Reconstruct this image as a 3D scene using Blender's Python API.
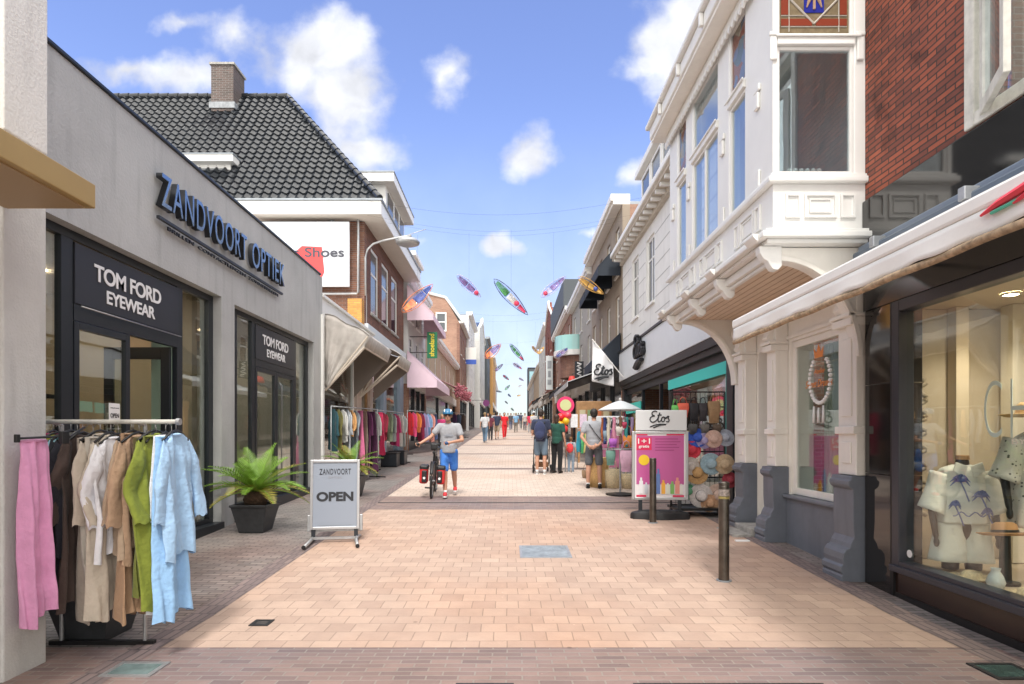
import bpy, bmesh, math, random
from mathutils import Vector, Matrix, noise
random.seed(7)
for o in list(bpy.data.objects): bpy.data.objects.remove(o)
S = bpy.context.scene
COL = S.collection
R = math.radians
# ---------------------------------------------------------------- camera, world, sun, exposure
cam = bpy.data.cameras.new('camera'); camo = bpy.data.objects.new('camera', cam); COL.objects.link(camo)
camo.location = (0, 0, 1.5); camo.rotation_euler = (R(90), 0, 0)
cam.sensor_width = 36; cam.lens = 600/1024*36; cam.shift_x = 0.003; cam.shift_y = 94/1024
cam.clip_end = 3000; cam.clip_start = 0.05
S.camera = camo
SUN_EL, SUN_AZ = 56, 178      # azimuth clockwise from +Y: behind the camera, a little to the left
S.view_settings.view_transform = 'Standard'; S.view_settings.look = 'None'
S.view_settings.gamma = 1; S.view_settings.use_curve_mapping = False
S.view_settings.exposure = 1.0
sun = bpy.data.lights.new('sun', 'SUN'); sun.energy = 1.5; sun.angle = R(10); sun.color = (1, .955, .89)
suno = bpy.data.objects.new('sun', sun); COL.objects.link(suno)
sd = Vector((math.sin(R(SUN_AZ))*math.cos(R(SUN_EL)), math.cos(R(SUN_AZ))*math.cos(R(SUN_EL)), math.sin(R(SUN_EL))))
suno.rotation_euler = sd.to_track_quat('Z', 'Y').to_euler()
W = bpy.data.worlds.new('World'); S.world = W; W.use_nodes = True
def world():
    nt = W.node_tree; N = nt.nodes; L = nt.links
    for n in list(N): N.remove(n)
    def nd(t, **k):
        n = N.new(t)
        for a, b in k.items(): setattr(n, a, b)
        return n
    def mth(op, a, b=None, c=None, clamp=False):
        n = nd('ShaderNodeMath', operation=op, use_clamp=clamp)
        for i, v in enumerate((a, b, c)):
            if v is None: continue
            if isinstance(v, (int, float)): n.inputs[i].default_value = v
            else: L.new(v, n.inputs[i])
        return n.outputs[0]
    sky = nd('ShaderNodeTexSky', sky_type='NISHITA', sun_disc=False, sun_elevation=R(SUN_EL), sun_rotation=R(SUN_AZ),
             altitude=0, air_density=1.0, dust_density=0.6, ozone_density=3.0)
    tc = nd('ShaderNodeTexCoord'); sx = nd('ShaderNodeSeparateXYZ'); L.new(tc.outputs['Generated'], sx.inputs[0])
    ay = mth('MAXIMUM', mth('ABSOLUTE', sx.outputs[1]), .05)
    u = mth('DIVIDE', sx.outputs[0], ay); v = mth('DIVIDE', sx.outputs[2], ay)
    uv = nd('ShaderNodeCombineXYZ'); L.new(u, uv.inputs[0]); L.new(v, uv.inputs[1])
    nz = nd('ShaderNodeTexNoise', noise_dimensions='3D'); nz.inputs['Scale'].default_value = 5.5; nz.inputs['Detail'].default_value = 9
    nz.inputs['Roughness'].default_value = .56; L.new(uv.outputs[0], nz.inputs['Vector'])
    wb = nd('ShaderNodeTexNoise'); wb.inputs['Scale'].default_value = 14; wb.inputs['Detail'].default_value = 5; L.new(uv.outputs[0], wb.inputs['Vector'])
    wv = nd('ShaderNodeVectorMath', operation='SCALE'); wv.inputs['Scale'].default_value = .07; 
    ws = nd('ShaderNodeVectorMath', operation='SUBTRACT'); ws.inputs[1].default_value = (.5, .5, .5); L.new(wb.outputs['Color'], ws.inputs[0]); L.new(ws.outputs[0], wv.inputs[0])
    wa = nd('ShaderNodeVectorMath', operation='ADD'); L.new(uv.outputs[0], wa.inputs[0]); L.new(wv.outputs[0], wa.inputs[1])
    clouds = [(325, 48, 52, 34, 1), (345, 95, 42, 52, 1), (300, 70, 30, 40, .8), (362, 155, 42, 20, .7), (185, 76, 58, 24, 1.1), (128, 72, 34, 14, .7), (236, 36, 42, 22, .8), (262, 60, 22, 30, .5), (180, 26, 34, 10, .6),
              (447, 82, 24, 28, 1.0), (528, 163, 28, 28, .95), (497, 248, 28, 14, .85), (590, 231, 22, 10, .7), (672, 42, 40, 44, 1), (650, 66, 30, 14, .7), (690, 10, 40, 24, .9),
              (636, 172, 18, 12, .6), (405, 245, 34, 14, .5), (420, 262, 34, 12, .45)]
    acc = None
    for (cx, cy, rx, ry, w) in clouds:
        a = nd('ShaderNodeVectorMath', operation='SUBTRACT'); a.inputs[1].default_value = ((cx-509)/600, (436-cy)/600, 0); L.new(wa.outputs[0], a.inputs[0])
        b = nd('ShaderNodeVectorMath', operation='MULTIPLY'); b.inputs[1].default_value = (600/rx, 600/ry, 0); L.new(a.outputs[0], b.inputs[0])
        l = nd('ShaderNodeVectorMath', operation='LENGTH'); L.new(b.outputs[0], l.inputs[0])
        f = mth('MULTIPLY', mth('SUBTRACT', 1.25, l.outputs['Value']), w)
        acc = f if acc is None else mth('SMOOTH_MAX', acc, f, .25)
    dens = mth('ADD', mth('MULTIPLY', acc, .8), mth('MULTIPLY', mth('SUBTRACT', nz.outputs[0], .5), 2.6))
    mr = nd('ShaderNodeMapRange', interpolation_type='SMOOTHSTEP'); mr.inputs['From Min'].default_value = .0; mr.inputs['From Max'].default_value = .82; L.new(dens, mr.inputs[0])
    # thin veil of cloud low over the horizon
    lo = nd('ShaderNodeMapRange', interpolation_type='SMOOTHSTEP'); lo.inputs['From Min'].default_value = .50; lo.inputs['From Max'].default_value = -.02; lo.inputs['To Max'].default_value = .5; L.new(sx.outputs[2], lo.inputs[0])
    cf = mth('MAXIMUM', mth('MULTIPLY', mr.outputs[0], .95), lo.outputs[0])
    # bright body, greyer thick underside from a second noise
    n2 = nd('ShaderNodeTexNoise'); n2.inputs['Scale'].default_value = 9; n2.inputs['Detail'].default_value = 6; L.new(wa.outputs[0], n2.inputs['Vector'])
    cr = nd('ShaderNodeMapRange'); cr.inputs['From Min'].default_value = .35; cr.inputs['From Max'].default_value = .7; cr.inputs['To Min'].default_value = 2.7; cr.inputs['To Max'].default_value = 4.3; L.new(n2.outputs[0], cr.inputs[0])
    cc = nd('ShaderNodeCombineColor'); L.new(mth('MULTIPLY', cr.outputs[0], .97), cc.inputs[0]); L.new(mth('MULTIPLY', cr.outputs[0], .985), cc.inputs[1]); L.new(mth('MULTIPLY', cr.outputs[0], 1.03), cc.inputs[2])
    # unseen white cloud banks added overhead and behind the camera as fill light
    back = nd('ShaderNodeMapRange', interpolation_type='SMOOTHSTEP'); back.inputs['From Min'].default_value = .12; back.inputs['From Max'].default_value = -.25; L.new(sx.outputs[1], back.inputs[0])
    over = nd('ShaderNodeMapRange', interpolation_type='SMOOTHSTEP'); over.inputs['From Min'].default_value = .68; over.inputs['From Max'].default_value = .85; L.new(sx.outputs[2], over.inputs[0])
    n6 = nd('ShaderNodeTexNoise'); n6.inputs['Scale'].default_value = 2.2; n6.inputs['Detail'].default_value = 6; L.new(tc.outputs['Generated'], n6.inputs['Vector'])
    m6 = nd('ShaderNodeMapRange', interpolation_type='SMOOTHSTEP'); m6.inputs['From Min'].default_value = .26; m6.inputs['From Max'].default_value = .40; L.new(n6.outputs[0], m6.inputs[0])
    cf = mth('MAXIMUM', cf, mth('MULTIPLY', mth('MULTIPLY', mth('MAXIMUM', back.outputs[0], over.outputs[0]), m6.outputs[0]), .93))
    hs = nd('ShaderNodeHueSaturation'); hs.inputs['Hue'].default_value = .517; hs.inputs['Saturation'].default_value = 1.02; hs.inputs['Value'].default_value = .92; L.new(sky.outputs[0], hs.inputs['Color'])
    bright = nd('ShaderNodeVectorMath', operation='SCALE'); wc = nd('ShaderNodeCombineColor'); L.new(mth('MULTIPLY', cr.outputs[0], 1.04), wc.inputs[0]); L.new(cr.outputs[0], wc.inputs[1]); L.new(mth('MULTIPLY', cr.outputs[0], .93), wc.inputs[2])
    wmx = nd('ShaderNodeMix', data_type='RGBA'); L.new(mth('MAXIMUM', back.outputs[0], over.outputs[0]), wmx.inputs[0]); L.new(cc.outputs[0], wmx.inputs[6]); L.new(wc.outputs[0], wmx.inputs[7]); L.new(wmx.outputs[2], bright.inputs[0])
    L.new(mth('MULTIPLY_ADD', mth('MAXIMUM', back.outputs[0], over.outputs[0]), 1.5, 1.0), bright.inputs['Scale'])  # added banks made brighter than the visible clouds, for stronger fill
    hz = nd('ShaderNodeMapRange', interpolation_type='SMOOTHSTEP'); hz.inputs['From Min'].default_value = -.02; hz.inputs['From Max'].default_value = .42; hz.inputs['To Min'].default_value = .60; hz.inputs['To Max'].default_value = 1.08; L.new(sx.outputs[2], hz.inputs[0])
    hv = nd('ShaderNodeVectorMath', operation='SCALE'); L.new(hs.outputs[0], hv.inputs[0]); L.new(hz.outputs[0], hv.inputs['Scale'])
    mx = nd('ShaderNodeMix', data_type='RGBA'); L.new(cf, mx.inputs[0]); L.new(hv.outputs[0], mx.inputs[6]); L.new(bright.outputs[0], mx.inputs[7])
    bg = nd('ShaderNodeBackground'); bg.inputs[1].default_value = .15; L.new(mx.outputs[2], bg.inputs[0])
    out = nd('ShaderNodeOutputWorld'); L.new(bg.outputs[0], out.inputs[0])
world()
S.render.resolution_x = 1024; S.render.resolution_y = 684
S.cycles.max_bounces = 8; S.cycles.transparent_max_bounces = 12; S.cycles.use_denoising = True

# ---------------------------------------------------------------- materials
def mat(name, col, rough=.7, metal=0, var=.0, vscale=3, bump=0, bscale=40, spec=.5, detail=5, emis=0, stain=0, sheen=0):
    m = bpy.data.materials.new(name); m.use_nodes = True; nt = m.node_tree; N = nt.nodes; L = nt.links
    b = N['Principled BSDF']; b.inputs['Roughness'].default_value = rough; b.inputs['Metallic'].default_value = metal
    b.inputs['Specular IOR Level'].default_value = spec; b.inputs['Base Color'].default_value = (*col, 1)
    if sheen: b.inputs['Sheen Weight'].default_value = sheen
    if emis: b.inputs['Emission Color'].default_value = (*col, 1); b.inputs['Emission Strength'].default_value = emis
    tc = N.new('ShaderNodeTexCoord')
    if var or stain:
        n = N.new('ShaderNodeTexNoise'); n.inputs['Scale'].default_value = vscale; n.inputs['Detail'].default_value = detail; n.inputs['Roughness'].default_value = .65
        L.new(tc.outputs['Object'], n.inputs['Vector'])
        r = N.new('ShaderNodeMapRange'); r.inputs['From Min'].default_value = .3; r.inputs['From Max'].default_value = .7
        r.inputs['To Min'].default_value = 1-var; r.inputs['To Max'].default_value = 1+var; L.new(n.outputs[0], r.inputs[0])
        fac = r.outputs[0]
        if stain:
            mp = N.new('ShaderNodeMapping'); mp.inputs['Scale'].default_value = (3, 3, .35); L.new(tc.outputs['Object'], mp.inputs[0])
            n3 = N.new('ShaderNodeTexNoise'); n3.inputs['Scale'].default_value = 2.2; n3.inputs['Detail'].default_value = 8; L.new(mp.outputs[0], n3.inputs['Vector'])
            r3 = N.new('ShaderNodeMapRange'); r3.inputs['From Min'].default_value = .52; r3.inputs['From Max'].default_value = .75; r3.inputs['To Min'].default_value = 1; r3.inputs['To Max'].default_value = 1-stain; L.new(n3.outputs[0], r3.inputs[0])
            mm = N.new('ShaderNodeMath'); mm.operation = 'MULTIPLY'; L.new(fac, mm.inputs[0]); L.new(r3.outputs[0], mm.inputs[1]); fac = mm.outputs[0]
        v = N.new('ShaderNodeVectorMath'); v.operation = 'SCALE'; v.inputs[0].default_value = col; L.new(fac, v.inputs['Scale']); L.new(v.outputs[0], b.inputs['Base Color'])
    if bump:
        n2 = N.new('ShaderNodeTexNoise'); n2.inputs['Scale'].default_value = bscale; n2.inputs['Detail'].default_value = 6; L.new(tc.outputs['Object'], n2.inputs['Vector'])
        bp = N.new('ShaderNodeBump'); bp.inputs['Strength'].default_value = bump; bp.inputs['Distance'].default_value = .02; L.new(n2.outputs[0], bp.inputs['Height']); L.new(bp.outputs[0], b.inputs['Normal'])
    return m
def brick(name, c1, c2, mortar, bw, bh, ms, plane='YZ', rough=.8, bump=.5, offset=.5, dirt=.25, dscale=.6, rot=0, extra=None, jitter=0):
    """plane picks which two object axes the courses run along"""
    m = bpy.data.materials.new(name); m.use_nodes = True; nt = m.node_tree; N = nt.nodes; L = nt.links; b = N['Principled BSDF']
    b.inputs['Roughness'].default_value = rough
    tc = N.new('ShaderNodeTexCoord'); sp = N.new('ShaderNodeSeparateXYZ'); cb = N.new('ShaderNodeCombineXYZ'); L.new(tc.outputs['Object'], sp.inputs[0])
    ax = {'X': 0, 'Y': 1, 'Z': 2}; L.new(sp.outputs[ax[plane[0]]], cb.inputs[0]); L.new(sp.outputs[ax[plane[1]]], cb.inputs[1])
    mp = N.new('ShaderNodeMapping'); mp.inputs['Rotation'].default_value = (0, 0, rot); L.new(cb.outputs[0], mp.inputs[0])
    src = mp.outputs[0]
    if jitter:
        nj = N.new('ShaderNodeTexNoise'); nj.inputs['Scale'].default_value = 1.3; nj.inputs['Detail'].default_value = 3; L.new(mp.outputs[0], nj.inputs['Vector'])
        vs = N.new('ShaderNodeVectorMath'); vs.operation = 'MULTIPLY_ADD'; vs.inputs[1].default_value = (jitter,)*3; L.new(nj.outputs['Color'], vs.inputs[0]); L.new(mp.outputs[0], vs.inputs[2]); src = vs.outputs[0]
    t = N.new('ShaderNodeTexBrick'); t.offset = offset; t.inputs['Scale'].default_value = 1; t.inputs['Brick Width'].default_value = bw; t.inputs['Row Height'].default_value = bh
    t.inputs['Mortar Size'].default_value = ms; t.inputs['Mortar Smooth'].default_value = .3; t.inputs['Bias'].default_value = -.1
    t.inputs['Color1'].default_value = (*c1, 1); t.inputs['Color2'].default_value = (*c2, 1); t.inputs['Mortar'].default_value = (*mortar, 1); L.new(src, t.inputs['Vector'])
    n = N.new('ShaderNodeTexNoise'); n.inputs['Scale'].default_value = dscale; n.inputs['Detail'].default_value = 8; n.inputs['Roughness'].default_value = .7; L.new(tc.outputs['Object'], n.inputs['Vector'])
    r = N.new('ShaderNodeMapRange'); r.inputs['From Min'].default_value = .3; r.inputs['From Max'].default_value = .7; r.inputs['To Min'].default_value = 1-dirt; r.inputs['To Max'].default_value = 1+dirt*.6; L.new(n.outputs[0], r.inputs[0])
    v = N.new('ShaderNodeVectorMath'); v.operation = 'SCALE'; L.new(t.outputs['Color'], v.inputs[0]); L.new(r.outputs[0], v.inputs['Scale'])
    col = v.outputs[0]
    if extra:      # (colour, low, high, scale): patches of another tint
        ec, lo, hi, sc = extra
        n4 = N.new('ShaderNodeTexNoise'); n4.inputs['Scale'].default_value = sc; n4.inputs['Detail'].default_value = 5; L.new(tc.outputs['Object'], n4.inputs['Vector'])
        r4 = N.new('ShaderNodeMapRange'); r4.inputs['From Min'].default_value = lo; r4.inputs['From Max'].default_value = hi; L.new(n4.outputs[0], r4.inputs[0])
        x = N.new('ShaderNodeMix'); x.data_type = 'RGBA'; x.blend_type = 'MULTIPLY'; L.new(r4.outputs[0], x.inputs[0]); L.new(col, x.inputs[6]); x.inputs[7].default_value = (*ec, 1); col = x.outputs[2]
    if plane == 'XY':      # chewing gum and grit trodden into the paving
        for sc_v, thr, tint in ((2.6, .045, .62), (7.0, .06, .80), (4.1, .03, 1.35)):
            vo = N.new('ShaderNodeTexVoronoi'); vo.inputs['Scale'].default_value = sc_v; L.new(tc.outputs['Object'], vo.inputs['Vector'])
            rv = N.new('ShaderNodeMapRange'); rv.inputs['From Min'].default_value = thr*.7; rv.inputs['From Max'].default_value = thr*1.3; rv.inputs['To Min'].default_value = tint; rv.inputs['To Max'].default_value = 1; L.new(vo.outputs['Distance'], rv.inputs[0])
            vv = N.new('ShaderNodeVectorMath'); vv.operation = 'SCALE'; L.new(col, vv.inputs[0]); L.new(rv.outputs[0], vv.inputs['Scale']); col = vv.outputs[0]
    L.new(col, b.inputs['Base Color'])
    n5 = N.new('ShaderNodeTexNoise'); n5.inputs['Scale'].default_value = 60; n5.inputs['Detail'].default_value = 4; L.new(tc.outputs['Object'], n5.inputs['Vector'])
    ad = N.new('ShaderNodeMath'); ad.operation = 'MULTIPLY_ADD'; ad.inputs[1].default_value = -1; L.new(t.outputs['Fac'], ad.inputs[0])
    sc_ = N.new('ShaderNodeMath'); sc_.operation = 'MULTIPLY'; sc_.inputs[1].default_value = .35; L.new(n5.outputs[0], sc_.inputs[0]); L.new(sc_.outputs[0], ad.inputs[2])
    bp = N.new('ShaderNodeBump'); bp.inputs['Strength'].default_value = bump; bp.inputs['Distance'].default_value = .008; L.new(ad.outputs[0], bp.inputs['Height']); L.new(bp.outputs[0], b.inputs['Normal'])
    return m
def glass_mat(name, tint=(.9, .95, .93), refl=.10, fres=1.45, rough=0.0):
    m = bpy.data.materials.new(name); m.use_nodes = True; nt = m.node_tree; N = nt.nodes; L = nt.links
    for n in list(N): N.remove(n)
    out = N.new('ShaderNodeOutputMaterial'); mx = N.new('ShaderNodeMixShader'); tr = N.new('ShaderNodeBsdfTransparent'); gl = N.new('ShaderNodeBsdfGlossy')
    tr.inputs[0].default_value = (*tint, 1); gl.inputs['Roughness'].default_value = rough; gl.inputs[0].default_value = (1, 1, 1, 1)
    lw = N.new('ShaderNodeLayerWeight'); lw.inputs[0].default_value = .5
    pw = N.new('ShaderNodeMath'); pw.operation = 'POWER'; pw.inputs[1].default_value = 4.0; L.new(lw.outputs['Facing'], pw.inputs[0])
    ma = N.new('ShaderNodeMath'); ma.operation = 'MULTIPLY_ADD'; ma.use_clamp = True; ma.inputs[1].default_value = .5; ma.inputs[2].default_value = refl*.5+.02; L.new(pw.outputs[0], ma.inputs[0])
    # slight waviness of old panes
    tc = N.new('ShaderNodeTexCoord'); nz = N.new('ShaderNodeTexNoise'); nz.inputs['Scale'].default_value = 1.1; L.new(tc.outputs['Object'], nz.inputs['Vector'])
    bp = N.new('ShaderNodeBump'); bp.inputs['Strength'].default_value = .05; bp.inputs['Distance'].default_value = .05; L.new(nz.outputs[0], bp.inputs['Height']); L.new(bp.outputs[0], gl.inputs['Normal'])
    L.new(ma.outputs[0], mx.inputs[0]); L.new(tr.outputs[0], mx.inputs[1]); L.new(gl.outputs[0], mx.inputs[2]); L.new(mx.outputs[0], out.inputs[0])
    return m
M = {}
M['glass'] = glass_mat('shop glass', refl=.2, fres=1.6)
M['glass_bay'] = glass_mat('bay glass', refl=.34, fres=1.6, tint=(.8, .86, .88))
M['glass_far'] = mat('dark glass', (.05, .06, .07), .08, spec=1.0, var=.3, vscale=.8)
M['white'] = mat('white paint', (.78, .775, .75), .45, var=.035, vscale=2, bump=.06, bscale=18)
M['cream'] = mat('cream paint', (.84, .81, .75), .45, var=.04, vscale=3, bump=.08, bscale=20, stain=.06)
M['render'] = mat('grey render', (.43, .435, .43), .85, var=.10, vscale=1.1, bump=.28, bscale=30, stain=.17, detail=9)
M['white_render'] = mat('white render', (.70, .70, .69), .8, var=.05, vscale=2, bump=.15, bscale=30, stain=.12)
M['stucco'] = mat('pale stucco', (.60, .60, .58), .85, var=.07, vscale=3, bump=.3, bscale=60, stain=.2)
M['stucco_white'] = mat('white stucco', (.74, .74, .72), .85, var=.05, vscale=3, bump=.25, bscale=50, stain=.16)
M['anth'] = mat('anthracite aluminium', (.014, .018, .024), .35, var=.1, vscale=5)
M['panel'] = mat('dark sign panel', (.026, .028, .035), .42, var=.06, vscale=4)
M['black'] = mat('black metal', (.012, .012, .013), .4)
M['blackp'] = mat('black plastic', (.02, .02, .022), .45, var=.15, vscale=9)
M['steel'] = mat('brushed steel', (.42, .42, .42), .35, metal=1, var=.1, vscale=20)
M['alu'] = mat('aluminium', (.5, .5, .51), .4, metal=.85)
M['galv'] = mat('galvanised', (.45, .46, .47), .5, metal=.7, var=.15, vscale=12)
M['gold'] = mat('gold panel', (.46, .32, .13), .38, metal=.35, var=.05, vscale=3)
M['letters'] = mat('mirror letters', (.22, .30, .40), .12, metal=.9)
M['lettersd'] = mat('black letter sides', (.02, .022, .026), .35)
M['wtext'] = mat('white lettering', (.85, .85, .85), .5)
M['ktext'] = mat('black lettering', (.02, .022, .028), .5)
M['greyblue'] = mat('blue grey paint', (.155, .172, .205), .42, var=.09, vscale=4, bump=.08, bscale=12, stain=.18)
M['granite'] = mat('polished dark granite', (.012, .011, .011), .06, spec=1.0, var=.3, vscale=60)
M['brownpanel'] = mat('dark brown panel', (.028, .014, .011), .22, var=.25, vscale=8, spec=.7)
M['frame_dk'] = mat('slate window frame', (.04, .042, .055), .32)
M['oldwhite'] = mat('weathered white paint', (.60, .585, .53), .65, var=.16, vscale=9, bump=.3, bscale=30, stain=.35)
M['soffit'] = mat('soffit boards', (.72, .58, .45), .6, var=.08, vscale=6)
M['awn_white'] = mat('white awning fabric', (.86, .85, .82), .8, var=.03, vscale=3, bump=.15, bscale=9)
M['awn_dirty'] = mat('mouldy awning hem', (.42, .31, .2), .9, var=.5, vscale=22)
M['awn_grey'] = mat('faded taupe canvas', (.44, .41, .38), .85, var=.14, vscale=4, bump=.9, bscale=6, stain=.2)
M['awn_pink'] = mat('pink canvas', (.80, .62, .72), .8, var=.05, vscale=2)
M['awn_red'] = mat('dark red canvas', (.22, .03, .055), .8)
M['awn_navy'] = mat('navy canvas', (.016, .024, .038), .7, var=.12, vscale=3)
M['lead'] = mat('grey zinc', (.30, .33, .36), .5, metal=.4, var=.15, vscale=3)
M['teal'] = mat('turquoise strip', (.06, .62, .55), .5)
M['stone'] = mat('blue stone step', (.34, .33, .31), .85, var=.3, vscale=9, bump=.4, bscale=30)
M['beige'] = mat('warm interior wall', (.52, .43, .33), .8, var=.05, vscale=2)
M['beige2'] = mat('pale interior wall', (.48, .43, .37), .8, var=.05)
M['wood'] = mat('oak shelf', (.36, .2, .09), .5, var=.2, vscale=8)
M['tile'] = mat('glazed black roof tiles', (.014, .017, .022), .26, spec=.6, var=.6, vscale=5)
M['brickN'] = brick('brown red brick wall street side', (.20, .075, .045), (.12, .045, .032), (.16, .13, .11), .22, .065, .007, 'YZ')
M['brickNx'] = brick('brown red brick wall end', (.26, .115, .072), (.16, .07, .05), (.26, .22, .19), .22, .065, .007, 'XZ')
M['brickR'] = brick('orange red brick wall', (.36, .095, .05), (.15, .048, .035), (.05, .035, .03), .21, .052, .007, 'YZ', bump=.9, dirt=.3, extra=((.3, .26, .26), .57, .72, 2.8))
M['brickO'] = brick('yellow brick', (.62, .33, .08), (.5, .22, .05), (.3, .2, .1), .22, .065, .007, 'XZ')
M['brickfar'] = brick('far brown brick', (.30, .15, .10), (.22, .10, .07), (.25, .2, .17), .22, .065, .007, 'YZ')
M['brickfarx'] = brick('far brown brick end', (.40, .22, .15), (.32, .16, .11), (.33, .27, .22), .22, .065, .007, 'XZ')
M['brickbase'] = brick('brown glazed base brick', (.12, .06, .03), (.09, .04, .02), (.05, .04, .03), .2, .06, .008, 'YZ', rough=.5)
M['pave'] = brick('grey brown paving brick', (.29, .265, .25), (.19, .17, .165), (.12, .115, .105), .2, .066, .0075, 'XY', dirt=.28, bump=.7, dscale=.9, jitter=.03, extra=((1.0, .82, .78), .45, .65, .5), rough=.75)
M['paveband'] = brick('purple brown band brick', (.30, .205, .18), (.19, .135, .13), (.30, .25, .22), .2, .066, .007, 'XY', dirt=.22, bump=.6, dscale=1.2, jitter=.03, extra=((.8, .86, .95), .45, .65, .6), rough=.75)
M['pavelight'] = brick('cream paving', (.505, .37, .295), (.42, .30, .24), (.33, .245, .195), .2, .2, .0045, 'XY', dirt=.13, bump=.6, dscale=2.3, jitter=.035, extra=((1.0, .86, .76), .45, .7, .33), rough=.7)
M['pavefar_sunlit'] = brick('sunlit paving farther up', (.60, .50, .43), (.53, .43, .365), (.30, .24, .20), .2, .2, .005, 'XY', dirt=.14, bump=.5, dscale=.7, jitter=.035, extra=((1.0, .88, .80), .5, .72, .3), rough=.7)  # same paving, lightened where the sun is stronger; sunlight put into the colour
M['skin'] = mat('skin', (.55, .30, .21), .55)
M['hair'] = mat('dark hair', (.03, .02, .014), .6)
def fabric(name, col, var=.06, bs=12, b=.35): 
    return mat(name, col, .85, var=var, vscale=5, bump=b, bscale=bs, sheen=.15)

# ---------------------------------------------------------------- mesh helpers
ORG = {}
TS = bpy.data.scenes.new('workbench')
def evaluated_mesh(o):
    TS.collection.objects.link(o)
    with bpy.context.temp_override(scene=TS, view_layer=TS.view_layers[0]):
        dg = bpy.context.evaluated_depsgraph_get(); dg.update(); me = bpy.data.meshes.new_from_object(o.evaluated_get(dg))
    bpy.data.objects.remove(o); return me
class MB:
    def __init__(s): s.v = []; s.f = []; s.uv = None
    def box(s, x0, x1, y0, y1, z0, z1):
        x0, x1 = sorted((x0, x1)); y0, y1 = sorted((y0, y1)); z0, z1 = sorted((z0, z1))
        n = len(s.v); s.v += [(x, y, z) for z in (z0, z1) for y in (y0, y1) for x in (x0, x1)]
        s.f += [tuple(n+i for i in q) for q in ((0, 2, 3, 1), (4, 5, 7, 6), (0, 1, 5, 4), (2, 6, 7, 3), (0, 4, 6, 2), (1, 3, 7, 5))]; return s
    def quad(s, *p):
        n = len(s.v); s.v += [tuple(q) for q in p]; s.f.append(tuple(range(n, n+len(p)))); return s
    def cyl(s, p0, p1, r0, r1=None, n=12, cap=True):
        r1 = r0 if r1 is None else r1; p0 = Vector(p0); p1 = Vector(p1); d = (p1-p0)
        q = d.to_track_quat('Z', 'Y').to_matrix(); b = len(s.v)
        for p, r in ((p0, r0), (p1, r1)):
            for i in range(n):
                a = 2*math.pi*i/n; s.v.append(tuple(p+q@Vector((math.cos(a)*r, math.sin(a)*r, 0))))
        for i in range(n): s.f.append((b+i, b+(i+1) % n, b+n+(i+1) % n, b+n+i))
        if cap: s.f.append(tuple(b+i for i in reversed(range(n)))); s.f.append(tuple(b+n+i for i in range(n)))
        return s
    def tube(s, pts, r, n=8, closed=False, flat=1.0):
        pts = [Vector(p) for p in pts]; b = len(s.v); m = len(pts); prev = None
        for i, p in enumerate(pts):
            if closed: t = pts[(i+1) % m]-pts[i-1]
            else: t = pts[min(i+1, m-1)]-pts[max(i-1, 0)]
            t.normalize()
            up = Vector((0, 0, 1)) if abs(t.z) < .93 else Vector((0, 1, 0))
            a = t.cross(up).normalized(); c = a.cross(t).normalized()
            rr = r[i] if isinstance(r, (list, tuple)) else r
            for k in range(n):
                an = 2*math.pi*k/n; s.v.append(tuple(p+a*math.cos(an)*rr+c*math.sin(an)*rr*flat))
        for i in range(m if closed else m-1):
            j = (i+1) % m
            for k in range(n): s.f.append((b+i*n+k, b+i*n+(k+1) % n, b+j*n+(k+1) % n, b+j*n+k))
        if not closed: s.f.append(tuple(b+k for k in reversed(range(n)))); s.f.append(tuple(b+(m-1)*n+k for k in range(n)))
        return s
    def ell(s, c, r, nu=16, nv=10, rot=None):
        b = len(s.v); c = Vector(c)
        r = (r, r, r) if isinstance(r, (int, float)) else r
        for j in range(nv+1):
            ph = math.pi*j/nv
            for i in range(nu):
                a = 2*math.pi*i/nu; p = Vector((r[0]*math.sin(ph)*math.cos(a), r[1]*math.sin(ph)*math.sin(a), r[2]*math.cos(ph)))
                if rot: p = rot@p
                s.v.append(tuple(c+p))
        for j in range(nv):
            for i in range(nu): s.f.append((b+j*nu+i, b+(j+1)*nu+i, b+(j+1)*nu+(i+1) % nu, b+j*nu+(i+1) % nu))
        return s
    def lathe(s, prof, c, n=24, ax='Z'):
        b = len(s.v); c = Vector(c); m = len(prof)
        for (r, h) in prof:
            for i in range(n):
                a = 2*math.pi*i/n
                p = Vector((r*math.cos(a), r*math.sin(a), h)) if ax == 'Z' else (Vector((r*math.cos(a), h, r*math.sin(a))) if ax == 'Y' else Vector((h, r*math.cos(a), r*math.sin(a))))
                s.v.append(tuple(c+p))
        for j in range(m-1):
            for i in range(n): s.f.append((b+j*n+i, b+j*n+(i+1) % n, b+(j+1)*n+(i+1) % n, b+(j+1)*n+i))
        return s
    def prism(s, poly, ax, a0, a1):
        """poly in the two other axes (in XYZ order), extruded along ax from a0 to a1"""
        b = len(s.v); n = len(poly)
        for a in (a0, a1):
            for (p, q) in poly: s.v.append({'X': (a, p, q), 'Y': (p, a, q), 'Z': (p, q, a)}[ax])
        s.f.append(tuple(b+i for i in range(n))); s.f.append(tuple(b+n+i for i in reversed(range(n))))
        for i in range(n): s.f.append((b+i, b+n+i, b+n+(i+1) % n, b+(i+1) % n))
        return s
    def grid(s, fn, nu, nv, closed_u=False):
        b = len(s.v); w = nu if closed_u else nu+1
        for j in range(nv+1):
            for i in range(w): s.v.append(tuple(fn(i/nu, j/nv)))
        for j in range(nv):
            for i in range(nu): s.f.append((b+j*w+i, b+j*w+(i+1) % w, b+(j+1)*w+(i+1) % w, b+(j+1)*w+i))
        return s
    def mesh(s, name):
        me = bpy.data.meshes.new(name); me.from_pydata(s.v, [], s.f)
        bm = bmesh.new(); bm.from_mesh(me); bmesh.ops.recalc_face_normals(bm, faces=bm.faces); bm.to_mesh(me); bm.free()
        return me
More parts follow.
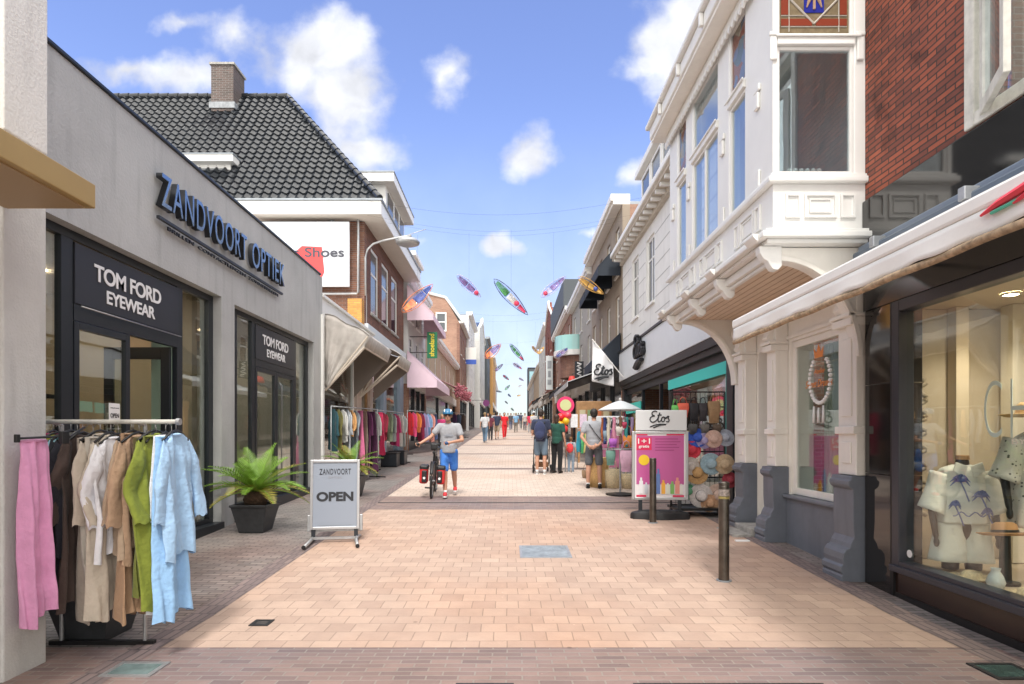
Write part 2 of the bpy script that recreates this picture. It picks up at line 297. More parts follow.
def finish(name, me, m, parent, smooth):
    o = bpy.data.objects.new(name, me); COL.objects.link(o)
    if m: me.materials.append(M[m] if isinstance(m, str) else m)
    if smooth: me.shade_smooth() if hasattr(me, 'shade_smooth') else None
    if parent is not None:
        org = ORG.get(parent.name, Vector((0, 0, 0)))
        if org.length: me.transform(Matrix.Translation(-org))
        o.parent = parent; ORG[o.name] = org
    return o
def build(name, mb, m, parent=None, smooth=False, bevel=0, solid=0, sub=0, remesh=0, angle=None):
    me = mb.mesh(name) if isinstance(mb, MB) else mb
    if bevel or solid or sub or remesh:
        t = bpy.data.objects.new('t', me)
        if remesh:
            r = t.modifiers.new('r', 'REMESH'); r.mode = 'VOXEL'; r.voxel_size = remesh; r.use_smooth_shade = True
            sm = t.modifiers.new('s', 'SMOOTH'); sm.iterations = 4; sm.factor = .6
        if solid: q = t.modifiers.new('q', 'SOLIDIFY'); q.thickness = solid; q.offset = 0
        if bevel: q = t.modifiers.new('b', 'BEVEL'); q.width = bevel; q.segments = 2; q.limit_method = 'ANGLE'; q.angle_limit = R(40)
        if sub: q = t.modifiers.new('u', 'SUBSURF'); q.levels = sub; q.render_levels = sub
        me2 = evaluated_mesh(t); bpy.data.meshes.remove(me); me = me2; me.name = name
    o = finish(name, me, m, parent, smooth or bool(remesh))
    if angle: me.set_sharp_from_angle(angle=R(angle))
    return o
def build_each(name, mb, m, parent, **k):
    for i in range(0, len(mb.v), 8):
        q = MB(); q.v = mb.v[i:i+8]; q.f = [tuple(a-i for a in f) for f in mb.f if i <= f[0] < i+8]; build(name, q, m, parent, **k)
def thing(name, label, cat, loc=(0, 0, 0), group=None):
    o = bpy.data.objects.new(name, None); COL.objects.link(o); o.location = loc; o.empty_display_size = .2
    o['label'] = label; o['category'] = cat
    if group: o['group'] = group
    ORG[o.name] = Vector(loc); return o
def tag(o, label, cat, group=None):
    o['label'] = label; o['category'] = cat
    if group: o['group'] = group
    return o
def struct(o, kind='structure'): o['kind'] = kind; return o
def copy_tree(o, parent=None):
    c = o.copy(); COL.objects.link(c)
    if parent is not None: c.parent = parent
    for ch in list(o.children): copy_tree(ch, c)
    return c
def g(Y): return 0 if Y < 5 else .038*(min(Y, 150)-5)
def P(px, py, Y): return Vector(((px-509)*Y/600, Y, 1.5+(436-py)*Y/600))
def GP(px, py):
    Y = 900/(py-436)
    if Y > 5: Y = 1.69/((py-436)/600+.038)
    return Vector(((px-509)*Y/600, Y, g(Y)))
def text(name, s, m, P0, u, v, w, h, depth, parent=None, bold=0, spacing=1.0, shear=0):
    c = bpy.data.curves.new('t', 'FONT'); c.body = s; c.extrude = .02; c.offset = bold; c.space_character = spacing; c.shear = shear
    o = bpy.data.objects.new('t', c); me = evaluated_mesh(o)
    xs = [q.co.x for q in me.vertices]; ys = [q.co.y for q in me.vertices]; x0, x1, y0, y1 = min(xs), max(xs), min(ys), max(ys)
    u = Vector(u).normalized(); v = Vector(v).normalized(); n = u.cross(v); P0 = Vector(P0)
    for q in me.vertices:
        q.co = P0+u*((q.co.x-x0)/(x1-x0)*w)+v*((q.co.y-y0)/(y1-y0)*h)+n*(q.co.z/.04*depth+depth/2)
    me.materials.clear(); return finish(name, me, m, parent, False)
# facade helpers: s=+1 left side of the street (faces +X), s=-1 right side (faces -X); d = distance out of the wall
def fb(mb, s, X, d0, d1, y0, y1, z0, z1): return mb.box(X+s*d0, X+s*d1, y0, y1, z0, z1)
def plate(name, s, X, y0, y1, z0, z1, holes, th, m, parent=None, axis='X'):
    """wall slab with rectangular openings; its street face lies at X, body behind it"""
    ys = sorted({y0, y1, *[h for q in holes for h in q[:2]]}); zs = sorted({z0, z1, *[h for q in holes for h in q[2:]]})
    bm = bmesh.new(); V = {}
    def gv(y, z):
        if (y, z) not in V: V[(y, z)] = bm.verts.new((X, y, z) if axis == 'X' else (y, X, z))
        return V[(y, z)]
    for a, b in zip(ys, ys[1:]):
        for c, d in zip(zs, zs[1:]):
            cy, cz = (a+b)/2, (c+d)/2
            if any(q[0] < cy < q[1] and q[2] < cz < q[3] for q in holes): continue
            bm.faces.new((gv(a, c), gv(b, c), gv(b, d), gv(a, d)))
    ex = bmesh.ops.extrude_face_region(bm, geom=list(bm.faces)); vs = [e for e in ex['geom'] if isinstance(e, bmesh.types.BMVert)]
    bmesh.ops.translate(bm, verts=vs, vec=(-s*th, 0, 0) if axis == 'X' else (0, -s*th, 0))
    bmesh.ops.recalc_face_normals(bm, faces=bm.faces)
    me = bpy.data.meshes.new(name); bm.to_mesh(me); bm.free()
    return finish(name, me, m, parent, False)
def ring(mb, s, X, d0, d1, ya, yb, za, zb, fw, axis='X'):
    B = (lambda a, b, c, d: mb.box(X+s*d0, X+s*d1, a, b, c, d)) if axis == 'X' else (lambda a, b, c, d: mb.box(a, b, X+s*d0, X+s*d1, c, d))
    B(ya, ya+fw, za, zb); B(yb-fw, yb, za, zb); B(ya+fw, yb-fw, za, za+fw); B(ya+fw, yb-fw, zb-fw, zb); return mb
def window(parent, s, X, ya, yb, za, zb, setback=.1, fw=.06, bars=(), hbars=(), m='white', gm='glass_far', name='window', sill=None, axis='X'):
    mb = MB(); ring(mb, s, X, -setback-.05, -setback, ya, yb, za, zb, fw, axis)
    B = (lambda e0, e1, a, b, c, d: mb.box(X+s*e0, X+s*e1, a, b, c, d)) if axis == 'X' else (lambda e0, e1, a, b, c, d: mb.box(a, b, X+s*e0, X+s*e1, c, d))
    for t in bars: y = ya+(yb-ya)*t; B(-setback-.047, -setback-.003, y-fw*.35, y+fw*.35, za+fw, zb-fw)
    for t in hbars: z = za+(zb-za)*t; B(-setback-.044, -setback-.006, ya+fw, yb-fw, z-fw*.35, z+fw*.35)
    w = build(name, mb, m, parent, bevel=.006 if fw > .05 and yb-ya < 3 and ya < 14 else 0)
    pm = MB(); 
    if axis == 'X': pm.box(X-s*(setback+.03), X-s*(setback+.022), ya+fw*.5, yb-fw*.5, za+fw*.5, zb-fw*.5)
    else: pm.box(ya+fw*.5, yb-fw*.5, X-s*(setback+.03), X-s*(setback+.022), za+fw*.5, zb-fw*.5)
    build('pane', pm, gm, w)
    if sill:
        sm = MB()
        if axis == 'X': sm.box(X-s*(setback-.002), X+s*.06, ya-.04, yb+.04, za-.07, za-.003)
        else: sm.box(ya-.04, yb+.04, X-s*(setback-.002), X+s*.06, za-.07, za-.003)
        build('sill', sm, sill, w)
    return w
# ---------------------------------------------------------------- ground
def sheet(name, x0, x1, y0, y1, m, dz=0, step=2.0):
    ys = [y0]; y = y0
    while y < y1-1e-6: y = min(y+step, y1); ys.append(y)
    for k in (5, 150):
        if y0 < k < y1: ys.append(k)
    ys = sorted(set(ys)); mb = MB(); b = 0
    for y in ys: mb.v += [(x0, y, g(y)+dz), (x1, y, g(y)+dz)]
    for i in range(len(ys)-1): mb.f.append((2*i, 2*i+1, 2*i+3, 2*i+2))
    return build(name, mb, m)
struct(sheet('ground', -900, 900, -40, 1600, 'pave', 0, 40))
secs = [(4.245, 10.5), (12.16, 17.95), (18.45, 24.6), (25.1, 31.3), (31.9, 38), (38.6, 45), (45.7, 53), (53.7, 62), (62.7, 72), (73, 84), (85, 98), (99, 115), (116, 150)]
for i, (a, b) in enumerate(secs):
    struct(sheet('cream_paving', -2.46, 3.19, a, b, 'pavelight' if i < 1 else 'pavefar_sunlit', .004))
struct(sheet('paving_band', -4.2, 3.45, -2, 4.245, 'paveband', .003))
struct(sheet('paving_band', -2.46, 3.19, 10.5, 12.16, 'paveband', .003))
for (a, b), (c, d) in zip(secs[1:], secs[2:]): struct(sheet('paving_band', -2.46, 3.19, b, c, 'paveband', .003))
# gutter joints and channel bricks
kmat = brick('edge course brick', (.25, .19, .18), (.17, .13, .13), (.12, .1, .1), .066, .21, .007, 'XY', dirt=.2, bump=.6)
struct(sheet('edge_course', 3.19, 3.40, 3.9, 9.6, kmat, .006)); struct(sheet('edge_course', -2.67, -2.46, 2.5, 60, kmat, .006))
jm = mat('dark drain slot', (.05, .05, .05), .8)
drain = MB().box(-2.46, 3.19, 11.28, 11.34, g(11.3)-.02, g(11.3)+.009); struct(build('drainage_channel', drain, jm))
def cover(label, x0, x1, y0, y1, mfr, mpl, nm='manhole_cover'):
    z = g((y0+y1)/2); t = thing(nm, label, 'manhole cover' if nm == 'manhole_cover' else 'drain', ((x0+x1)/2, (y0+y1)/2, z))
    sl = .038 if y0 > 5 else 0
    def zz(y, d): return g(y)+d
    f = MB(); fr = .03
    def slab(a, b, c, d, h): f.v += [(a, c, zz(c, 0)), (b, c, zz(c, 0)), (b, d, zz(d, 0)), (a, d, zz(d, 0)), (a, c, zz(c, h)), (b, c, zz(c, h)), (b, d, zz(d, h)), (a, d, zz(d, h))]; n = len(f.v)-8; f.f.extend([tuple(n+i for i in q) for q in ((0, 3, 2, 1), (4, 5, 6, 7), (0, 1, 5, 4), (1, 2, 6, 5), (2, 3, 7, 6), (3, 0, 4, 7))])
    slab(x0, x1, y0, y0+fr, .012); slab(x0, x1, y1-fr, y1, .012); slab(x0, x0+fr, y0+fr, y1-fr, .012); slab(x1-fr, x1, y0+fr, y1-fr, .012)
    build('frame', f, mfr, t); f = MB(); slab(x0+fr, x1-fr, y0+fr, y1-fr, .009); build('cover_plate', f, mpl, t)
    return t
mpl = mat('worn blue grey cover', (.30, .34, .37), .5, metal=.3, var=.35, vscale=6, bump=.4, bscale=25)
cover('large rectangular blue grey manhole cover in the cream paving', .13, .74, 6.98, 7.62, 'galv', mpl)
cover('small dark square cover in the cream paving near its left corner', -2.05, -1.90, 4.72, 4.87, 'blackp', mat('dark iron', (.09, .08, .075), .6, metal=.5, var=.4, vscale=30))
cover('greenish glass ground light in the grey bricks at bottom left', -2.55, -2.23, 3.72, 3.96, 'galv', mat('greenish glass', (.16, .22, .22), .12, var=.3, vscale=7))
cover('black framed round ground light in the paving at bottom right', 3.0, 3.3, 3.68, 3.94, 'blackp', mat('dark green glass', (.06, .10, .09), .15, var=.4, vscale=9))
for (a, b, lab) in ((-.32, .03, 'short dark drain grate at the bottom edge of the paving, the left one'), (.75, 1.9, 'long dark drain grate at the bottom edge of the paving, the right one')):
    t = thing('drain_grate', lab, 'drain', ((a+b)/2, 3.58, 0)); f = MB().box(a, b, 3.52, 3.54, 0, .006).box(a, b, 3.62, 3.63, 0, .006)
    build('frame', f, 'blackp', t); f = MB()
    x = a
    while x < b-.02: f.box(x, x+.012, 3.54, 3.62, 0, .005); x += .03
    build('bars', f, 'black', t)

# ---------------------------------------------------------------- left: near building end and gold canopy
nb = thing('corner_building', 'pale stucco building corner cut by the left picture edge', 'building', (-4, 1, 0))
mb = MB().box(-9, -3.07, 3.64, 3.985, -.2, 3.36); build('pilaster', mb, 'stucco', nb, bevel=.012)
mb = MB().box(-9, -3.065, 3.64, 3.99, 3.362, 5.2); build('upper_wall', mb, 'stucco_white', nb, bevel=.01)
mb = MB().box(-9, -3.13, -3, 3.638, 3.362, 5.2); build('upper_wall', mb, 'stucco_white', nb)
mb = MB().box(-9, -3.15, -3, 3.638, .42, 3.36); build('wall', mb, 'beige2', nb)
mb = MB().box(-9, -3.11, -3, 3.637, -.2, .418); build('brick_base', mb, 'brickbase', nb)
w = MB(); ring(w, 1, -3.15, -.0, .03, .4, 3.3, .45, 2.7, .09); build('window_frame', w, 'frame_dk', nb)
t = thing('canopy', 'gold metal box canopy jutting from the wall at the left picture edge', 'canopy', (-3, 2, 2.9))
mb = MB().box(-3.06, -2.52, -2.5, 3.66, 2.885, 3.03); build('box', mb, 'gold', t, bevel=.006)
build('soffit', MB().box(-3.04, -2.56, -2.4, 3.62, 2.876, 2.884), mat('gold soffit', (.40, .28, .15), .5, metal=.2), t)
build('light_slot', MB().box(-2.95, -2.90, 2.4, 3.1, 2.870, 2.8755), 'black', t)

# ---------------------------------------------------------------- left: optician building
XL = -4.23
ob = thing('optician_building', 'low grey rendered optician shop with two dark framed shopfronts', 'building', (XL-2, 9, 0))
A = (5.2, 8.83, -.2, 3.55); Bo = (9.25, 13.0, .0, 3.53)
plate('wall', 1, XL, 4.0, 13.43, -.3, 5.10, [A, Bo], .32, 'render', ob)
build('end_wall', MB().box(XL-9, XL-.001, 13.432, 13.60, -.3, 5.09), 'render', ob)
build('end_wall', MB().box(XL-9, XL-.33, 3.99, 4.10, -.3, 5.09), 'render', ob)
build('coping', MB().box(XL-.34, XL+.03, 4.0, 13.46, 5.103, 5.14), 'anth', ob, bevel=.006)
build('roof', MB().box(XL-9, XL-.33, 4.11, 13.43, 4.5, 4.7), 'lead', ob)
build('interior_floor', MB().box(XL-7, XL-.33, 4.11, 13.43, .05, .12), mat('shop floor', (.34, .3, .26), .3), ob)
build('back_wall', MB().box(XL-5.2, XL-5, 4.11, 13.43, .13, 4.49), 'beige', ob)
build('partition', MB().box(XL-5, XL-.5, 8.95, 9.1, .13, 4.49), 'beige', ob)
build('ceiling', MB().box(XL-5, XL-.33, 4.11, 13.43, 3.62, 3.7), mat('shop ceiling', (.7, .6, .5), .7), ob)
FX = XL-.12
def shopfront(ya, yb, zb, zs, div, sign, doors, plinth, lab):
    fr = thing('shopfront', lab, 'shopfront', (FX, (ya+yb)/2, 0))
    mb = MB(); D0, D1 = -.07, 0
    fb(mb, 1, FX, D0, D1, ya, yb, zb, 3.53 if ya > 9 else 3.55); 
    mb = MB()
    top = 3.53 if ya > 9 else 3.55
    fb(mb, 1, FX, D0, D1, ya, yb, top-.09, top); fb(mb, 1, FX, D0, D1, ya, yb, zb-.12, zb)
    for (a, b) in div: fb(mb, 1, FX, D0, D1, a, b, zb, top-.09)
    build('frame', mb, 'anth', fr, bevel=.004)
    build('sill', fb(MB(), 1, FX, .003, .16, ya+.002, yb+(.02 if ya < 9 else -.002), plinth[0], plinth[1]), 'anth', fr, bevel=.006)
    return fr
# shopfront one
f1 = shopfront(5.2, 8.825, .3, 0, [(5.2, 5.3), (5.83, 5.99), (7.87, 8.0), (8.70, 8.825)], None, None, (.10, .24), 'nearer dark optician shopfront with its door standing open behind the clothes rail')
top = 3.55
sg = build('sign_panel', fb(MB(), 1, FX, -.05, .015, 5.995, 7.865, 2.83, 3.44), 'panel', f1, bevel=.004)
text('lettering', 'TOM FORD', 'wtext', (FX+.018, 6.265, 3.125), (0, 1, 0), (0, 0, 1), 1.20, .178, .006, sg, bold=.022, spacing=.93)
text('lettering', 'EYEWEAR', 'wtext', (FX+.018, 6.46, 2.925), (0, 1, 0), (0, 0, 1), .88, .142, .006, sg, bold=.022, spacing=.93)
build('rail', MB().tube([(FX+.06, 6.02, 2.80), (FX+.06, 7.85, 2.80)], .008), 'steel', f1, smooth=True)
build('door_head', fb(MB(), 1, FX, -.06, .004, 5.995, 7.865, 2.66, 2.825), 'anth', f1)
d1 = MB(); ring(d1, 1, FX, -.05, .008, 5.995, 6.88, .302, 2.655, .075); d1 = build('door', d1, 'anth', f1, bevel=.004)
build('pane', fb(MB(), 1, FX, -.025, -.018, 6.06, 6.82, .36, 2.6), 'glass', d1)
on = build('notice', fb(MB(), 1, FX, .0, .006, 6.52, 6.70, 1.64, 1.86), 'wtext', d1)
text('lettering', 'OPEN', 'ktext', (FX+.007, 6.54, 1.70), (0, 1, 0), (0, 0, 1), .14, .05, .002, on, bold=.02)
text('lettering', 'dinsdag t/m zaterdag', 'ktext', (FX+.007, 6.54, 1.80), (0, 1, 0), (0, 0, 1), .14, .015, .002, on)
d2 = MB(); ring(d2, 1, 7.80, -.9, 0, 0, 1, 0, 1, .05)
# open door leaf swung inwards
d2 = MB().box(FX-.92, FX-.80, 7.80, 7.84, .31, 2.655).box(FX-.18, FX-.06, 7.80, 7.84, .31, 2.655).box(FX-.80, FX-.18, 7.80, 7.84, .31, .45).box(FX-.80, FX-.18, 7.80, 7.84, 2.5, 2.655)
d2 = build('open_door', d2, 'anth', f1, bevel=.004); build('pane', MB().box(FX-.80, FX-.18, 7.815, 7.822, .45, 2.5), 'glass', d2)
build('handle', MB().tube([(FX-.84, 7.76, 1.0), (FX-.84, 7.74, 1.05), (FX-.84, 7.74, 1.75), (FX-.84, 7.76, 1.8)], .012), 'steel', d2, smooth=True)
build('inner_screen', MB().box(FX-1.2, FX-1.14, 6.95, 7.0, .31, 2.0).box(FX-1.2, FX-1.14, 7.45, 7.5, .31, 2.0).box(FX-1.2, FX-1.14, 7.0, 7.45, 1.95, 2.0), 'black', f1)
for (a, b) in ((5.3, 5.83), (8.0, 8.70)):
    build('pane', fb(MB(), 1, FX, -.045, -.035, a, b, .3, top-.09), 'glass', f1)
build('curtain', MB().grid(lambda u, v: (FX-.45+.02*math.sin(u*70), 8.05+.55*u, .2+3.1*v), 70, 1), mat('pale green curtain', (.45, .55, .46), .8), f1)
# shopfront two
f2 = shopfront(9.25, 12.995, .42, 0, [(9.25, 9.6), (10.16, 10.28), (12.14, 12.26), (12.90, 12.995)], None, None, (.17, .40), 'farther dark optician shopfront beside the potted palm')
top = 3.53
sg = build('sign_panel', fb(MB(), 1, FX, -.05, .015, 10.285, 12.135, 2.83, 3.42), 'panel', f2, bevel=.004)
text('lettering', 'TOM FORD', 'wtext', (FX+.018, 10.55, 3.115), (0, 1, 0), (0, 0, 1), 1.22, .178, .006, sg, bold=.022, spacing=.93)
text('lettering', 'EYEWEAR', 'wtext', (FX+.018, 10.74, 2.915), (0, 1, 0), (0, 0, 1), .88, .142, .006, sg, bold=.022, spacing=.93)
build('door_head', fb(MB(), 1, FX, -.06, .004, 10.285, 12.135, 2.70, 2.825), 'anth', f2)
for (a, b) in ((10.29, 11.20), (11.21, 12.13)):
    dm = MB(); ring(dm, 1, FX, -.05, .008, a, b, .43, 2.69, .07); dm = build('door', dm, 'anth', f2, bevel=.004)
    build('pane', fb(MB(), 1, FX, -.025, -.018, a+.06, b-.06, .49, 2.63), 'glass', dm)
build('handle', MB().tube([(FX+.02, 11.30, .8), (FX+.07, 11.30, .85), (FX+.07, 11.30, 2.45), (FX+.02, 11.30, 2.5)], .014), 'steel', f2, smooth=True)
for (a, b) in ((9.6, 10.16), (12.26, 12.90)):
    build('pane', fb(MB(), 1, FX, -.045, -.035, a, b, .42, top-.09), 'glass', f2)
build('curtain', MB().grid(lambda u, v: (FX-.45+.02*math.sin(u*70), 12.3+.55*u, .4+3.0*v), 70, 1), M['beige2'], f2)
# big fascia letters
sg = thing('fascia_sign', 'raised mirror letters with black sides spelling the optician name on the grey wall', 'sign', (XL, 9, 4.4))
n1, n2 = 'ZANDVOORT', 'OPTIEK'
fullw = 3.9
def bigtxt(s, y0, w):
    text('letter_sides', s, 'lettersd', (XL+.03, y0, 4.24), (0, 1, 0), (0, 0, 1), w, .40, .07, sg, bold=.006, spacing=1.12)
    text('letter_faces', s, 'letters', (XL+.102, y0, 4.24), (0, 1, 0), (0, 0, 1), w, .40, .006, sg, bold=.0, spacing=1.12)
bigtxt(n1, 7.13, 2.32); bigtxt(n2, 9.65, 1.38)
build('underline_bar', MB().box(XL+.04, XL+.08, 7.13, 11.03, 4.09, 4.125), 'lettersd', sg)
text('small_lettering', 'BRILLEN  CONTACTLENZEN  ZONNEBRILLEN', 'lettersd', (XL+.04, 7.35, 4.02), (0, 1, 0), (0, 0, 1), 3.5, .045, .02, sg)
# things seen in the shop
for i, y in enumerate((5.2, 6.6, 8.2, 9.8, 11.2, 12.4)):
    t = thing('display_cabinet', 'backlit wooden display cabinet of glasses inside the optician shop', 'cabinet', (XL-4.9, y, .13), 'display cabinets inside the optician shop')
    m2 = MB().box(XL-5, XL-4.7, y-.55, y+.55, .13, .6); 
    for k in range(5): m2.box(XL-5, XL-4.72, y-.5, y+.5, .8+k*.35, .83+k*.35)
    m2.box(XL-5, XL-4.7, y-.6, y-.55, .13, 2.6).box(XL-5, XL-4.7, y+.55, y+.6, .13, 2.6)
    build('shelves', m2, 'wood', t)
for y in (6.0, 7.6, 10.4, 12.0):
    t = thing('ceiling_lamp', 'round downlight glowing in the optician shop ceiling', 'lamp', (XL-1.8, y, 3.6), 'downlights in the optician shop ceiling')
    build('disc', MB().cyl((XL-1.8, y, 3.60), (XL-1.8, y, 3.615), .12, n=20), mat('lamp glow', (1, .8, .55), emis=55), t)

# ---------------------------------------------------------------- left: brick corner house with tiled hip roof
bh = thing('brick_house', 'brown brick house with black tiled hipped roof and white eaves', 'house', (-8, 22, 0))
BX = -4.55; BY0, BY1 = 18.9, 25.9
wins = [(19.75, 20.95, 5.55, 7.75), (21.45, 22.75, 5.55, 7.75), (23.2, 24.5, 5.55, 7.75)]
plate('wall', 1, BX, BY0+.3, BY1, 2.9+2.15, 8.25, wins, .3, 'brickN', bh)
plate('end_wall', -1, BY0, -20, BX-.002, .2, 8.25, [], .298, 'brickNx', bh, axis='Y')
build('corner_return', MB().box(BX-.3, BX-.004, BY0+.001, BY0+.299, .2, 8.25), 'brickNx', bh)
for k, (a, b, c, d) in enumerate(wins): window(bh, 1, BX, a, b, c, d, .04, .1, (), (.62,), 'white', 'glass_far', 'window', 'stone')
# eaves boards
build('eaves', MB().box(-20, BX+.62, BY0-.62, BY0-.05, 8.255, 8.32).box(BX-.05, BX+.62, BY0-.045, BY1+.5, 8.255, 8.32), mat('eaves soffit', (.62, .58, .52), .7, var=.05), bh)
build('fascia_board', MB().box(-20, BX+.66, BY0-.66, BY0-.625, 8.25, 8.66).box(BX+.625, BX+.66, BY0-.62, BY1+.5, 8.25, 8.66), 'white', bh, bevel=.01)
build('gutter', MB().box(-20, BX+.70, BY0-.70, BY0-.58, 8.665, 8.72).box(BX+.58, BX+.70, BY0-.575, BY1+.5, 8.665, 8.72), 'lead', bh)
# tiled hip roof: real relief of pantiles
def tiled(o0, uvec, vvec, wfun, L, name):
    """o0 lower left corner, uvec along eave, vvec up slope; wfun(v)->(u0,u1)"""
    u_, v_ = Vector(uvec).normalized(), Vector(vvec).normalized(); n_ = u_.cross(v_).normalized()
    if n_.z < 0: n_ = -n_
    mb = MB(); tw, th = .27, .30; rows = int(L/th)+1
    for r in range(rows):
        va, vb = r*th, min((r+1)*th+.04, L+.04); a0, a1 = wfun(min(va, L)); b0, b1 = wfun(min(vb-.04, L))
        u0, u1 = min(a0, b0), max(a1, b1)
        nseg = max(2, int((u1-u0)/tw*6)); base = len(mb.v)
        for j, (vv, lift) in enumerate(((va, .0), (va, .055), (vb, .012))):
            lo, hi = wfun(min(vv, L)) if j < 2 else (b0, b1)
            for i in range(nseg+1):
                uu = u0+(u1-u0)*i/nseg; ph = (uu % tw)/tw
                h = .045*max(0, math.sin(ph*2*math.pi))+.012*math.sin(ph*2*math.pi)
                uc = min(max(uu, lo), hi)
                mb.v.append(tuple(Vector(o0)+u_*uc+v_*vv+n_*(h+lift if j else h*.3)))
        for j in range(2):
            for i in range(nseg): q = base+j*(nseg+1)+i; mb.f.append((q, q+1, q+nseg+2, q+nseg+1))
    return build(name, mb, 'tile', bh, smooth=True, angle=35)
ez = 8.70; ey0, ey1 = BY0-.6, BY1+.5; ym = (ey0+ey1)/2; xr = -8.25; zr = 14.1; ex = BX+.6
Lf = math.hypot(ym-ey0, zr-ez)
tiled((-20, ey0, ez), (1, 0, 0), (0, ym-ey0, zr-ez), lambda v: (0, 20+ex-(ex-xr)*v/Lf), Lf, 'roof')
Lh = math.hypot(ex-xr, zr-ez)
tiled((ex, ey0, ez), (0, 1, 0), (xr-ex, 0, zr-ez), lambda v: ((ym-ey0)*v/Lh, (ey1-ey0)-(ey1-ym)*v/Lh), Lh, 'roof')
build('roof_deck', MB().quad((-20, ey0, ez-.04), (ex, ey0, ez-.04), (xr, ym, zr-.06), (-20, ym, zr-.06)).quad((ex, ey0, ez-.04), (ex, ey1, ez-.04), (xr, ym, zr-.06)).quad((ex, ey1, ez-.04), (-20, ey1, ez-.04), (-20, ym, zr-.06), (xr, ym, zr-.06)), 'lead', bh)
rd = MB()
for (p, q) in (((ex, ey0, ez), (xr, ym, zr)), ((xr, ym, zr), (-20, ym, zr)), ((xr, ym, zr), (ex, ey1, ez))):
    p, q = Vector(p), Vector(q); n = int((q-p).length/.36)
    for i in range(n): a = p.lerp(q, i/n); b = p.lerp(q, (i+1.12)/n); rd.cyl(a+Vector((0, 0, .05)), b+Vector((0, 0, .05)), .12, .095, n=10)
build('ridge_tiles', rd, 'tile', bh, smooth=True, angle=40)
ch = build('chimney', MB().box(-10.72, -9.92, 21.6, 22.5, 13.2, 14.86), brick('weathered chimney brick', (.13, .09, .08), (.07, .055, .05), (.2, .19, .18), .22, .065, .009, 'XZ'), bh)
build('chimney_cap', MB().box(-10.77, -9.87, 21.55, 22.55, 14.862, 14.94), 'stone', ch); build('lead_flashing', MB().box(-10.78, -9.86, 21.56, 22.56, 13.3, 13.52), mat('whitened flashing', (.28, .30, .32), .6, var=.3, vscale=8), ch)
build('chimney_pot', MB().cyl((-10.2, 22.1, 14.94), (-10.2, 22.1, 15.12), .09, .07), 'stone', ch)
# dormers
def dormer(x0, x1, y0, y1, z0, z1, wy=None):
    d = build('dormer', MB().box(x0, x1, y0, y1, z0, z1-.22), 'white', bh)
    build('dormer_roof', MB().box(x0-.18, x1+.18, y0-.25, y1, z1-.218, z1), 'white', d, bevel=.015); build('zinc_cap', MB().box(x0-.2, x1+.2, y0-.27, y1, z1+.002, z1+.04), 'lead', d)
    return d
d = dormer(-11.2, -8.95, 19.3, 21, 9.2, 10.45); build('window', MB().box(-11.0, -9.15, 19.27, 19.297, 9.35, 10.1), 'glass_far', d)
d = MB().box(-6.5, -3.95-.2, 20.2, 23.8, 8.75, 9.95); d = build('dormer', d, 'white', bh)
build('dormer_roof', MB().box(-6.8, -3.82, 19.9, 24.1, 9.952, 10.25), 'white', d, bevel=.015); build('zinc_cap', MB().box(-6.8, -3.80, 19.88, 24.12, 10.252, 10.30), 'lead', d)
build('window', MB().box(-4.149, -4.12, 20.5, 23.5, 9.0, 9.8), 'glass_far', d); build('window_frame', MB().box(-4.148, -4.10, 21.4, 21.5, 8.95, 9.85).box(-4.148, -4.10, 22.4, 22.5, 8.95, 9.85), 'white', d)
# drainpipe
build('drainpipe', MB().tube([(-5.55, BY0-.1, 8.62), (-5.55, BY0-.1, 8.0)], .05).box(-5.68, -5.42, BY0-.22, BY0-.02, 8.30, 8.62), 'lead', bh)
# shoes hoarding
hs = thing('billboard', 'white shoe shop billboard with red shape on the brick end wall', 'sign', (-6.2, 18.6, 6.1))
build('board', MB().box(-7.75, -4.93, 18.52, 18.60, 6.12, 8.12), mat('white board', (.74, .78, .82), .5, var=.03), hs, bevel=.01)
build('pipe_frame', MB().tube([(-8.2, 18.72, 8.42), (-4.72, 18.72, 8.42), (-4.70, 18.72, 8.38), (-4.70, 18.72, 5.98), (-4.74, 18.72, 5.94), (-8.2, 18.72, 5.94)], .035).tube([(-5.9, 18.72, 5.8), (-5.9, 18.72, 6.2)], .05).tube([(-7.2, 18.72, 5.9), (-7.2, 18.72, 6.2)], .05), 'galv', hs, smooth=True)
rs = MB()
pts = [(302, 246), (322, 247), (323.5, 262), (324.5, 272), (321, 279.5), (316, 284), (300, 284), (292, 270), (291, 256)]
rs.prism([(P(x, y, 18.515).x, P(x, y, 18.515).z) for x, y in pts], 'Y', 18.505, 18.519)
build('red_shape', rs, mat('coral red print', (.82, .06, .06), .5), hs)
text('lettering', 's Shoes', mat('dark print', (.06, .06, .08), .5), (P(293.5, 257, 18.5).x, 18.503, P(293.5, 257, 18.5).z), (1, 0, 0), (0, 0, 1), 1.56, .30, .004, hs, bold=.02)
# street lamp on the facade
sl = thing('street_lamp', 'grey disc street lamp on a curved arm fixed to the brick house', 'street lamp', (BX, 19.0, 6.2))
arm = [(BX+.06, 18.8, 5.9), (BX+.06, 18.8, 7.1), (BX+.12, 18.8, 7.35), (BX+.30, 18.8, 7.52), (BX+.6, 18.8, 7.62), (BX+1.1, 18.8, 7.72), (BX+1.5, 18.8, 7.78)]
build('arm', MB().tube(arm, .035).tube([(BX+1.2, 18.8, 7.74), (BX+1.95, 18.8, 7.98)], .012), 'galv', sl, smooth=True)
build('lamp_head', MB().lathe([(.0, .15), (.14, .13), (.30, .07), (.38, .0), (.36, -.06), (.26, -.10), (0, -.11)], (BX+1.38, 18.8, 7.58), 28), 'galv', sl, smooth=True)
build('cable', MB().tube([(BX+.05, 18.97, 6.0), (BX+.05, 18.97, 4.2)], .012), 'galv', sl)
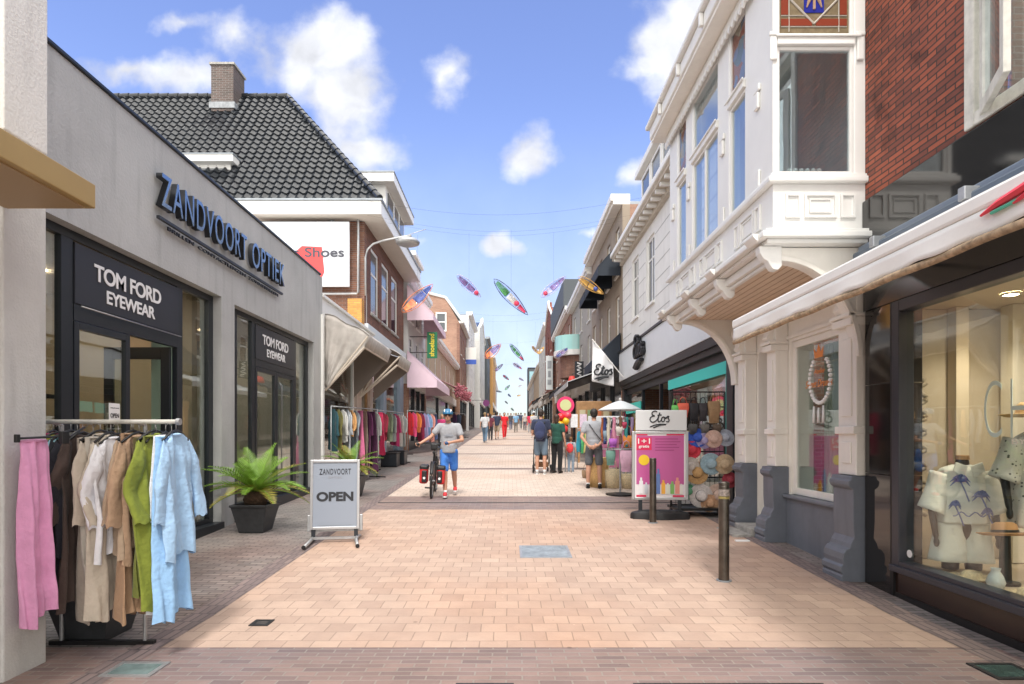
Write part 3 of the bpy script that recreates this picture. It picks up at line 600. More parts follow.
# ---------------------------------------------------------------- right: fashion shop at the picture edge
XR = 3.56
fs = thing('fashion_shop', 'red brick fashion shop with dark granite band at the right picture edge', 'building', (XR+2, 3, 0))
plate('upper_wall', -1, XR, -3, 5.995, 3.835, 7.5, [(3.0, 4.66, 3.86, 6.4)], .35, 'brickR', fs)
build('granite_band', MB().box(XR-.03, XR+.33, -3, 5.995, 3.38, 3.832), 'granite', fs, bevel=.004)
build('fascia', MB().box(XR-.02, XR+.3, -3, 5.995, 2.74, 3.378), mat('dark fascia', (.02, .02, .022), .12, spec=.8), fs)
for (a, b, c, d) in ((5.60, 5.993, -.1, 1.13), (5.60, 5.993, 1.135, 2.0), (5.60, 5.993, 2.005, 2.738)): build('granite_pillar', MB().box(XR-.002, XR+.3, a, b, c, d), 'granite', fs, bevel=.003)
wf = MB(); ring(wf, -1, XR, -.12, .02, -1.5, 5.55, .26, 2.735, .10); wf.box(XR-.05, XR+.1, -1.5, 5.55, .262, .32); wf = build('window_frame', wf, 'frame_dk', fs, bevel=.006)
build('pane', MB().box(XR+.05, XR+.058, -1.41, 5.46, .355, 2.64), glass_mat('fashion window glass', refl=.09, fres=1.5), wf)
build('jamb', MB().box(XR-.003, XR+.12, 5.552, 5.597, -.1, 2.738), 'black', fs)
build('base_panel', MB().box(XR+.02, XR+.2, -3, 5.55, -.05, .258), 'brownpanel', fs)
build('base_panel', MB().box(XR+.005, XR+.019, -3, 5.55, -.05, .06), 'black', fs)
# casement window with its sash open
uw = MB(); ring(uw, -1, XR, -.14, .03, 3.0, 4.66, 3.86, 6.4, .10); uw = build('window_frame', uw, 'oldwhite', fs, bevel=.01)
build('pane', MB().box(XR+.09, XR+.098, 3.08, 4.58, 3.94, 6.35), 'glass_bay', uw)
sa = Vector((XR-.035, 4.50)); sb = Vector((XR-.30, 3.96))      # the sash swung out, hinged at its far side
def sashpt(t, off=0): d = (sb-sa); n = Vector((-d.y, d.x)).normalized(); return sa+d*t+n*off
sm = MB()
def sashbox(mb, t0, t1, z0, z1, o0, o1):
    q = [sashpt(t0, o0), sashpt(t1, o0), sashpt(t1, o1), sashpt(t0, o1)]; mb.prism([(p.x, p.y) for p in q], 'Z', z0, z1)
sashbox(sm, 0, .14, 3.90, 5.9, 0, .045); sashbox(sm, .86, 1, 3.90, 5.9, 0, .045); sashbox(sm, .14, .86, 3.90, 3.99, 0, .045); sashbox(sm, .14, .86, 5.81, 5.9, 0, .045)
sm = build('open_sash', sm, 'oldwhite', fs, bevel=.006); pn = MB(); sashbox(pn, .14, .86, 3.99, 5.81, .018, .024); build('pane', pn, 'glass_bay', sm)
build('room_wall', MB().box(5.6, 5.7, 2, 5.9, 3.84, 7.4), 'beige2', fs)
# interior of the display window
build('interior_floor', MB().box(XR+.13, 7.8, -2, 5.99, .25, .30), mat('pale display floor', (.55, .45, .34), .5), fs)
build('interior_ceiling', MB().box(XR+.13, 7.8, -2, 5.99, 2.74, 2.80), mat('display ceiling', (.62, .52, .40), .7), fs)
build('back_wall', MB().box(XR+.12, 7.8, 5.86, 5.98, .31, 2.735), 'beige', fs)
build('back_wall', MB().box(5.4, 5.5, -2, 5.3, .31, 2.735), 'beige2', fs)
build('column', MB().box(4.72, 4.84, 5.62, 5.76, .31, 2.735), mat('white column', (.7, .62, .5), .6), fs)
build('column', MB().box(4.28, 4.40, 5.74, 5.855, .31, 2.735), mat('beige column', (.7, .58, .44), .6), fs)
for i, (x, y) in enumerate(((4.35, 5.2), (4.3, 4.3), (4.3, 3.4))):
    t = thing('ceiling_lamp', 'small round spotlight in the ceiling of the fashion shop window', 'lamp', (x, y, 2.73), 'spotlights in the fashion shop window ceiling')
    build('disc', MB().cyl((x, y, 2.725), (x, y, 2.738), .055, n=20), mat('spot glow', (1, .78, .5), emis=60), t)
    build('rim', MB().lathe([(.055, 2.72), (.075, 2.72), (.075, 2.739)], (x, y, 0), 20), 'white', t)
    l = bpy.data.lights.new('spot_bulb', 'SPOT'); l.energy = 38; l.color = (1, .85, .68); l.spot_size = R(125); l.spot_blend = .8; l.shadow_soft_size = .05
    lo = bpy.data.objects.new('spot_bulb', l); COL.objects.link(lo); lo.parent = t; lo.location = (0, 0, -.03)
# shop name on the glass
gn = thing('window_lettering', 'pale green capital letters stuck on the fashion shop glass', 'sign', (XR, 4.3, 1.5))
mint = mat('mint lettering', (.55, .68, .62), .5)
for ch_, yy_, ww_ in (('C', 4.55, .165), ('H', 4.31, .15), ('I', 4.08, .03)): text('lettering', ch_, mint, (XR+.046, yy_, 1.49), (0, -1, 0), (0, 0, 1), ww_, .42, .003, gn, bold=-.02)
text('small_lettering', 'BY CHIQUE', mat('pale lettering', (.7, .68, .6), .5), (XR+.046, 4.30, 1.435), (0, -1, 0), (0, 0, 1), .55, .045, .003, gn)
build('sticker', MB().cyl((XR+.046, 5.40, .44), (XR+.044, 5.40, .44), .035, n=20), 'wtext', gn)
# awning
aw = thing('awning', 'white fabric awning with mouldy brown hem over the fashion shop window', 'awning', (XR, 3, 3))
ax_, az_ = 2.22, 2.60
build('cassette', MB().box(XR-.17, XR-.032, -1, 5.93, 3.10, 3.30), mat('blue grey cassette', (.10, .13, .17), .35), aw, bevel=.02)
build('back_rail', MB().box(XR-.10, XR-.031, -1, 5.95, 3.305, 3.37), mat('blue rail', (.17, .21, .27), .4), aw, bevel=.01)
build('fabric', MB().grid(lambda u, v: (XR-.17-(XR-.17-ax_-.02)*v, -1+6.88*u, 3.22-(3.22-az_-.03)*v-.035*math.sin(v*math.pi)), 40, 10), 'awn_white', aw, smooth=True, solid=.006)
build('front_bar', MB().box(ax_-.03, ax_+.05, -1, 5.90, az_-.05, az_+.035), 'awn_white', aw, bevel=.018)
vm = MB().grid(lambda u, v: (ax_-.02+.012*math.sin(u*60)*v, -1+6.88*u, az_-.052-.115*v-.006*math.sin(u*130)*v), 160, 4)
build('valance', vm, 'awn_white', aw, smooth=True, solid=.004)
build('hem', MB().tube([(ax_-.012+.008*math.sin(i*1.1), -1+6.88*i/60, az_-.185) for i in range(61)], .022, n=8), 'awn_dirty', aw, smooth=True)
build('arm', MB().tube([(XR-.1, 5.6, 3.13), (2.9, 4.9, 2.84), (ax_+.05, 5.7, az_-.0)], .022), 'white', aw, smooth=True)
for y in (2.9, 4.4, 5.5):
    build('bracket', MB().box(XR-.22, XR-.10, y, y+.07, 3.24, 3.34).box(XR-.20, XR-.16, y+.01, y+.06, 3.19, 3.24), 'galv', aw, bevel=.008)
sw = MB()
for k, pts in enumerate([[(2.78, 2.54), (2.68, 2.56), (2.55, 2.575), (2.4, 2.60), (2.2, 2.605)], [(2.6, 2.53), (2.5, 2.55), (2.4, 2.57), (2.3, 2.55), (2.15, 2.58)]]):
    sw.tube([(ax_-.034, y, z-.02) for y, z in pts], [.006, .016, .02, .02, .016], n=6)
build('script_print', sw, mat('red print', (.75, .05, .08), .5), aw); build('green_print', MB().tube([(ax_-.034, 2.72, 2.51), (ax_-.034, 2.58, 2.515)], .008, n=6), mat('green print', (.1, .5, .35), .5), aw)

# mannequins
def mannequin_shirt(x, y, zsh, rot, label, pat, shorts=None, lng=.5):
    t = thing('mannequin', label, 'mannequin', (x, y, .30))
    def W_(p): return Matrix.Rotation(rot, 3, 'Z')@Vector(p)+Vector((x, y, 0))
    RM = Matrix.Rotation(rot, 3, 'Z')
    b = MB(); b.ell(W_((0, 0, zsh-.28)), (.155, .10, .30), rot=RM).ell(W_((0, 0, zsh-.08)), (.17, .085, .1), rot=RM).cyl(W_((0, 0, zsh-.02)), W_((0, -.01, zsh+.10)), .06, .052, 14).ell(W_((0, 0, zsh-.52)), (.15, .10, .16), rot=RM)
    for s_ in (-1, 1): b.cyl(W_((s_*.17, 0, zsh-.05)), W_((s_*.24, -.02, zsh-.36)), .045, .035).cyl(W_((s_*.24, -.02, zsh-.36)), W_((s_*.235, -.09, zsh-.58)), .034, .026).ell(W_((s_*.235, -.10, zsh-.63)), (.025, .03, .05)); 
    if shorts: 
        for s_ in (-1, 1): b.cyl(W_((s_*.08, 0, zsh-.5)), W_((s_*.09, 0, zsh-.88)), .08, .065)
    build('body', b, 'black', t, remesh=.014)
    build('neck_cap', MB().cyl(W_((0, -.01, zsh+.095)), W_((0, -.012, zsh+.13)), .055, .05, 18), 'wood', t)
    b = MB(); bot = zsh-lng
    def shirt(u, v):
        a = 2*math.pi*u; w_ = .165+.035*v+.014*math.sin(a*5+1)*v+.008*math.sin(a*9+v*4); d_ = .125+.02*v+.012*math.sin(a*4)*v
        k = 1 if v > .12 else .40+.6*math.sin(v/.12*math.pi/2)
        p = (w_*k*math.cos(a), d_*k*math.sin(a), zsh+.045-(zsh+.045-bot)*v if v > .12 else zsh+.045-(zsh+.045-bot)*v*.9)
        return W_(p)
    b.grid(shirt, 60, 26, closed_u=True)
    sh = build('shirt', b, pat, t, smooth=True, solid=.008)
    for s_ in (-1, 1):
        b = MB(); q0, q1 = Vector((s_*.165, 0, zsh-.03)), Vector((s_*.25, -.03, zsh-.36))
        def sl_(u, v):
            a = 2*math.pi*u; p = q0.lerp(q1, v); r = .075+.03*v+.006*math.sin(a*3+v*5)
            return W_(p+Vector((math.cos(a)*r*.9, math.sin(a)*r, s_*math.cos(a)*r*.35)))
        b.grid(sl_, 28, 10, closed_u=True); build('sleeve', b, pat, sh, smooth=True, solid=.008)
        b = MB(); b.prism([(s_*.01, zsh+.04), (s_*.10, zsh+.075), (s_*.12, zsh+.0), (s_*.035, zsh-.07)], 'Y', -.135, -.12)
        b.v = [tuple(W_(q)) for q in b.v]; build('collar', b, pat, sh, bevel=.004)
    b = MB()
    for k in range(5): b.cyl(W_((0, -.142-.004*k, zsh-.09-k*.09)), W_((0, -.150-.004*k, zsh-.09-k*.09)), .008, n=10)
    build('buttons', b, 'wtext', sh)
    if shorts:
        for s_ in (-1, 1):
            b = MB()
            def leg(u, v):
                a = 2*math.pi*u; r = .115+.03*v+.008*math.sin(a*5)*v; return W_((s_*(.085+.02*v)+math.cos(a)*r, math.sin(a)*r*.85, zsh-.46-.34*v))
            b.grid(leg, 36, 12, closed_u=True); build('shorts_leg', b, shorts, t, smooth=True, solid=.006)
    return t, W_
linen = fabric('cream linen', (.80, .79, .74), .04, 14, .5)
mq, Wm = mannequin_shirt(4.00, 5.30, 1.20, R(-14), 'headless black mannequin in a white shirt with blue palm print and white shorts', linen, linen, .46)
pr = MB()
def palm2(cx, cz, s_, n=8):
    cz += .04
    for k in range(n):
        a = R(-20+k*220/(n-1)); pts = [Vector((cx, -.168, cz)), Vector((cx+.5*s_*math.cos(a), -.170, cz+.5*s_*math.sin(a)+.02)), Vector((cx+s_*math.cos(a), -.158, cz+s_*math.sin(a)*.8-.02))]
        pr.tube([Wm(p) for p in pts], [.008, .011, .002], n=5)
    pr.tube([Wm(p) for p in (Vector((cx, -.168, cz)), Vector((cx+.03, -.176, cz-.08)), Vector((cx+.06, -.178, cz-.17)))], .006, n=5)
palm2(-.08, 1.07, .08); palm2(.075, .94, .07); palm2(-.12, .86, .05); palm2(.12, .80, .05)
pr.tube([Wm((x/100, -.178, .83+.02*math.sin(x*.6))) for x in range(-14, 15, 2)], .005, n=5)
build('palm_print', pr, mat('blue print', (.10, .14, .36), .7), mq)
dot = mat('dotted grey cloth', (.5, .5, .46), .85)
nt = dot.node_tree; vo = nt.nodes.new('ShaderNodeTexVoronoi'); vo.inputs['Scale'].default_value = 26; tc = nt.nodes.new('ShaderNodeTexCoord'); nt.links.new(tc.outputs['Object'], vo.inputs['Vector'])
rr = nt.nodes.new('ShaderNodeValToRGB'); rr.color_ramp.elements[0].position = .18; rr.color_ramp.elements[0].color = (.06, .06, .07, 1); rr.color_ramp.elements[1].position = .26; rr.color_ramp.elements[1].color = (.55, .54, .5, 1); nt.links.new(vo.outputs['Distance'], rr.inputs[0]); nt.links.new(rr.outputs[0], nt.nodes['Principled BSDF'].inputs['Base Color'])
mannequin_shirt(4.30, 4.86, 1.50, R(-20), 'tall black mannequin in a grey dotted shirt beside the window lettering', dot, None, .74)
def hat(x, y, z, r, m, label, cat='hat', crown=.09, tilt=0, tz=0, group=None, nm='straw_hat', band=None):
    t = thing(nm, label, cat, (x, y, z), group)
    h = MB().lathe([(0, crown), (r*.28, crown*1.02), (r*.42, crown*.85), (r*.47, crown*.3), (r*.5, .004), (r*.75, -.006), (r, .012), (r*.99, .018), (r*.75, .001), (r*.48, .012)], (x, y, z), 26)
    build('crown_and_brim', h, m, t, smooth=True)
    if band: build('hat_band', MB().lathe([(r*.478, crown*.08), (r*.485, crown*.1), (r*.482, crown*.38), (r*.47, crown*.4)], (x, y, z), 26), band, t, smooth=True)
    t.rotation_euler = (tilt, 0, tz); return t
straw = mat('straw', (.62, .40, .17), .8, var=.22, vscale=40, bump=.6, bscale=90)
tanm = mat('tan felt', (.48, .26, .12), .8, var=.08); palestraw = mat('pale straw', (.70, .58, .38), .8, var=.3, vscale=35, bump=.6, bscale=70)
hat(4.2, 4.84, 1.66, .20, straw, 'orange straw hat on top of the tall mannequin', crown=.11)
hat(4.02, 4.86, .70, .19, tanm, 'tan felt hat with dark band on a stand beside the shorts', crown=.10, tilt=R(-8), band='black')
build('stand', MB().cyl((4.02, 4.86, .30), (4.02, 4.86, .70), .045, .035, 14).cyl((4.02, 4.86, .30), (4.02, 4.86, .32), .10, n=20), 'black', thing('hat_stand', 'dark hat stand under the tan felt hat', 'stand', (4.02, 4.86, .3)), smooth=True, angle=40)
hat(3.86, 5.0, .315, .16, palestraw, 'pale straw hat lying on the window floor nearer the mannequin in shorts', crown=.06)
hat(3.84, 4.42, .315, .17, palestraw, 'pale straw hat lying on the window floor at the right picture edge', crown=.06)
t = thing('vase', 'small white vase standing between the two pale straw hats', 'vase', (3.83, 4.72, .3)); build('body', MB().lathe([(0, 0), (.05, .0), (.065, .05), (.05, .1), (.028, .14), (.035, .16)], (3.83, 4.72, .30), 22), mat('glazed white', (.6, .65, .66), .2), t, smooth=True)
t = thing('wall_art', 'pale curling textile ornament hung on the wall behind the window mannequins', 'wall decoration', (4.0, 5.8, 1.6))
o = MB()
for k in range(7):
    z0 = 2.05-k*.19; o.tube([(3.98+.05*math.sin(j*.9+k), 5.83-.03, z0-.02*j) for j in range(10)], .022, n=6)
build('strands', o, mat('grey beads', (.33, .27, .2), .7, var=.3, vscale=30), t, smooth=True)
o = MB()
for k in range(90):
    a = random.random()*6.28; r = random.random()**.5*.30; o.ell((4.28+r*math.cos(a), 5.80, 1.32+r*1.1*math.sin(a)), (.030, .012, .022), 7, 4)


# ---------------------------------------------------------------- right: white shop with oriel bay
XW = 3.66; BXf = 2.64; Y0, Y1 = 6.0, 9.85
bb = thing('oriel_house', 'cream shop house with ornate white oriel bay over the pavement', 'house', (XW+1.5, 8, 0))
dr = (8.16, 8.80, .25, 2.72); wn = (6.42, 7.80, .74, 2.72)
plate('wall', -1, XW, 6.02, 9.72, .10, 3.38, [dr, wn], .3, 'cream', bb)
build('upper_wall', MB().box(XW, XW+.4, 6.02, 9.9, 3.385, 7.0), 'white_render', bb)
build('side_wall', MB().box(XR+.36, 7.8, 5.997, 6.30, -.1, 7.3), 'brickNx', bb)
build('plinth', MB().box(XW-.035, XW+.1, 6.36, 7.84, -.05, .70), 'greyblue', bb, bevel=.006)
build('plinth_sill', MB().box(XW-.09, XW+.1, 6.36, 7.84, .703, .745), 'greyblue', bb, bevel=.012)
w = window(bb, -1, XW, 6.42, 7.80, .75, 2.72, .03, .085, m='cream', gm='glass', name='shop_window')
bd = MB()
for k in range(26):
    a = R(130+k*280/25); bd.ell((XW+.045, 7.15+.235*math.cos(a), 2.18+.285*math.sin(a)), .024, 10, 6)
for k in (-1, 0, 1): bd.cyl((XW+.045, 7.18+k*.11, 1.86-.02*(k == 0)), (XW+.045, 7.18+k*.11, 1.66), .010, .018, 8)
dc = thing('window_decal', 'ring of white feathers and beads with orange lettering on the narrow shop window', 'window sticker', (XW, 7.18, 2.1))
build('bead_ring', bd, 'wtext', dc, smooth=True)
om = mat('orange gilt lettering', (.72, .24, .06), .5)
text('lettering', 'Sweet Dreams', om, (XW+.052, 7.50, 2.09), (0, -1, 0), (0, 0, 1), .62, .09, .003, dc, shear=.3); text('lettering', 'Atelier', om, (XW+.052, 7.30, 2.25), (0, -1, 0), (0, 0, 1), .26, .06, .003, dc, shear=.3)
cr = MB().prism([(7.10, 2.44), (7.08, 2.56), (7.14, 2.50), (7.19, 2.60), (7.24, 2.50), (7.30, 2.56), (7.28, 2.44)], 'X', XW+.048, XW+.052); build('crown', cr, om, dc)
build('room_wall', MB().box(XW+1.8, XW+1.9, 6.3, 9.7, .1, 3.3), 'beige2', bb); build('room_floor', MB().box(XW+.31, XW+1.79, 6.3, 9.7, .10, .5), 'beige2', bb)
build('curtain', MB().grid(lambda u, v: (XW+.5+.03*math.sin(u*60), 7.0+.9*u, .5+2.2*v), 60, 1), mat('grey green curtain', (.42, .48, .42), .8), bb)
# door in its recess
dd = MB().box(XW+.25, XW+.30, 8.16, 8.80, .25, 2.72); dd = build('door', dd, mat('grey white door', (.58, .6, .62), .5), bb)
build('panel', MB().box(XW+.238, XW+.249, 8.26, 8.70, .40, 1.05).box(XW+.238, XW+.249, 8.26, 8.70, 1.15, 1.30), 'white', dd, bevel=.005)
build('pane', MB().box(XW+.236, XW+.249, 8.28, 8.68, 1.4, 2.55), 'glass_far', dd); build('handle', MB().tube([(XW+.24, 8.24, 1.15), (XW+.19, 8.24, 1.15), (XW+.19, 8.34, 1.15)], .01), 'steel', dd)
build('door_step', MB().box(3.30, XW+.25, 8.17, 8.79, -.05, .235).box(3.05, 3.30, 8.15, 8.83, -.05, .165), 'stone', bb, bevel=.015)
# pilasters with scroll bases
def pilaster(ya, yb, full):
    z0 = g(ya)
    p = build('pilaster', MB().box(XW-.17, XW-.002, ya, yb, 1.10, 3.38).box(XW-.205, XW-.002, ya-.012, yb+.012, 1.52, 1.60).box(XW-.235, XW-.002, ya-.015, yb+.015, 2.62, 2.70).box(XW-.26, XW-.002, ya-.02, yb+.02, 2.705, 2.745), 'cream', bb, bevel=.01)
    build('relief_block', MB().box(XW-.185, XW-.171, ya+.08, yb-.08, 1.22, 1.44).box(XW-.185, XW-.171, ya+.07, yb-.07, 1.7, 2.5), 'cream', p, bevel=.006)
    sc = MB()
    prof = [(0, z0-.05), (.40, z0-.05), (.40, z0+.05), (.385, z0+.07), (.41, z0+.10), (.41, z0+.15), (.375, z0+.17), (.385, z0+.22), (.375, z0+.28), (.34, z0+.32), (.30, z0+.335), (.285, z0+.38), (.245, z0+.44), (.235, z0+.6), (.235, .96), (.27, .985), (.285, 1.01), (.285, 1.045), (.26, 1.06), (.25, 1.095), (0, 1.095)]
    sc.prism([(XW-(d*.82 if z < .6 else d*.9), z) for d, z in prof], 'Y', ya-.02, yb+.02); build('scroll_base', sc, 'greyblue', p, bevel=.006)
    # scroll corbel
    c = [(0, 3.0)]; 
    for k in range(13): a = k/12; c.append((.20+.07*math.sin(a*math.pi*2)**2*1.0, 3.0-.30*a if False else 2.745+.30*(1-a)))
    cb = MB().prism([(XW-.0-d, z) for d, z in [(0, 2.747), (.21, 2.747), (.26, 2.80), (.235, 2.86), (.24, 2.93), (.29, 2.99), (.30, 3.06), (.27, 3.12), (.22, 3.14), (0, 3.14)]], 'Y', ya+.05, yb-.05)
    build('corbel', cb, 'cream', p, bevel=.008)
    return p
pilaster(6.03, 6.36, 1); pilaster(7.86, 8.12, 0); pilaster(8.86, 9.14, 0)
build('lintel_moulding', MB().box(XW-.03, XW-.002, 6.40, 8.2, 2.76, 2.80).box(XW-.05, XW-.002, 6.38, 8.2, 3.0, 3.05), 'cream', bb)
# arched brackets below the bay
def bracket(y0, y1):
    pts = [(XW-.02, 3.395), (BXf-.02, 3.395), (BXf-.02, 3.28), (BXf+.06, 3.27)]
    cx, cz, rx, rz = BXf+.06, 2.30, XW-.16-BXf-.06, .96
    for k in range(15): a = R(90-k*90/14); pts.append((cx+rx*math.cos(a), cz+rz*math.sin(a)))
    pts.append((XW-.02, 2.30)); return build('arch_bracket', MB().prism(pts, 'Y', y0, y1), 'cream', bb, bevel=.006)
bracket(6.035, 6.16); bracket(9.30, 9.46)
am = MB()
for (ya, yb) in ((6.01, 6.034), (9.275, 9.299)):
    cx, cz, rx, rz = BXf+.06, 2.30, XW-.16-BXf-.06, .96
    p = []; 
    for k in range(15): a = R(90-k*90/14); p.append((cx+rx*math.cos(a), cz+rz*math.sin(a)))
    for k in range(15): a = R(k*90/14); p.append((cx+(rx+.05)*math.cos(a), cz+(rz+.05)*math.sin(a)))
    am.prism(p, 'Y', ya, yb)
build('arch_moulding', am, 'cream', bb, bevel=.006)
build('soffit', MB().box(BXf+.10, XW-.02, 6.165, 9.295, 3.30, 3.36), 'soffit', bb)
sfb = MB()
for i in range(9): sfb.box(BXf+.11+i*.10, BXf+.115+i*.10, 6.17, 9.29, 3.296, 3.2995)
build('soffit_grooves', sfb, 'wood', bb)
build('bottom_rail', MB().box(BXf-.02, BXf+.098, 6.165, 9.295, 3.30, 3.395).box(BXf+.02, BXf+.07, 6.165, 9.295, 3.26, 3.299), 'white', bb, bevel=.01)
for y in (6.05, 7.3, 8.35, 9.5):
    build('console', MB().prism([(BXf+.09, 3.40), (BXf+.09, 3.20), (BXf+.05, 3.16), (BXf+.0, 3.17), (BXf-.03, 3.21), (BXf-.05, 3.25), (BXf-.09, 3.27), (BXf-.13, 3.33), (BXf-.14, 3.40)], 'Y', y-.055, y+.055), 'white', bb, bevel=.01)
# stepped cornice under the panels
def around(mb, e, z0, z1, y0=Y0, y1=Y1, xe=XW): mb.box(BXf-e, xe-.003, y0-e, y1+e, z0, z1); return mb
build('cornice', around(MB(), .10, 3.402, 3.44), 'white', bb, bevel=.008); build('cornice', around(MB(), .17, 3.4425, 3.50), 'white', bb, bevel=.012); build('cornice', around(MB(), .12, 3.5025, 3.54), 'white', bb, bevel=.008)
for y in (6.05, 7.3, 8.35, 9.62): build('cornice_break', MB().prism([(BXf-.172, 3.42), (BXf-.20, 3.44), (BXf-.23, 3.475), (BXf-.23, 3.50), (BXf-.172, 3.50)], 'Y', y-.12, y+.12), 'white', bb, bevel=.008)
build('panel_band', around(MB(), 0, 3.5425, 4.02), 'white', bb)
pm = MB()
for (a, b) in ((6.28, 7.0), (7.42, 8.28), (8.5, 9.42)):
    w3 = (b-a)/5
    for (c, d) in ((a, a+w3), (a+w3*1.25, b-w3*1.25), (b-w3, b)):
        ring(pm, -1, BXf, .001, .022, c, d, 3.66, 3.93, .022); ring(pm, -1, BXf, .001, .014, c+.045, d-.045, 3.705, 3.885, .012) if d-c > .16 else None
sx0 = BXf+.12; sx1 = XR-.10
for (c, d) in ((sx0, sx0+.15), (sx0+.19, sx1-.19), (sx1-.15, sx1)):
    ring(pm, -1, Y0, .001, .022, c, d, 3.68, 3.92, .022, 'Y')
    if d-c > .2: ring(pm, -1, Y0, .001, .014, c+.05, d-.05, 3.73, 3.87, .012, 'Y')
build('panel_mouldings', pm, 'white', bb)
build('sill_rail', around(MB(), .06, 4.022, 4.085), 'white', bb, bevel=.015); build('sill_rail', around(MB(), .035, 4.087, 4.115), 'white', bb, bevel=.006)
# posts
posts = MB()
pst = [(Y0, 6.70), (7.20, 7.58), (8.64, 8.95), (9.40, Y1)]
for (a, b) in pst: posts.box(BXf, BXf+(.14 if a > 6.1 else .035), a, b, 4.117, 6.3)
posts.box(XR-.11, XW-.002, Y0, Y0+.14, 4.117, 6.3)
posts_mb = posts; posts = build('corner_post', MB().box(BXf-.004, BXf+.036, Y0-.004, Y0+.13, 4.118, 6.298), 'white', bb); build_each('post', posts_mb, 'white', bb, bevel=.012)
st_ = MB()
for (a, b) in pst: st_.box(BXf-.035, BXf-.001, (a+b)/2-.05, (a+b)/2+.05, 4.95, 5.12).box(BXf-.03, BXf-.001, (a+b)/2-.07, (a+b)/2+.07, 5.13, 5.2).box(BXf-.025, BXf-.001, (a+b)/2-.06, (a+b)/2+.06, 4.117, 4.3)
for xx in (BXf+.0, XR-.055): st_.box(xx-.035, xx+.035, Y0-.03, Y0-.001, 5.25, 5.48).box(xx-.045, xx+.045, Y0-.035, Y0-.001, 5.49, 5.53)
build_each('turned_block', st_, 'white', posts, bevel=.01)
# side window and front windows with coloured upper lights
sg_m = bpy.data.materials.new('stained glass'); sg_m.use_nodes = True
def stained():
    nt = sg_m.node_tree; N = nt.nodes; L = nt.links; b = N['Principled BSDF']; b.inputs['Roughness'].default_value = .12
    tc = N.new('ShaderNodeTexCoord'); vo = N.new('ShaderNodeTexVoronoi'); vo.distance = 'MANHATTAN'; vo.inputs['Scale'].default_value = 7; L.new(tc.outputs['Object'], vo.inputs['Vector'])
    sp = N.new('ShaderNodeSeparateColor'); L.new(vo.outputs['Color'], sp.inputs[0]); cr = N.new('ShaderNodeValToRGB'); cr.color_ramp.interpolation = 'CONSTANT'
    for i, (p, c) in enumerate(((0, (.08, .12, .22)), (.3, (.20, .17, .12)), (.55, (.05, .09, .12)), (.75, (.16, .05, .03)))):
        e = cr.color_ramp.elements[i] if i < 2 else cr.color_ramp.elements.new(p); e.position = p; e.color = (*c, 1)
    L.new(sp.outputs[0], cr.inputs[0]); L.new(cr.outputs[0], b.inputs['Base Color'])
stained()
def sash(axis, c, a, b, z0, z1, gm='glass_bay', bars=()):
    wmb = MB(); ring(wmb, -1, c, -.07, -.008, a, b, z0, z1, .035, axis)
    for t_ in bars:
        y = a+(b-a)*t_
        if axis == 'X': wmb.box(c+.011, c+.067, y-.025, y+.025, z0+.035, z1-.035)
    w = build('window', wmb, 'white', bb, bevel=.006)
    pmb = MB(); 
    if axis == 'X': pmb.box(c+.03, c+.036, a+.02, b-.02, z0+.02, z1-.02)
    else: pmb.box(a+.02, b-.02, c+.03, c+.036, z0+.02, z1-.02)
    build('pane', pmb, gm, w); return w
tz0, tz1 = 5.40, 5.50
for (a, b, br) in ((6.70, 7.20, ()), (7.58, 8.64, (.5,)), (8.95, 9.40, ())):
    sash('X', BXf, a, b, 4.117, tz0, bars=br); 
    sash('X', BXf, a, b, tz1, 6.3, gm='glass_bay' if br else sg_m)
tr = MB()
for (a, b) in ((6.70, 7.20), (7.58, 8.64), (8.95, 9.40)): tr.box(BXf-.03, BXf+.12, a+.001, b-.001, tz0+.002, tz1-.002).box(BXf-.05, BXf-.031, a-.03, b+.03, tz1-.03, tz1-.004)
tr.box(BXf+.036, XR-.111, Y0-.03, Y0+.12, tz0+.002, tz1+.0).box(BXf+.02, XR-.06, Y0-.05, Y0-.031, tz1-.03, tz1-.004)
build_each('transom', tr, 'white', bb, bevel=.008)
sash('Y', Y0, BXf+.036, XR-.111, 4.117, tz0)
sw_ = sash('Y', Y0, BXf+.036, XR-.111, tz1, 6.3, gm=mat('amber leaded glass', (.20, .16, .10), .15, var=.25, vscale=14))
cx = (BXf+.036+XR-.111)/2; hw = (XR-BXf)/2-.13; ld = MB(); yy = Y0+.026
zb = tz1+.06; zt = 6.24; zc = zb+.42
for (p, q) in (((cx-hw, zc), (cx, zb+.08)), ((cx, zb+.08), (cx+hw, zc)), ((cx-hw, zc), (cx, zt)), ((cx+hw, zc), (cx, zt))): ld.tube([(p[0], yy, p[1]), (q[0], yy, q[1])], .011, n=6)
for (p, q) in (((cx-hw, zb+.05), (cx+hw, zb+.05)), ((cx-hw, zb+.16), (cx-.09, zb+.16)), ((cx+.09, zb+.16), (cx+hw, zb+.16)), ((cx-hw+.08, zb), (cx-hw+.08, zb+.5)), ((cx+hw-.08, zb), (cx+hw-.08, zb+.5))): ld.tube([(p[0], yy, p[1]), (q[0], yy, q[1])], .006, n=5)
build('lead_lines', ld, mat('lead came', (.42, .38, .33), .5), sw_)
build('blue_glass', MB().box(cx-.10, cx+.10, Y0+.022, Y0+.028, zb+.19, zb+.62), mat('blue glass', (.02, .03, .25), .15), sw_)
build('red_glass', MB().box(cx-hw, cx-.02, Y0+.023, Y0+.0285, zb+.06, zb+.13).box(cx+.02, cx+hw, Y0+.023, Y0+.0285, zb+.06, zb+.13).box(cx-hw, cx-hw+.07, Y0+.023, Y0+.0285, zb+.17, zb+.35).box(cx+hw-.07, cx+hw, Y0+.023, Y0+.0285, zb+.17, zb+.35), mat('brown red glass', (.22, .045, .025), .15), sw_)
bt = MB()
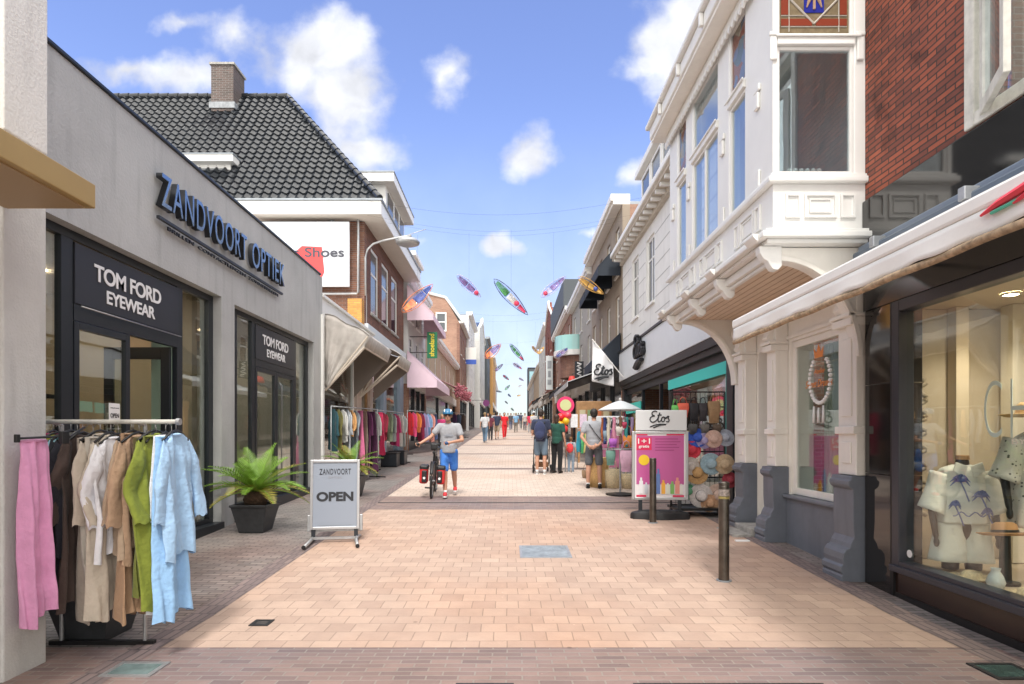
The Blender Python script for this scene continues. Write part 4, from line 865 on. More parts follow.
for sgn in (-1, 1): bt.tube([(cx, Y0+.018, zb+.50), (cx+sgn*.03, Y0+.018, zb+.36), (cx+sgn*.075, Y0+.018, zb+.24)], [.012, .026, .006], n=6)
bt.tube([(cx, Y0+.018, zb+.5), (cx, Y0+.018, zb+.22)], .014, n=6); build('leaf_motif', bt, mat('pale brown glass', (.42, .28, .18), .3), sw_)
# scalloped eave, roof cornice
build('eave', around(MB(), .05, 6.30, 6.42), 'white', bb, bevel=.01)
sc = MB()
y = Y0+.02
while y < Y1: sc.prism([(y, 6.30), (y+.09, 6.30), (y+.09, 6.25), (y+.045, 6.20), (y, 6.25)], 'X', BXf-.075, BXf-.052); y += .105
x = BXf
while x < XW-.1: sc.prism([(x, 6.30), (x+.09, 6.30), (x+.09, 6.25), (x+.045, 6.20), (x, 6.25)], 'Y', Y0-.075, Y0-.052); x += .105
build('scallops', sc, 'white', bb)
build('eave_soffit', around(MB(), .24, 6.425, 6.47), 'cream', bb); build('gutter_board', around(MB(), .27, 6.473, 6.66), 'white', bb, bevel=.02); build('gutter_edge', around(MB(), .33, 6.663, 6.74), 'white', bb, bevel=.02); build('bay_roof', around(MB(), .30, 6.743, 6.78), 'lead', bb)
for y in (6.3, 7.3, 8.3, 9.3): build('gutter_bracket', MB().box(BXf-.32, BXf-.272, y, y+.06, 6.5, 6.66), 'white', bb, bevel=.01)
build('bay_floor', MB().box(BXf+.14, XW-.01, Y0+.14, Y1-.14, 4.0, 4.05), 'wood', bb)
build('room_inner_wall', MB().box(XW+.01, XW+.05, 6.15, 9.8, 4.05, 6.3), mat('brown inner wall', (.42, .25, .16), .6), bb)
t = thing('ornament', 'row of small white china ornaments on the oriel window sill', 'ornament', (BXf+.3, 6.12, 4.117)); o = MB()
for i in range(6): o.ell((BXf+.22+i*.06, 6.12, 4.20), (.028, .028, .03), 10, 6)
build('china', o, 'white', t, smooth=True)
# ---------------------------------------------------------------- right: white drugstore
XE = 3.72; E0, E1 = 9.92, 19.6
eb = thing('drugstore_building', 'white grooved drugstore building with long pale fascia and black lettering', 'building', (XE+2, 15, 0))
wv = [(15.35, 16.25, 4.98, 6.75), (17.25, 18.15, 4.98, 6.75), (12.2, 13.1, 4.98, 6.75)]
plate('upper_wall', -1, XE, E0, E1, 4.23, 7.05, wv, .3, 'white_render', eb)
gr = MB()
for k in range(6): 
    z = 4.62+k*.4
    for (a, b) in ((E0, 12.1), (13.2, 15.25), (16.35, 17.15), (18.25, E1)): gr.box(XE-.004, XE-.001, a, b, z, z+.022)
build('render_grooves', gr, mat('groove shade', (.40, .40, .40), .9), eb)
for (a, b, c, d) in wv: window(eb, -1, XE, a, b, c, d, .05, .07, (.5,), (.68,), 'white', 'glass_far', 'window', 'white')
build('fascia_board', MB().box(XE-.12, XE+.2, E0, E1, 3.27, 4.17), mat('pale fascia', (.66, .70, .74), .4, var=.03), eb, bevel=.01)
build('fascia_cap', MB().box(XE-.16, XE+.2, E0, E1, 4.173, 4.227), 'black', eb)
build('lower_trim', MB().box(XE-.10, XE+.2, E0, E1, 3.10, 3.267).box(XE-.05, XE+.2, E0, E1, 2.98, 3.097), 'black', eb)
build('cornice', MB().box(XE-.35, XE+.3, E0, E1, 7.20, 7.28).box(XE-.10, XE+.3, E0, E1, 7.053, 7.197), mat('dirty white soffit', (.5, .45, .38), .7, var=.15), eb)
build('gutter', MB().box(XE-.42, XE+.1, E0, E1, 7.283, 7.42), 'white', eb, bevel=.02)
mo = MB(); y = E0+.15
while y < E1: mo.box(XE-.33, XE-.101, y, y+.09, 7.12, 7.198); y += .42
build('brackets', mo, 'white', eb)
build('roof', MB().prism([(XE-.2, 7.42), (XE+4.5, 9.6), (XE+9, 7.42)], 'Y', E0, E1), mat('dark tiles', (.04, .045, .05), .5, var=.3, vscale=8), eb)
dm = build('dormer', MB().box(XE+.1, XE+2.5, 12.4, 17.2, 7.6, 8.9), 'white', eb)
build('dormer_roof', MB().box(XE-.08, XE+2.6, 12.2, 17.4, 8.903, 9.08), 'white', dm, bevel=.02)
for k in range(4): window(dm, -1, XE+.1, 12.6+k*1.15, 13.6+k*1.15, 7.75, 8.8, -.055, .07, (), (), 'white', 'glass_far')
build('side_wall', MB().box(XE+.3, XE+9, E0, E0+.3, -.1, 7.4), 'brickNx', eb)
build('side_wall', MB().box(XE+.3, XE+9, E1-.3, E1-.01, -.1, 7.4), 'brickNx', eb)
# shopfront
build('corner_post', MB().box(XE-.02, XE+.25, 9.92, 10.22, .1, 2.977), 'anth', eb); build('corner_post', MB().box(XE-.02, XE+.25, 19.25, E1, .3, 2.977), 'anth', eb)
sf = MB(); fb(sf, -1, XE, -.14, -.06, 10.22, 19.25, 2.80, 2.976)
for y in (14.1, 15.0, 17.0): fb(sf, -1, XE, -.14, -.06, y, y+.1, .2, 2.8)
build('shopfront_frame', sf, 'anth', eb)
build('turquoise_frame', MB().box(XE+.02, XE+.05, 10.23, 14.1, 2.58, 2.798).box(XE+.02, XE+.05, 10.23, 10.35, .3, 2.578), 'teal', eb)
build('turquoise_panel', MB().box(XE+.02, XE+.05, 17.1, 18.0, 2.2, 2.5).box(XE+.02, XE+.05, 18.1, 19.2, 2.2, 2.5), 'teal', eb)
build('pane', MB().box(XE+.10, XE+.108, 10.22, 14.1, .3, 2.8), 'glass', eb); build('pane', MB().box(XE+.10, XE+.108, 17.1, 19.25, .3, 2.8), 'glass', eb)
build('interior_floor', MB().box(XE+.3, XE+8, 10.23, 19.2, .3, .42), 'beige2', eb); build('interior_wall', MB().box(XE+3.4, XE+3.5, 10.23, 19.2, .42, 3.2), mat('shop back wall', (.30, .25, .22), .7), eb)
build('interior_ceiling', MB().box(XE+.26, XE+3.4, 10.23, 19.2, 3.0, 3.1), 'beige2', eb)
bg_ = MB()
for k, (y, z) in enumerate(((15.6, 1.3), (16.3, 1.2))): bg_.box(XE+3.1, XE+3.38, y, y+.6, .5, 2.0+z*.2)
build('shelving', bg_, mat('dark red shelving', (.25, .06, .05), .6), eb)
for (y, z, w_, h_, c, lab) in ((10.9, 2.1, .5, .35, (.55, .16, .06), 'orange sign hung behind the drugstore glass'), (10.35, 2.12, .34, .45, (.5, .42, .33), 'beige framed notice hung behind the drugstore glass'), (11.7, 2.15, .6, .3, (.5, .52, .52), 'grey white poster hung behind the drugstore glass')):
    t = thing('poster', lab, 'poster', (XE+.2, y, z)); build('sheet', MB().box(XE+.14, XE+.16, y, y+w_, z, z+h_), mat('poster colour', c, .6, var=.2, vscale=9), t)
# script logo, generic strokes
def script_logo(P0, u, v, s, depth, m, parent, r=.05, nm='script_lettering'):
    P0 = Vector(P0); u = Vector(u).normalized(); v = Vector(v).normalized(); n = u.cross(v)
    st = [[(.62, .92), (.45, 1.0), (.22, .9), (.2, .68), (.42, .56), (.3, .55), (.06, .42), (.02, .18), (.18, .02), (.42, .05), (.62, .22)],
          [(.62, .22), (.74, .45), (.86, .85), (.74, .40), (.72, .12), (.82, .04), (.98, .16)], [(.66, .62), (.84, .64), (1.02, .66)],
          [(.98, .16), (1.08, .42), (1.24, .46), (1.3, .26), (1.2, .06), (1.06, .08), (1.02, .26), (1.1, .44), (1.3, .42), (1.42, .4)],
          [(1.38, .3), (1.52, .5), (1.66, .5), (1.58, .38), (1.68, .2), (1.60, .04), (1.42, .06)],
          [(0, -.42), (.4, -.26), (.9, -.18), (1.4, -.20), (.9, -.27), (.3, -.5)]]
    mb = MB()
    def sm(pts):
        o = []
        for i in range(len(pts)-1):
            p0 = Vector(pts[max(i-1, 0)]); p1 = Vector(pts[i]); p2 = Vector(pts[i+1]); p3 = Vector(pts[min(i+2, len(pts)-1)])
            for k in range(5):
                t = k/5; o.append(.5*((2*p1)+(-p0+p2)*t+(2*p0-5*p1+4*p2-p3)*t*t+(-p0+3*p1-3*p2+p3)*t**3))
        return o+[Vector(pts[-1])]
    for q in st: mb.tube([P0+u*p.x*s+v*p.y*s+n*depth for p in sm(q)], r*s, n=7)
    return build(nm, mb, m, parent, smooth=True)
fl = thing('fascia_lettering', 'black three dimensional script name on the pale drugstore fascia', 'sign', (XE-.15, 17.5, 3.7))
script_logo((XE-.13, 16.8, 3.66), (0, -1, 0), (0, 0, 1), .60, .04, 'ktext', fl, .075)
script_logo((XE-.13, 16.8, 3.66), (0, -1, 0), (0, 0, 1), .60, .09, 'ktext', fl, .075, 'script_relief')
# ---------------------------------------------------------------- left: low shop with folding awnings, ground floor of the brick house
XS = -4.28
ls = thing('low_shop', 'low shop with white fascia and two taupe folding awnings beside the grey wall', 'shop', (XS-2, 16, 0))
build('fascia', MB().box(XS-.2, XS+.02, 13.62, 18.88, 4.25, 4.66), 'white', ls, bevel=.01); build('cap', MB().box(XS-8, XS+.08, 13.61, 18.885, 4.663, 4.72), 'white', ls)
build('corner_pipe', MB().box(XS-.02, XS+.10, 13.50, 13.60, .2, 4.24), 'white', ls)
build('pillar', MB().box(XS-.3, XS, 16.9, 17.45, .3, 4.24), mat('pinkish render', (.50, .40, .34), .8, var=.08), ls); build('pillar', MB().box(XS-.3, XS, 18.5, 18.88, .3, 4.24), mat('pinkish stone', (.50, .40, .34), .8, var=.08), ls)
build('window_frame', ring(MB(), 1, XS, -.15, -.08, 13.62, 16.9, .5, 4.24, .09), 'white', ls); build('pane', MB().box(XS-.13, XS-.122, 13.7, 16.82, .6, 4.15), 'glass', ls)
build('window_frame', ring(MB(), 1, XS, -.15, -.08, 17.45, 18.5, .45, 4.24, .07), 'wood', ls); build('pane', MB().box(XS-.13, XS-.122, 17.5, 18.45, .5, 4.18), 'glass', ls)
build('base', MB().box(XS-.2, XS-.01, 13.62, 16.9, .1, .5), 'anth', ls)
build('interior', MB().box(XS-3.2, XS-3.1, 13.62, 18.9, .3, 4.2), 'beige', ls); build('interior_floor', MB().box(XS-3.1, XS-.25, 13.62, 25.7, .2, .5), 'beige2', ls); build('interior_ceiling', MB().box(XS-3.1, XS-.25, 13.62, 25.7, 4.26, 4.3), 'beige2', ls)
build('roof', MB().box(XS-8, XS-.25, 13.62, 18.88, 4.4, 4.6), 'lead', ls)
def folding_awning(ya, yb, zt, zp, out, side_closed, m, label, sag=.06):
    t = thing('folding_awning', label, 'awning', (XS+.1, (ya+yb)/2, zp)); x0 = XS+.06; n = 10
    # pivot at (x0, zp); ribs swing out to the front edge
    L = zt-zp; fr = Vector((x0+out, zp+(zt-zp)*.72))
    prof = []
    for i in range(n+1):
        k = i/n; p = Vector((x0, zt)).lerp(fr, k); prof.append((p.x, p.y+sag*math.sin(k*math.pi)+.03*math.sin(k*math.pi*3)))
    fr2 = (prof[-1][0]-.10, prof[-1][1]-.28)
    prof += [fr2]
    build('canvas', MB().grid(lambda u, v: (prof[min(int(v*(n+1)+.001), n+1)][0]+.012*math.sin(u*19+v*8), ya+(yb-ya)*u, prof[min(int(v*(n+1)+.001), n+1)][1]+.012*math.sin(u*13)), 16, n+1), m, t, smooth=True, solid=.01)
    if side_closed:
        poly = [(x0, zp)]+[(p[0], p[1]) for p in prof]
        def sd_(u, v):
            i = u*(len(prof)-1); a = int(min(i, len(prof)-2)); q = Vector(prof[a]).lerp(Vector(prof[a+1]), i-a); p = Vector((x0, zp)).lerp(q, .04+.96*v)
            return (p.x, ya+.02+.05*math.sin(u*22)*v*(1-v)*2+.04*math.sin(v*9+u*5)*(1-v), p.y)
        build('side_canvas', MB().grid(sd_, 30, 14), m, t, smooth=True, solid=.008)
    build('far_cheek', MB().prism([(x0, zp)]+[(p[0]-.02, p[1]-.03) for p in prof], 'Y', yb-.06, yb-.05), mat('shaded inner canvas', (.26, .22, .19), .9), t)  # darker copy of the canvas: shade inside the awning is in its colour
    rb = MB()
    for y in (ya+.03,):
        for k in ((1.0,) if side_closed else (.35, .72, 1.0)):
            i = min(int(k*n), n); q = prof[i]; rb.tube([(x0, y, zp), (q[0]-.02, y, q[1]-.03)], .024, n=6)
        rb.tube([(x0, y, zp), (fr2[0], y, fr2[1])], .028, n=6)
    rb.tube([(fr2[0], ya, fr2[1]), (fr2[0], yb, fr2[1])], .022, n=6)
    build('ribs', rb, mat('pale rib timber', (.55, .48, .40), .7), t)
    return t
folding_awning(13.75, 16.4, 4.30, 2.55, 1.0, True, 'awn_grey', 'nearer taupe folding awning with its side canvas closed')
folding_awning(17.0, 18.8, 4.25, 2.6, 1.15, False, 'awn_grey', 'farther taupe folding awning open at the side with its ribs showing')
# brick house ground floor
build('ground_fascia', MB().box(BX-.1, BX+.12, 18.9, 25.9, 4.55, 5.05), mat('pale blue fascia', (.62, .68, .74), .5), bh, bevel=.01)
build('brick_pier', MB().box(-4.99, -4.555, 18.55, 18.895, 4.73, 5.75), 'brickO', bh)
for (a, b) in ((18.92, 19.3), (21.8, 22.3), (25.1, 25.9)): build('pillar', MB().box(BX-.3, BX, a, b, .3, 4.549), mat('blue grey pillar', (.20, .25, .32), .5), bh)
build('pane', MB().box(BX-.14, BX-.13, 19.3, 21.8, .9, 4.5), 'glass', bh); build('pane', MB().box(BX-.14, BX-.13, 22.3, 25.1, .9, 4.5), 'glass', bh); build('stall_riser', MB().box(BX-.2, BX-.05, 19.3, 25.1, .3, .9), 'anth', bh)
build('shop_back_wall', MB().box(BX-2.6, BX-2.5, 18.95, 25.8, .4, 4.5), mat('dim shop wall', (.28, .2, .13), .7), bh)
for k, (y, z) in enumerate(((20.2, 2.3), (20.4, 1.5), (21.1, 2.3))):
    t = thing('handbag', ('orange handbag on the upper shelf of the corner shop window', 'brown handbag on the lower shelf of the corner shop window', 'small tan handbag beside the orange one in the corner shop window')[k], 'bag', (BX-.6, y, z)); build('body', MB().box(BX-.75, BX-.45, y, y+.4, z, z+.28), mat('bag leather', ((.6, .2, .05), (.2, .1, .05), (.45, .28, .14))[k], .5), t, bevel=.05); build('handle', MB().tube([(BX-.6, y+.08, z+.27), (BX-.6, y+.12, z+.42), (BX-.6, y+.28, z+.42), (BX-.6, y+.32, z+.27)], .012), 'wood', t)
t = thing('shop_shelf', 'pale wooden shelf unit in the corner shop window', 'shelf', (BX-.6, 20.6, .9)); build('boards', MB().box(BX-.85, BX-.3, 19.9, 21.6, 2.25, 2.29).box(BX-.85, BX-.3, 19.9, 21.6, 1.46, 1.49).box(BX-.85, BX-.3, 19.86, 19.9, .9, 2.8).box(BX-.85, BX-.3, 21.6, 21.64, .9, 2.8), 'wood', t)
# ---------------------------------------------------------------- generic terrace houses farther down the street
def terrace(nm, label, s, X, y0, y1, H, fm, em, floors, wn_, roof='flat', trim='white', winw=.9, winh=1.6, depth=9, rh=2.5, shop=None, roofm='tile'):
    t = thing(nm, label, 'building', (X-s*depth/2, (y0+y1)/2, g(y0))); holes = []
    gz = g(y0); n = wn_; z0 = gz+3.6; fh = (H-z0-.3)/max(floors, 1)
    for f in range(floors):
        for k in range(n):
            c = y0+(y1-y0)*(k+.5)/n; zb = z0+f*fh+.5; hh = min(winh, fh-.7); holes.append((c-winw/2, c+winw/2, zb, zb+hh))
    plate('wall', s, X, y0+.01, y1-.01, gz+3.0, H, holes, .25, fm, t)
    for h in holes: window(t, s, X, *h, .06, .09, (), (.6,), trim, 'glass_far', 'window', trim if y0 < 60 else None)
    build('side_wall', MB().box(X-s*depth, X-s*.252, y0+.01, y0+.3, gz-.5, H), em, t); build('side_wall', MB().box(X-s*depth, X-s*.252, y1-.3, y1-.01, gz-.5, H), em, t)
    build('side_wall', MB().box(X-s*.251, X-s*.001, y0+.011, y0+.25, gz-.5, gz+2.999), em, t)
    # shopfront
    sp = MB(); nn = 3
    for k in range(nn+1): y = y0+.26+(y1-y0-.62)*k/nn; sp.box(X-s*.2, X-s*.02, y, y+.1, gz-.3, gz+2.9)
    sp.box(X-s*.2, X-s*.02, y0+.26, y1-.01, gz-.3, gz+.45); build('shop_frame', sp, shop or 'anth', t)
    build('shop_window', MB().box(X-s*.12, X-s*.11, y0+.3, y1-.1, gz+.45, gz+2.9), 'glass_far', t)
    build('shop_fascia', MB().box(X-s*.2, X+s*.08, y0+.02, y1-.02, gz+2.92, gz+3.45), shop or trim, t)
    if roof == 'flat':
        build('cornice', MB().box(X-s*.25, X+s*.30, y0+.02, y1-.02, H+.003, H+.12).box(X-s*.25, X+s*.38, y0+.02, y1-.02, H+.123, H+.34), trim, t); build('roof', MB().box(X-s*depth, X-s*.255, y0+.02, y1-.02, H-.2, H+.1), 'lead', t)
    elif roof == 'side':
        build('gutter', MB().box(X-s*.1, X+s*.35, y0+.02, y1-.02, H+.003, H+.2), trim, t)
        build('roof', MB().prism([(X+s*.3, H+.2), (X-s*rh*.45, H+rh*.8), (X-s*rh*1.2, H+rh), (X-s*(depth-rh*1.2), H+rh), (X-s*depth, H+.2)], 'Y', y0+.28, y1-.02), roofm, t)
        build('gable', MB().prism([(X, H+.001), (X-s*rh*.45, H+rh*.78), (X-s*rh*1.2, H+rh*.98), (X-s*(depth-rh*1.2), H+rh*.98), (X-s*depth, H+.001)], 'Y', y0+.01, y0+.277), em, t)
        vg = MB(); pr_ = [(X+s*.32, H+.05), (X-s*rh*.45, H+rh*.82), (X-s*rh*1.2, H+rh+.04)]
        for a, b in zip(pr_, pr_[1:]): vg.tube([(a[0], y0-.02, a[1]), (b[0], y0-.02, b[1])], .11, n=6)
        build('verge_board', vg, trim, t)
    elif roof == 'gable':
        ym_ = (y0+y1)/2; build('gable', MB().prism([(y0+.01, H+.002), (y1-.01, H+.002), (ym_+.8, H+rh*.8), (ym_+.6, H+rh), (ym_-.6, H+rh), (ym_-.8, H+rh*.8)], 'X', X-s*.25, X), fm, t)
        build('coping', MB().tube([(X+s*.03, y0, H), (X+s*.03, ym_-.8, H+rh*.8), (X+s*.03, ym_-.6, H+rh+.05), (X+s*.03, ym_+.6, H+rh+.05), (X+s*.03, ym_+.8, H+rh*.8), (X+s*.03, y1, H)], .1, n=6), trim, t)
        build('roof', MB().prism([(y0+.1, H), (y1-.1, H), (ym_, H+rh*.85)], 'X', X-s*depth, X-s*.26), roofm, t)
    return t
GW = mat('grey white plaster', (.55, .55, .53), .8, var=.06); TB = mat('tan plaster', (.48, .38, .28), .8, var=.06); OR = mat('ochre facade', (.50, .28, .10), .8, var=.1); DK = mat('dark slate facade', (.06, .07, .08), .6)
LG = mat('pale grey plaster', (.45, .47, .48), .8, var=.05)
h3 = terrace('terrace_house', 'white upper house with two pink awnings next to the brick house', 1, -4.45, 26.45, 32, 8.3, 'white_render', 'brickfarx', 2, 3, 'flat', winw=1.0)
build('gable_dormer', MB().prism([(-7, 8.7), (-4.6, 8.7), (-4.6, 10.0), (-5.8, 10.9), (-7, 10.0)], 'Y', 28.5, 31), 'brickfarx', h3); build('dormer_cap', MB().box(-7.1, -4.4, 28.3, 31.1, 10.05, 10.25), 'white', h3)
def street_awning(label, s, X, y0, y1, zt, zb, out, m, mu, val=.3, closed=True, grp=None):
    t = thing('shop_awning', label, 'awning', (X, (y0+y1)/2, zb), grp); xo = X+s*out
    build('canvas', MB().quad((X+s*.02, y0+.0, zt), (X+s*.02, y1, zt), (xo, y1+.0, zb), (xo, y0, zb)), m, t, solid=.03)
    build('valance', MB().box(xo-.012, xo+.012, y0, y1, zb-val, zb), m, t)
    if closed:
        for y in (y0+.02, y1-.02): build('cheek', MB().quad((X+s*.02, y, zt), (xo, y, zb), (xo, y, zb-val), (X+s*.02, y, zb-val)), m, t, solid=.01)
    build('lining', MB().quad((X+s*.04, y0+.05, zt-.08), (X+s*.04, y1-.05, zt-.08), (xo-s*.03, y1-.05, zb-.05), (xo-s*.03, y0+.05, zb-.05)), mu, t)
    return t
street_awning('upper pink awning with dark red lining on the white upper house', 1, -4.43, 25.98, 31.0, 8.05, 6.8, 1.15, 'awn_pink', 'awn_red', .28)
street_awning('lower pink awning over the clothes racks on the left', 1, -4.43, 25.98, 31.5, 5.2, 3.95, 1.3, 'awn_pink', 'awn_red', .35)
h4 = terrace('terrace_house', 'low tan house with wide cornice beyond the pink awnings', 1, -4.45, 32, 49.9, 7.0, TB, 'brickfarx', 1, 6, 'flat')
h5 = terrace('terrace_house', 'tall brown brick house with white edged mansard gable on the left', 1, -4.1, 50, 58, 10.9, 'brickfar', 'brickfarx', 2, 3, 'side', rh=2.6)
window(h5, -1, 50.01, -6.1, -5.2, 10.2, 11.8, -.06, .12, (), (.5,), 'white', 'glass_far', axis='Y')
h6 = terrace('terrace_house', 'white plastered house with heavy cornice behind the mansard gable', 1, -3.9, 58.1, 68, 13.2, 'white_render', 'white_render', 3, 3, 'flat')
h7 = terrace('terrace_house', 'grey white gabled house on the left beyond the white plastered one', 1, -3.4, 70, 84, 14.2, GW, GW, 3, 3, 'gable', rh=2.2)
h8 = terrace('terrace_house', 'dark slate house on the left near the far end', 1, -3.05, 84.5, 96, 15.2, DK, DK, 3, 3, 'flat', 'lead')
h9 = terrace('terrace_house', 'ochre house on the left near the far end', 1, -2.6, 97, 118, 14.2, OR, OR, 3, 4, 'flat')
h10 = terrace('terrace_house', 'last small grey house on the left skyline', 1, -2.9, 119, 145, 12.5, LG, LG, 2, 4, 'side')
# signs on the left
t = thing('hanging_sign', 'green vertical shoe shop sign with yellow letters by the upper pink awning', 'sign', (-3.4, 26.6, 5.0)); build('board', MB().box(-3.62, -3.18, 26.55, 26.68, 4.95, 6.1), mat('green board', (.01, .16, .07), .5), t); build('bracket', MB().tube([(-4.4, 26.6, 5.9), (-3.6, 26.6, 5.9)], .02).tube([(-4.4, 26.6, 5.2), (-3.6, 26.6, 5.2)], .02), 'black', t)
text('lettering', 'shoeland', mat('yellow lettering', (.75, .62, .05), .5), (-3.30, 26.54, 5.02), (0, 0, 1), (-1, 0, 0), 1.0, .22, .004, t, bold=.02)
t = thing('hanging_sign', 'white and blue square sign high on the white plastered house', 'sign', (-3.5, 57, 8)); build('board', MB().box(-4.1, -3.1, 56.9, 57.0, 8.3, 9.9), 'white', t); build('blue_band', MB().box(-4.1, -3.1, 56.88, 56.899, 8.3, 8.75), mat('blue print', (.05, .12, .5), .5), t); build('bracket', MB().tube([(-4.3, 56.95, 9.6), (-4.1, 56.95, 9.6)], .03), 'black', t)
t = thing('hanging_sign', 'small purple oval shop sign on the left far down', 'sign', (-2.6, 62, 5)); build('board', MB().lathe([(0, -.04), (.34, -.04), (.34, .04), (0, .04)], (-2.35, 62, 4.9), 20, 'Y'), mat('purple board', (.16, .03, .14), .5), t); build('bracket', MB().tube([(-3.9, 62, 5.2), (-2.4, 62, 5.2)], .03), 'black', t)
# flower covered awning
t = thing('flower_awning', 'striped awning edge covered with hanging pink and red flowers', 'awning', (-3.4, 38, 4)); build('canvas', MB().quad((-4.4, 36, 5.0), (-4.4, 47, 5.3), (-3.1, 47, 4.7), (-3.1, 36, 4.4)), mat('rose canvas', (.55, .3, .33), .8), t, solid=.03)
fl_ = MB()
for k in range(420):
    y = random.uniform(36, 47); fl_.ell((-3.1+random.gauss(0, .12), y, 4.35+(y-36)*.03+random.gauss(-.12, .18)), random.uniform(.04, .08), 6, 4)
build('flowers', fl_, mat('pink red blossoms', (.34, .10, .13), .8, var=.5, vscale=4), t)
# ---------------------------------------------------------------- right: beyond the drugstore

r2 = terrace('terrace_house', 'sandstone house with dark window canopies beyond the drugstore', -1, 3.72, 19.65, 27, 9.1, mat('brown sandstone', (.30, .245, .19), .8, var=.12, vscale=2), 'brickfarx', 2, 4, 'flat', 'cream', winw=.7, winh=2.0, shop=DK)
for i, y in enumerate((19.8, 21.6, 23.4)):
    street_awning(('nearest', 'middle', 'farthest')[i]+' of the three navy window canopies on the sandstone house', -1, 3.70, y, y+1.6, 7.9, 7.1, .75, 'awn_navy', 'awn_navy', .3)
street_awning('lower navy awning beside the white drugstore fascia', -1, 3.70, 19.8, 23, 4.9, 4.1, .8, 'awn_navy', 'awn_navy', .3)
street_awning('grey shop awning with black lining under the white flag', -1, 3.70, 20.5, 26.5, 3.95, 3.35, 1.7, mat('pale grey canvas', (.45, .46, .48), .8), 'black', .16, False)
fg = thing('flag', 'white flag with black script on a slanting pole from the drugstore', 'flag', (3.6, 18.9, 3.6))
build('pole', MB().tube([(3.60, 18.9, 3.35), (2.95, 18.9, 4.15), (2.62, 18.9, 4.55)], .018), 'white', fg)
def flagf(u, v):
    top = Vector((2.64, 4.50)).lerp(Vector((3.28, 3.80)), u); bot = Vector((2.62, 3.22)).lerp(Vector((3.30, 3.06)), u); p = top.lerp(bot, v); return (p.x, 18.9+.05*math.sin(u*9+v*2), p.y)
build('cloth', MB().grid(flagf, 24, 14), mat('white flag cloth', (.78, .78, .8), .8), fg, smooth=True, solid=.006)
script_logo((2.68, 18.82, 3.42), (1, 0, .0), (0, 0, 1), .33, .0, 'ktext', fg, .085)
r3 = terrace('terrace_house', 'grey cream house on the right with a round glass balcony', -1, 3.8, 27, 36, 8.8, mat('dim cream plaster', (.36, .34, .30), .8, var=.1), GW, 2, 3, 'flat')
build('balcony_glass', MB().cyl((3.7, 33.5, 6.2), (3.7, 33.5, 7.0), 1.15, n=24, cap=False), mat('turquoise balcony glass', (.35, .62, .60), .1), r3); build('balcony_floor', MB().cyl((3.7, 33.5, 5.9), (3.7, 33.5, 6.19), 1.2, n=24), 'white', r3)
build('round_bay', MB().cyl((3.8, 33.5, 4.7), (3.8, 33.5, 5.89), .95, n=24), 'brickfar', r3)
r4 = terrace('terrace_house', 'brick house under a flat blue black roof storey on the right', -1, 3.75, 36.1, 48, 9.0, 'brickfar', 'brickfarx', 2, 4, 'flat')
build('roof_storey', MB().box(3.3, 9, 36.3, 47.5, 9.35, 11.0), DK, r4)
r5 = terrace('terrace_house', 'narrow red brick gabled house on the right', -1, 3.5, 48.1, 58, 11.2, 'brickR', 'brickfarx', 2, 3, 'gable', rh=2.0)
r6 = terrace('terrace_house', 'pale house on the right beyond the red brick gable', -1, 3.7, 58.1, 74, 12.2, GW, 'brickfarx', 2, 4, 'flat')
r7 = terrace('terrace_house', 'tan tiled house on the right farther along', -1, 3.8, 74.1, 92, 10.2, TB, TB, 2, 4, 'side', rh=2.0)
r8 = terrace('terrace_house', 'grey house on the right before the dark tower', -1, 3.9, 92.1, 118, 10.4, LG, LG, 2, 5, 'flat')
tw = thing('tower_block', 'dark slim tower with blue glass panel at the end of the street', 'building', (4.9, 122, g(122)))
build('walls', MB().box(3.75, 5.8, 120, 124, g(120)-1, 15.2), DK, tw); build('glass_panel', MB().box(4.1, 5.3, 119.93, 119.99, 11.8, 14.4).box(4.1, 5.3, 119.93, 119.99, 8.6, 10.4), mat('blue green glazing', (.22, .38, .42), .2), tw); build('edge_frame', ring(MB(), -1, 120, .01, .12, 3.75, 5.8, g(120)-1, 15.2, .18, 'Y'), 'anth', tw)
# canopies along the right shops
for i, (y0, y1, m, lab) in enumerate(((27.2, 33, 'awn_navy', 'dark shop awning below the round glass balcony'), (33.4, 39, mat('olive canvas', (.10, .09, .07), .8), 'olive brown shop awning next after the dark one'), (39.5, 46, mat('pale canvas', (.5, .47, .42), .8), 'pale shop awning on the brick house with roof storey'), (48.5, 56, 'awn_navy', 'dark shop awning on the narrow red brick gabled house'), (59, 66, mat('rust canvas', (.4, .13, .06), .8), 'rust coloured shop awning far down on the right'))):
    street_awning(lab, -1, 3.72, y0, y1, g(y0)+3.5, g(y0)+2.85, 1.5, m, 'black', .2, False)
t = thing('hanging_sign', 'white vertical sign with dark letters on the red brick gable', 'sign', (3.2, 48, 6)); build('board', MB().box(2.95, 3.5, 47.9, 48.0, 5.2, 7.9), mat('pale sign', (.6, .66, .68), .5), t)
build('dark_marks', MB().box(3.08, 3.38, 47.87, 47.899, 5.6, 6.0).box(3.12, 3.34, 47.87, 47.899, 6.2, 6.7).box(3.08, 3.38, 47.87, 47.899, 6.9, 7.5), 'lead', t); build('bracket', MB().box(3.5, 3.7, 47.92, 47.98, 7.4, 7.5), 'black', t)
t = thing('hanging_sign', 'black and white vertical script sign by the round balcony', 'sign', (2.9, 26.5, 4)); build('board', MB().box(2.95, 3.35, 26.9, 26.96, 4.1, 4.85), 'ktext', t)
build('white_squiggle', MB().tube([(3.15+.11*math.sin(k*1.15), 26.88, 4.16+k*.031) for k in range(21)], .022, n=6), 'wtext', t, smooth=True); build('bracket', MB().box(3.35, 3.9, 26.9, 26.95, 4.5, 4.55), 'black', t)
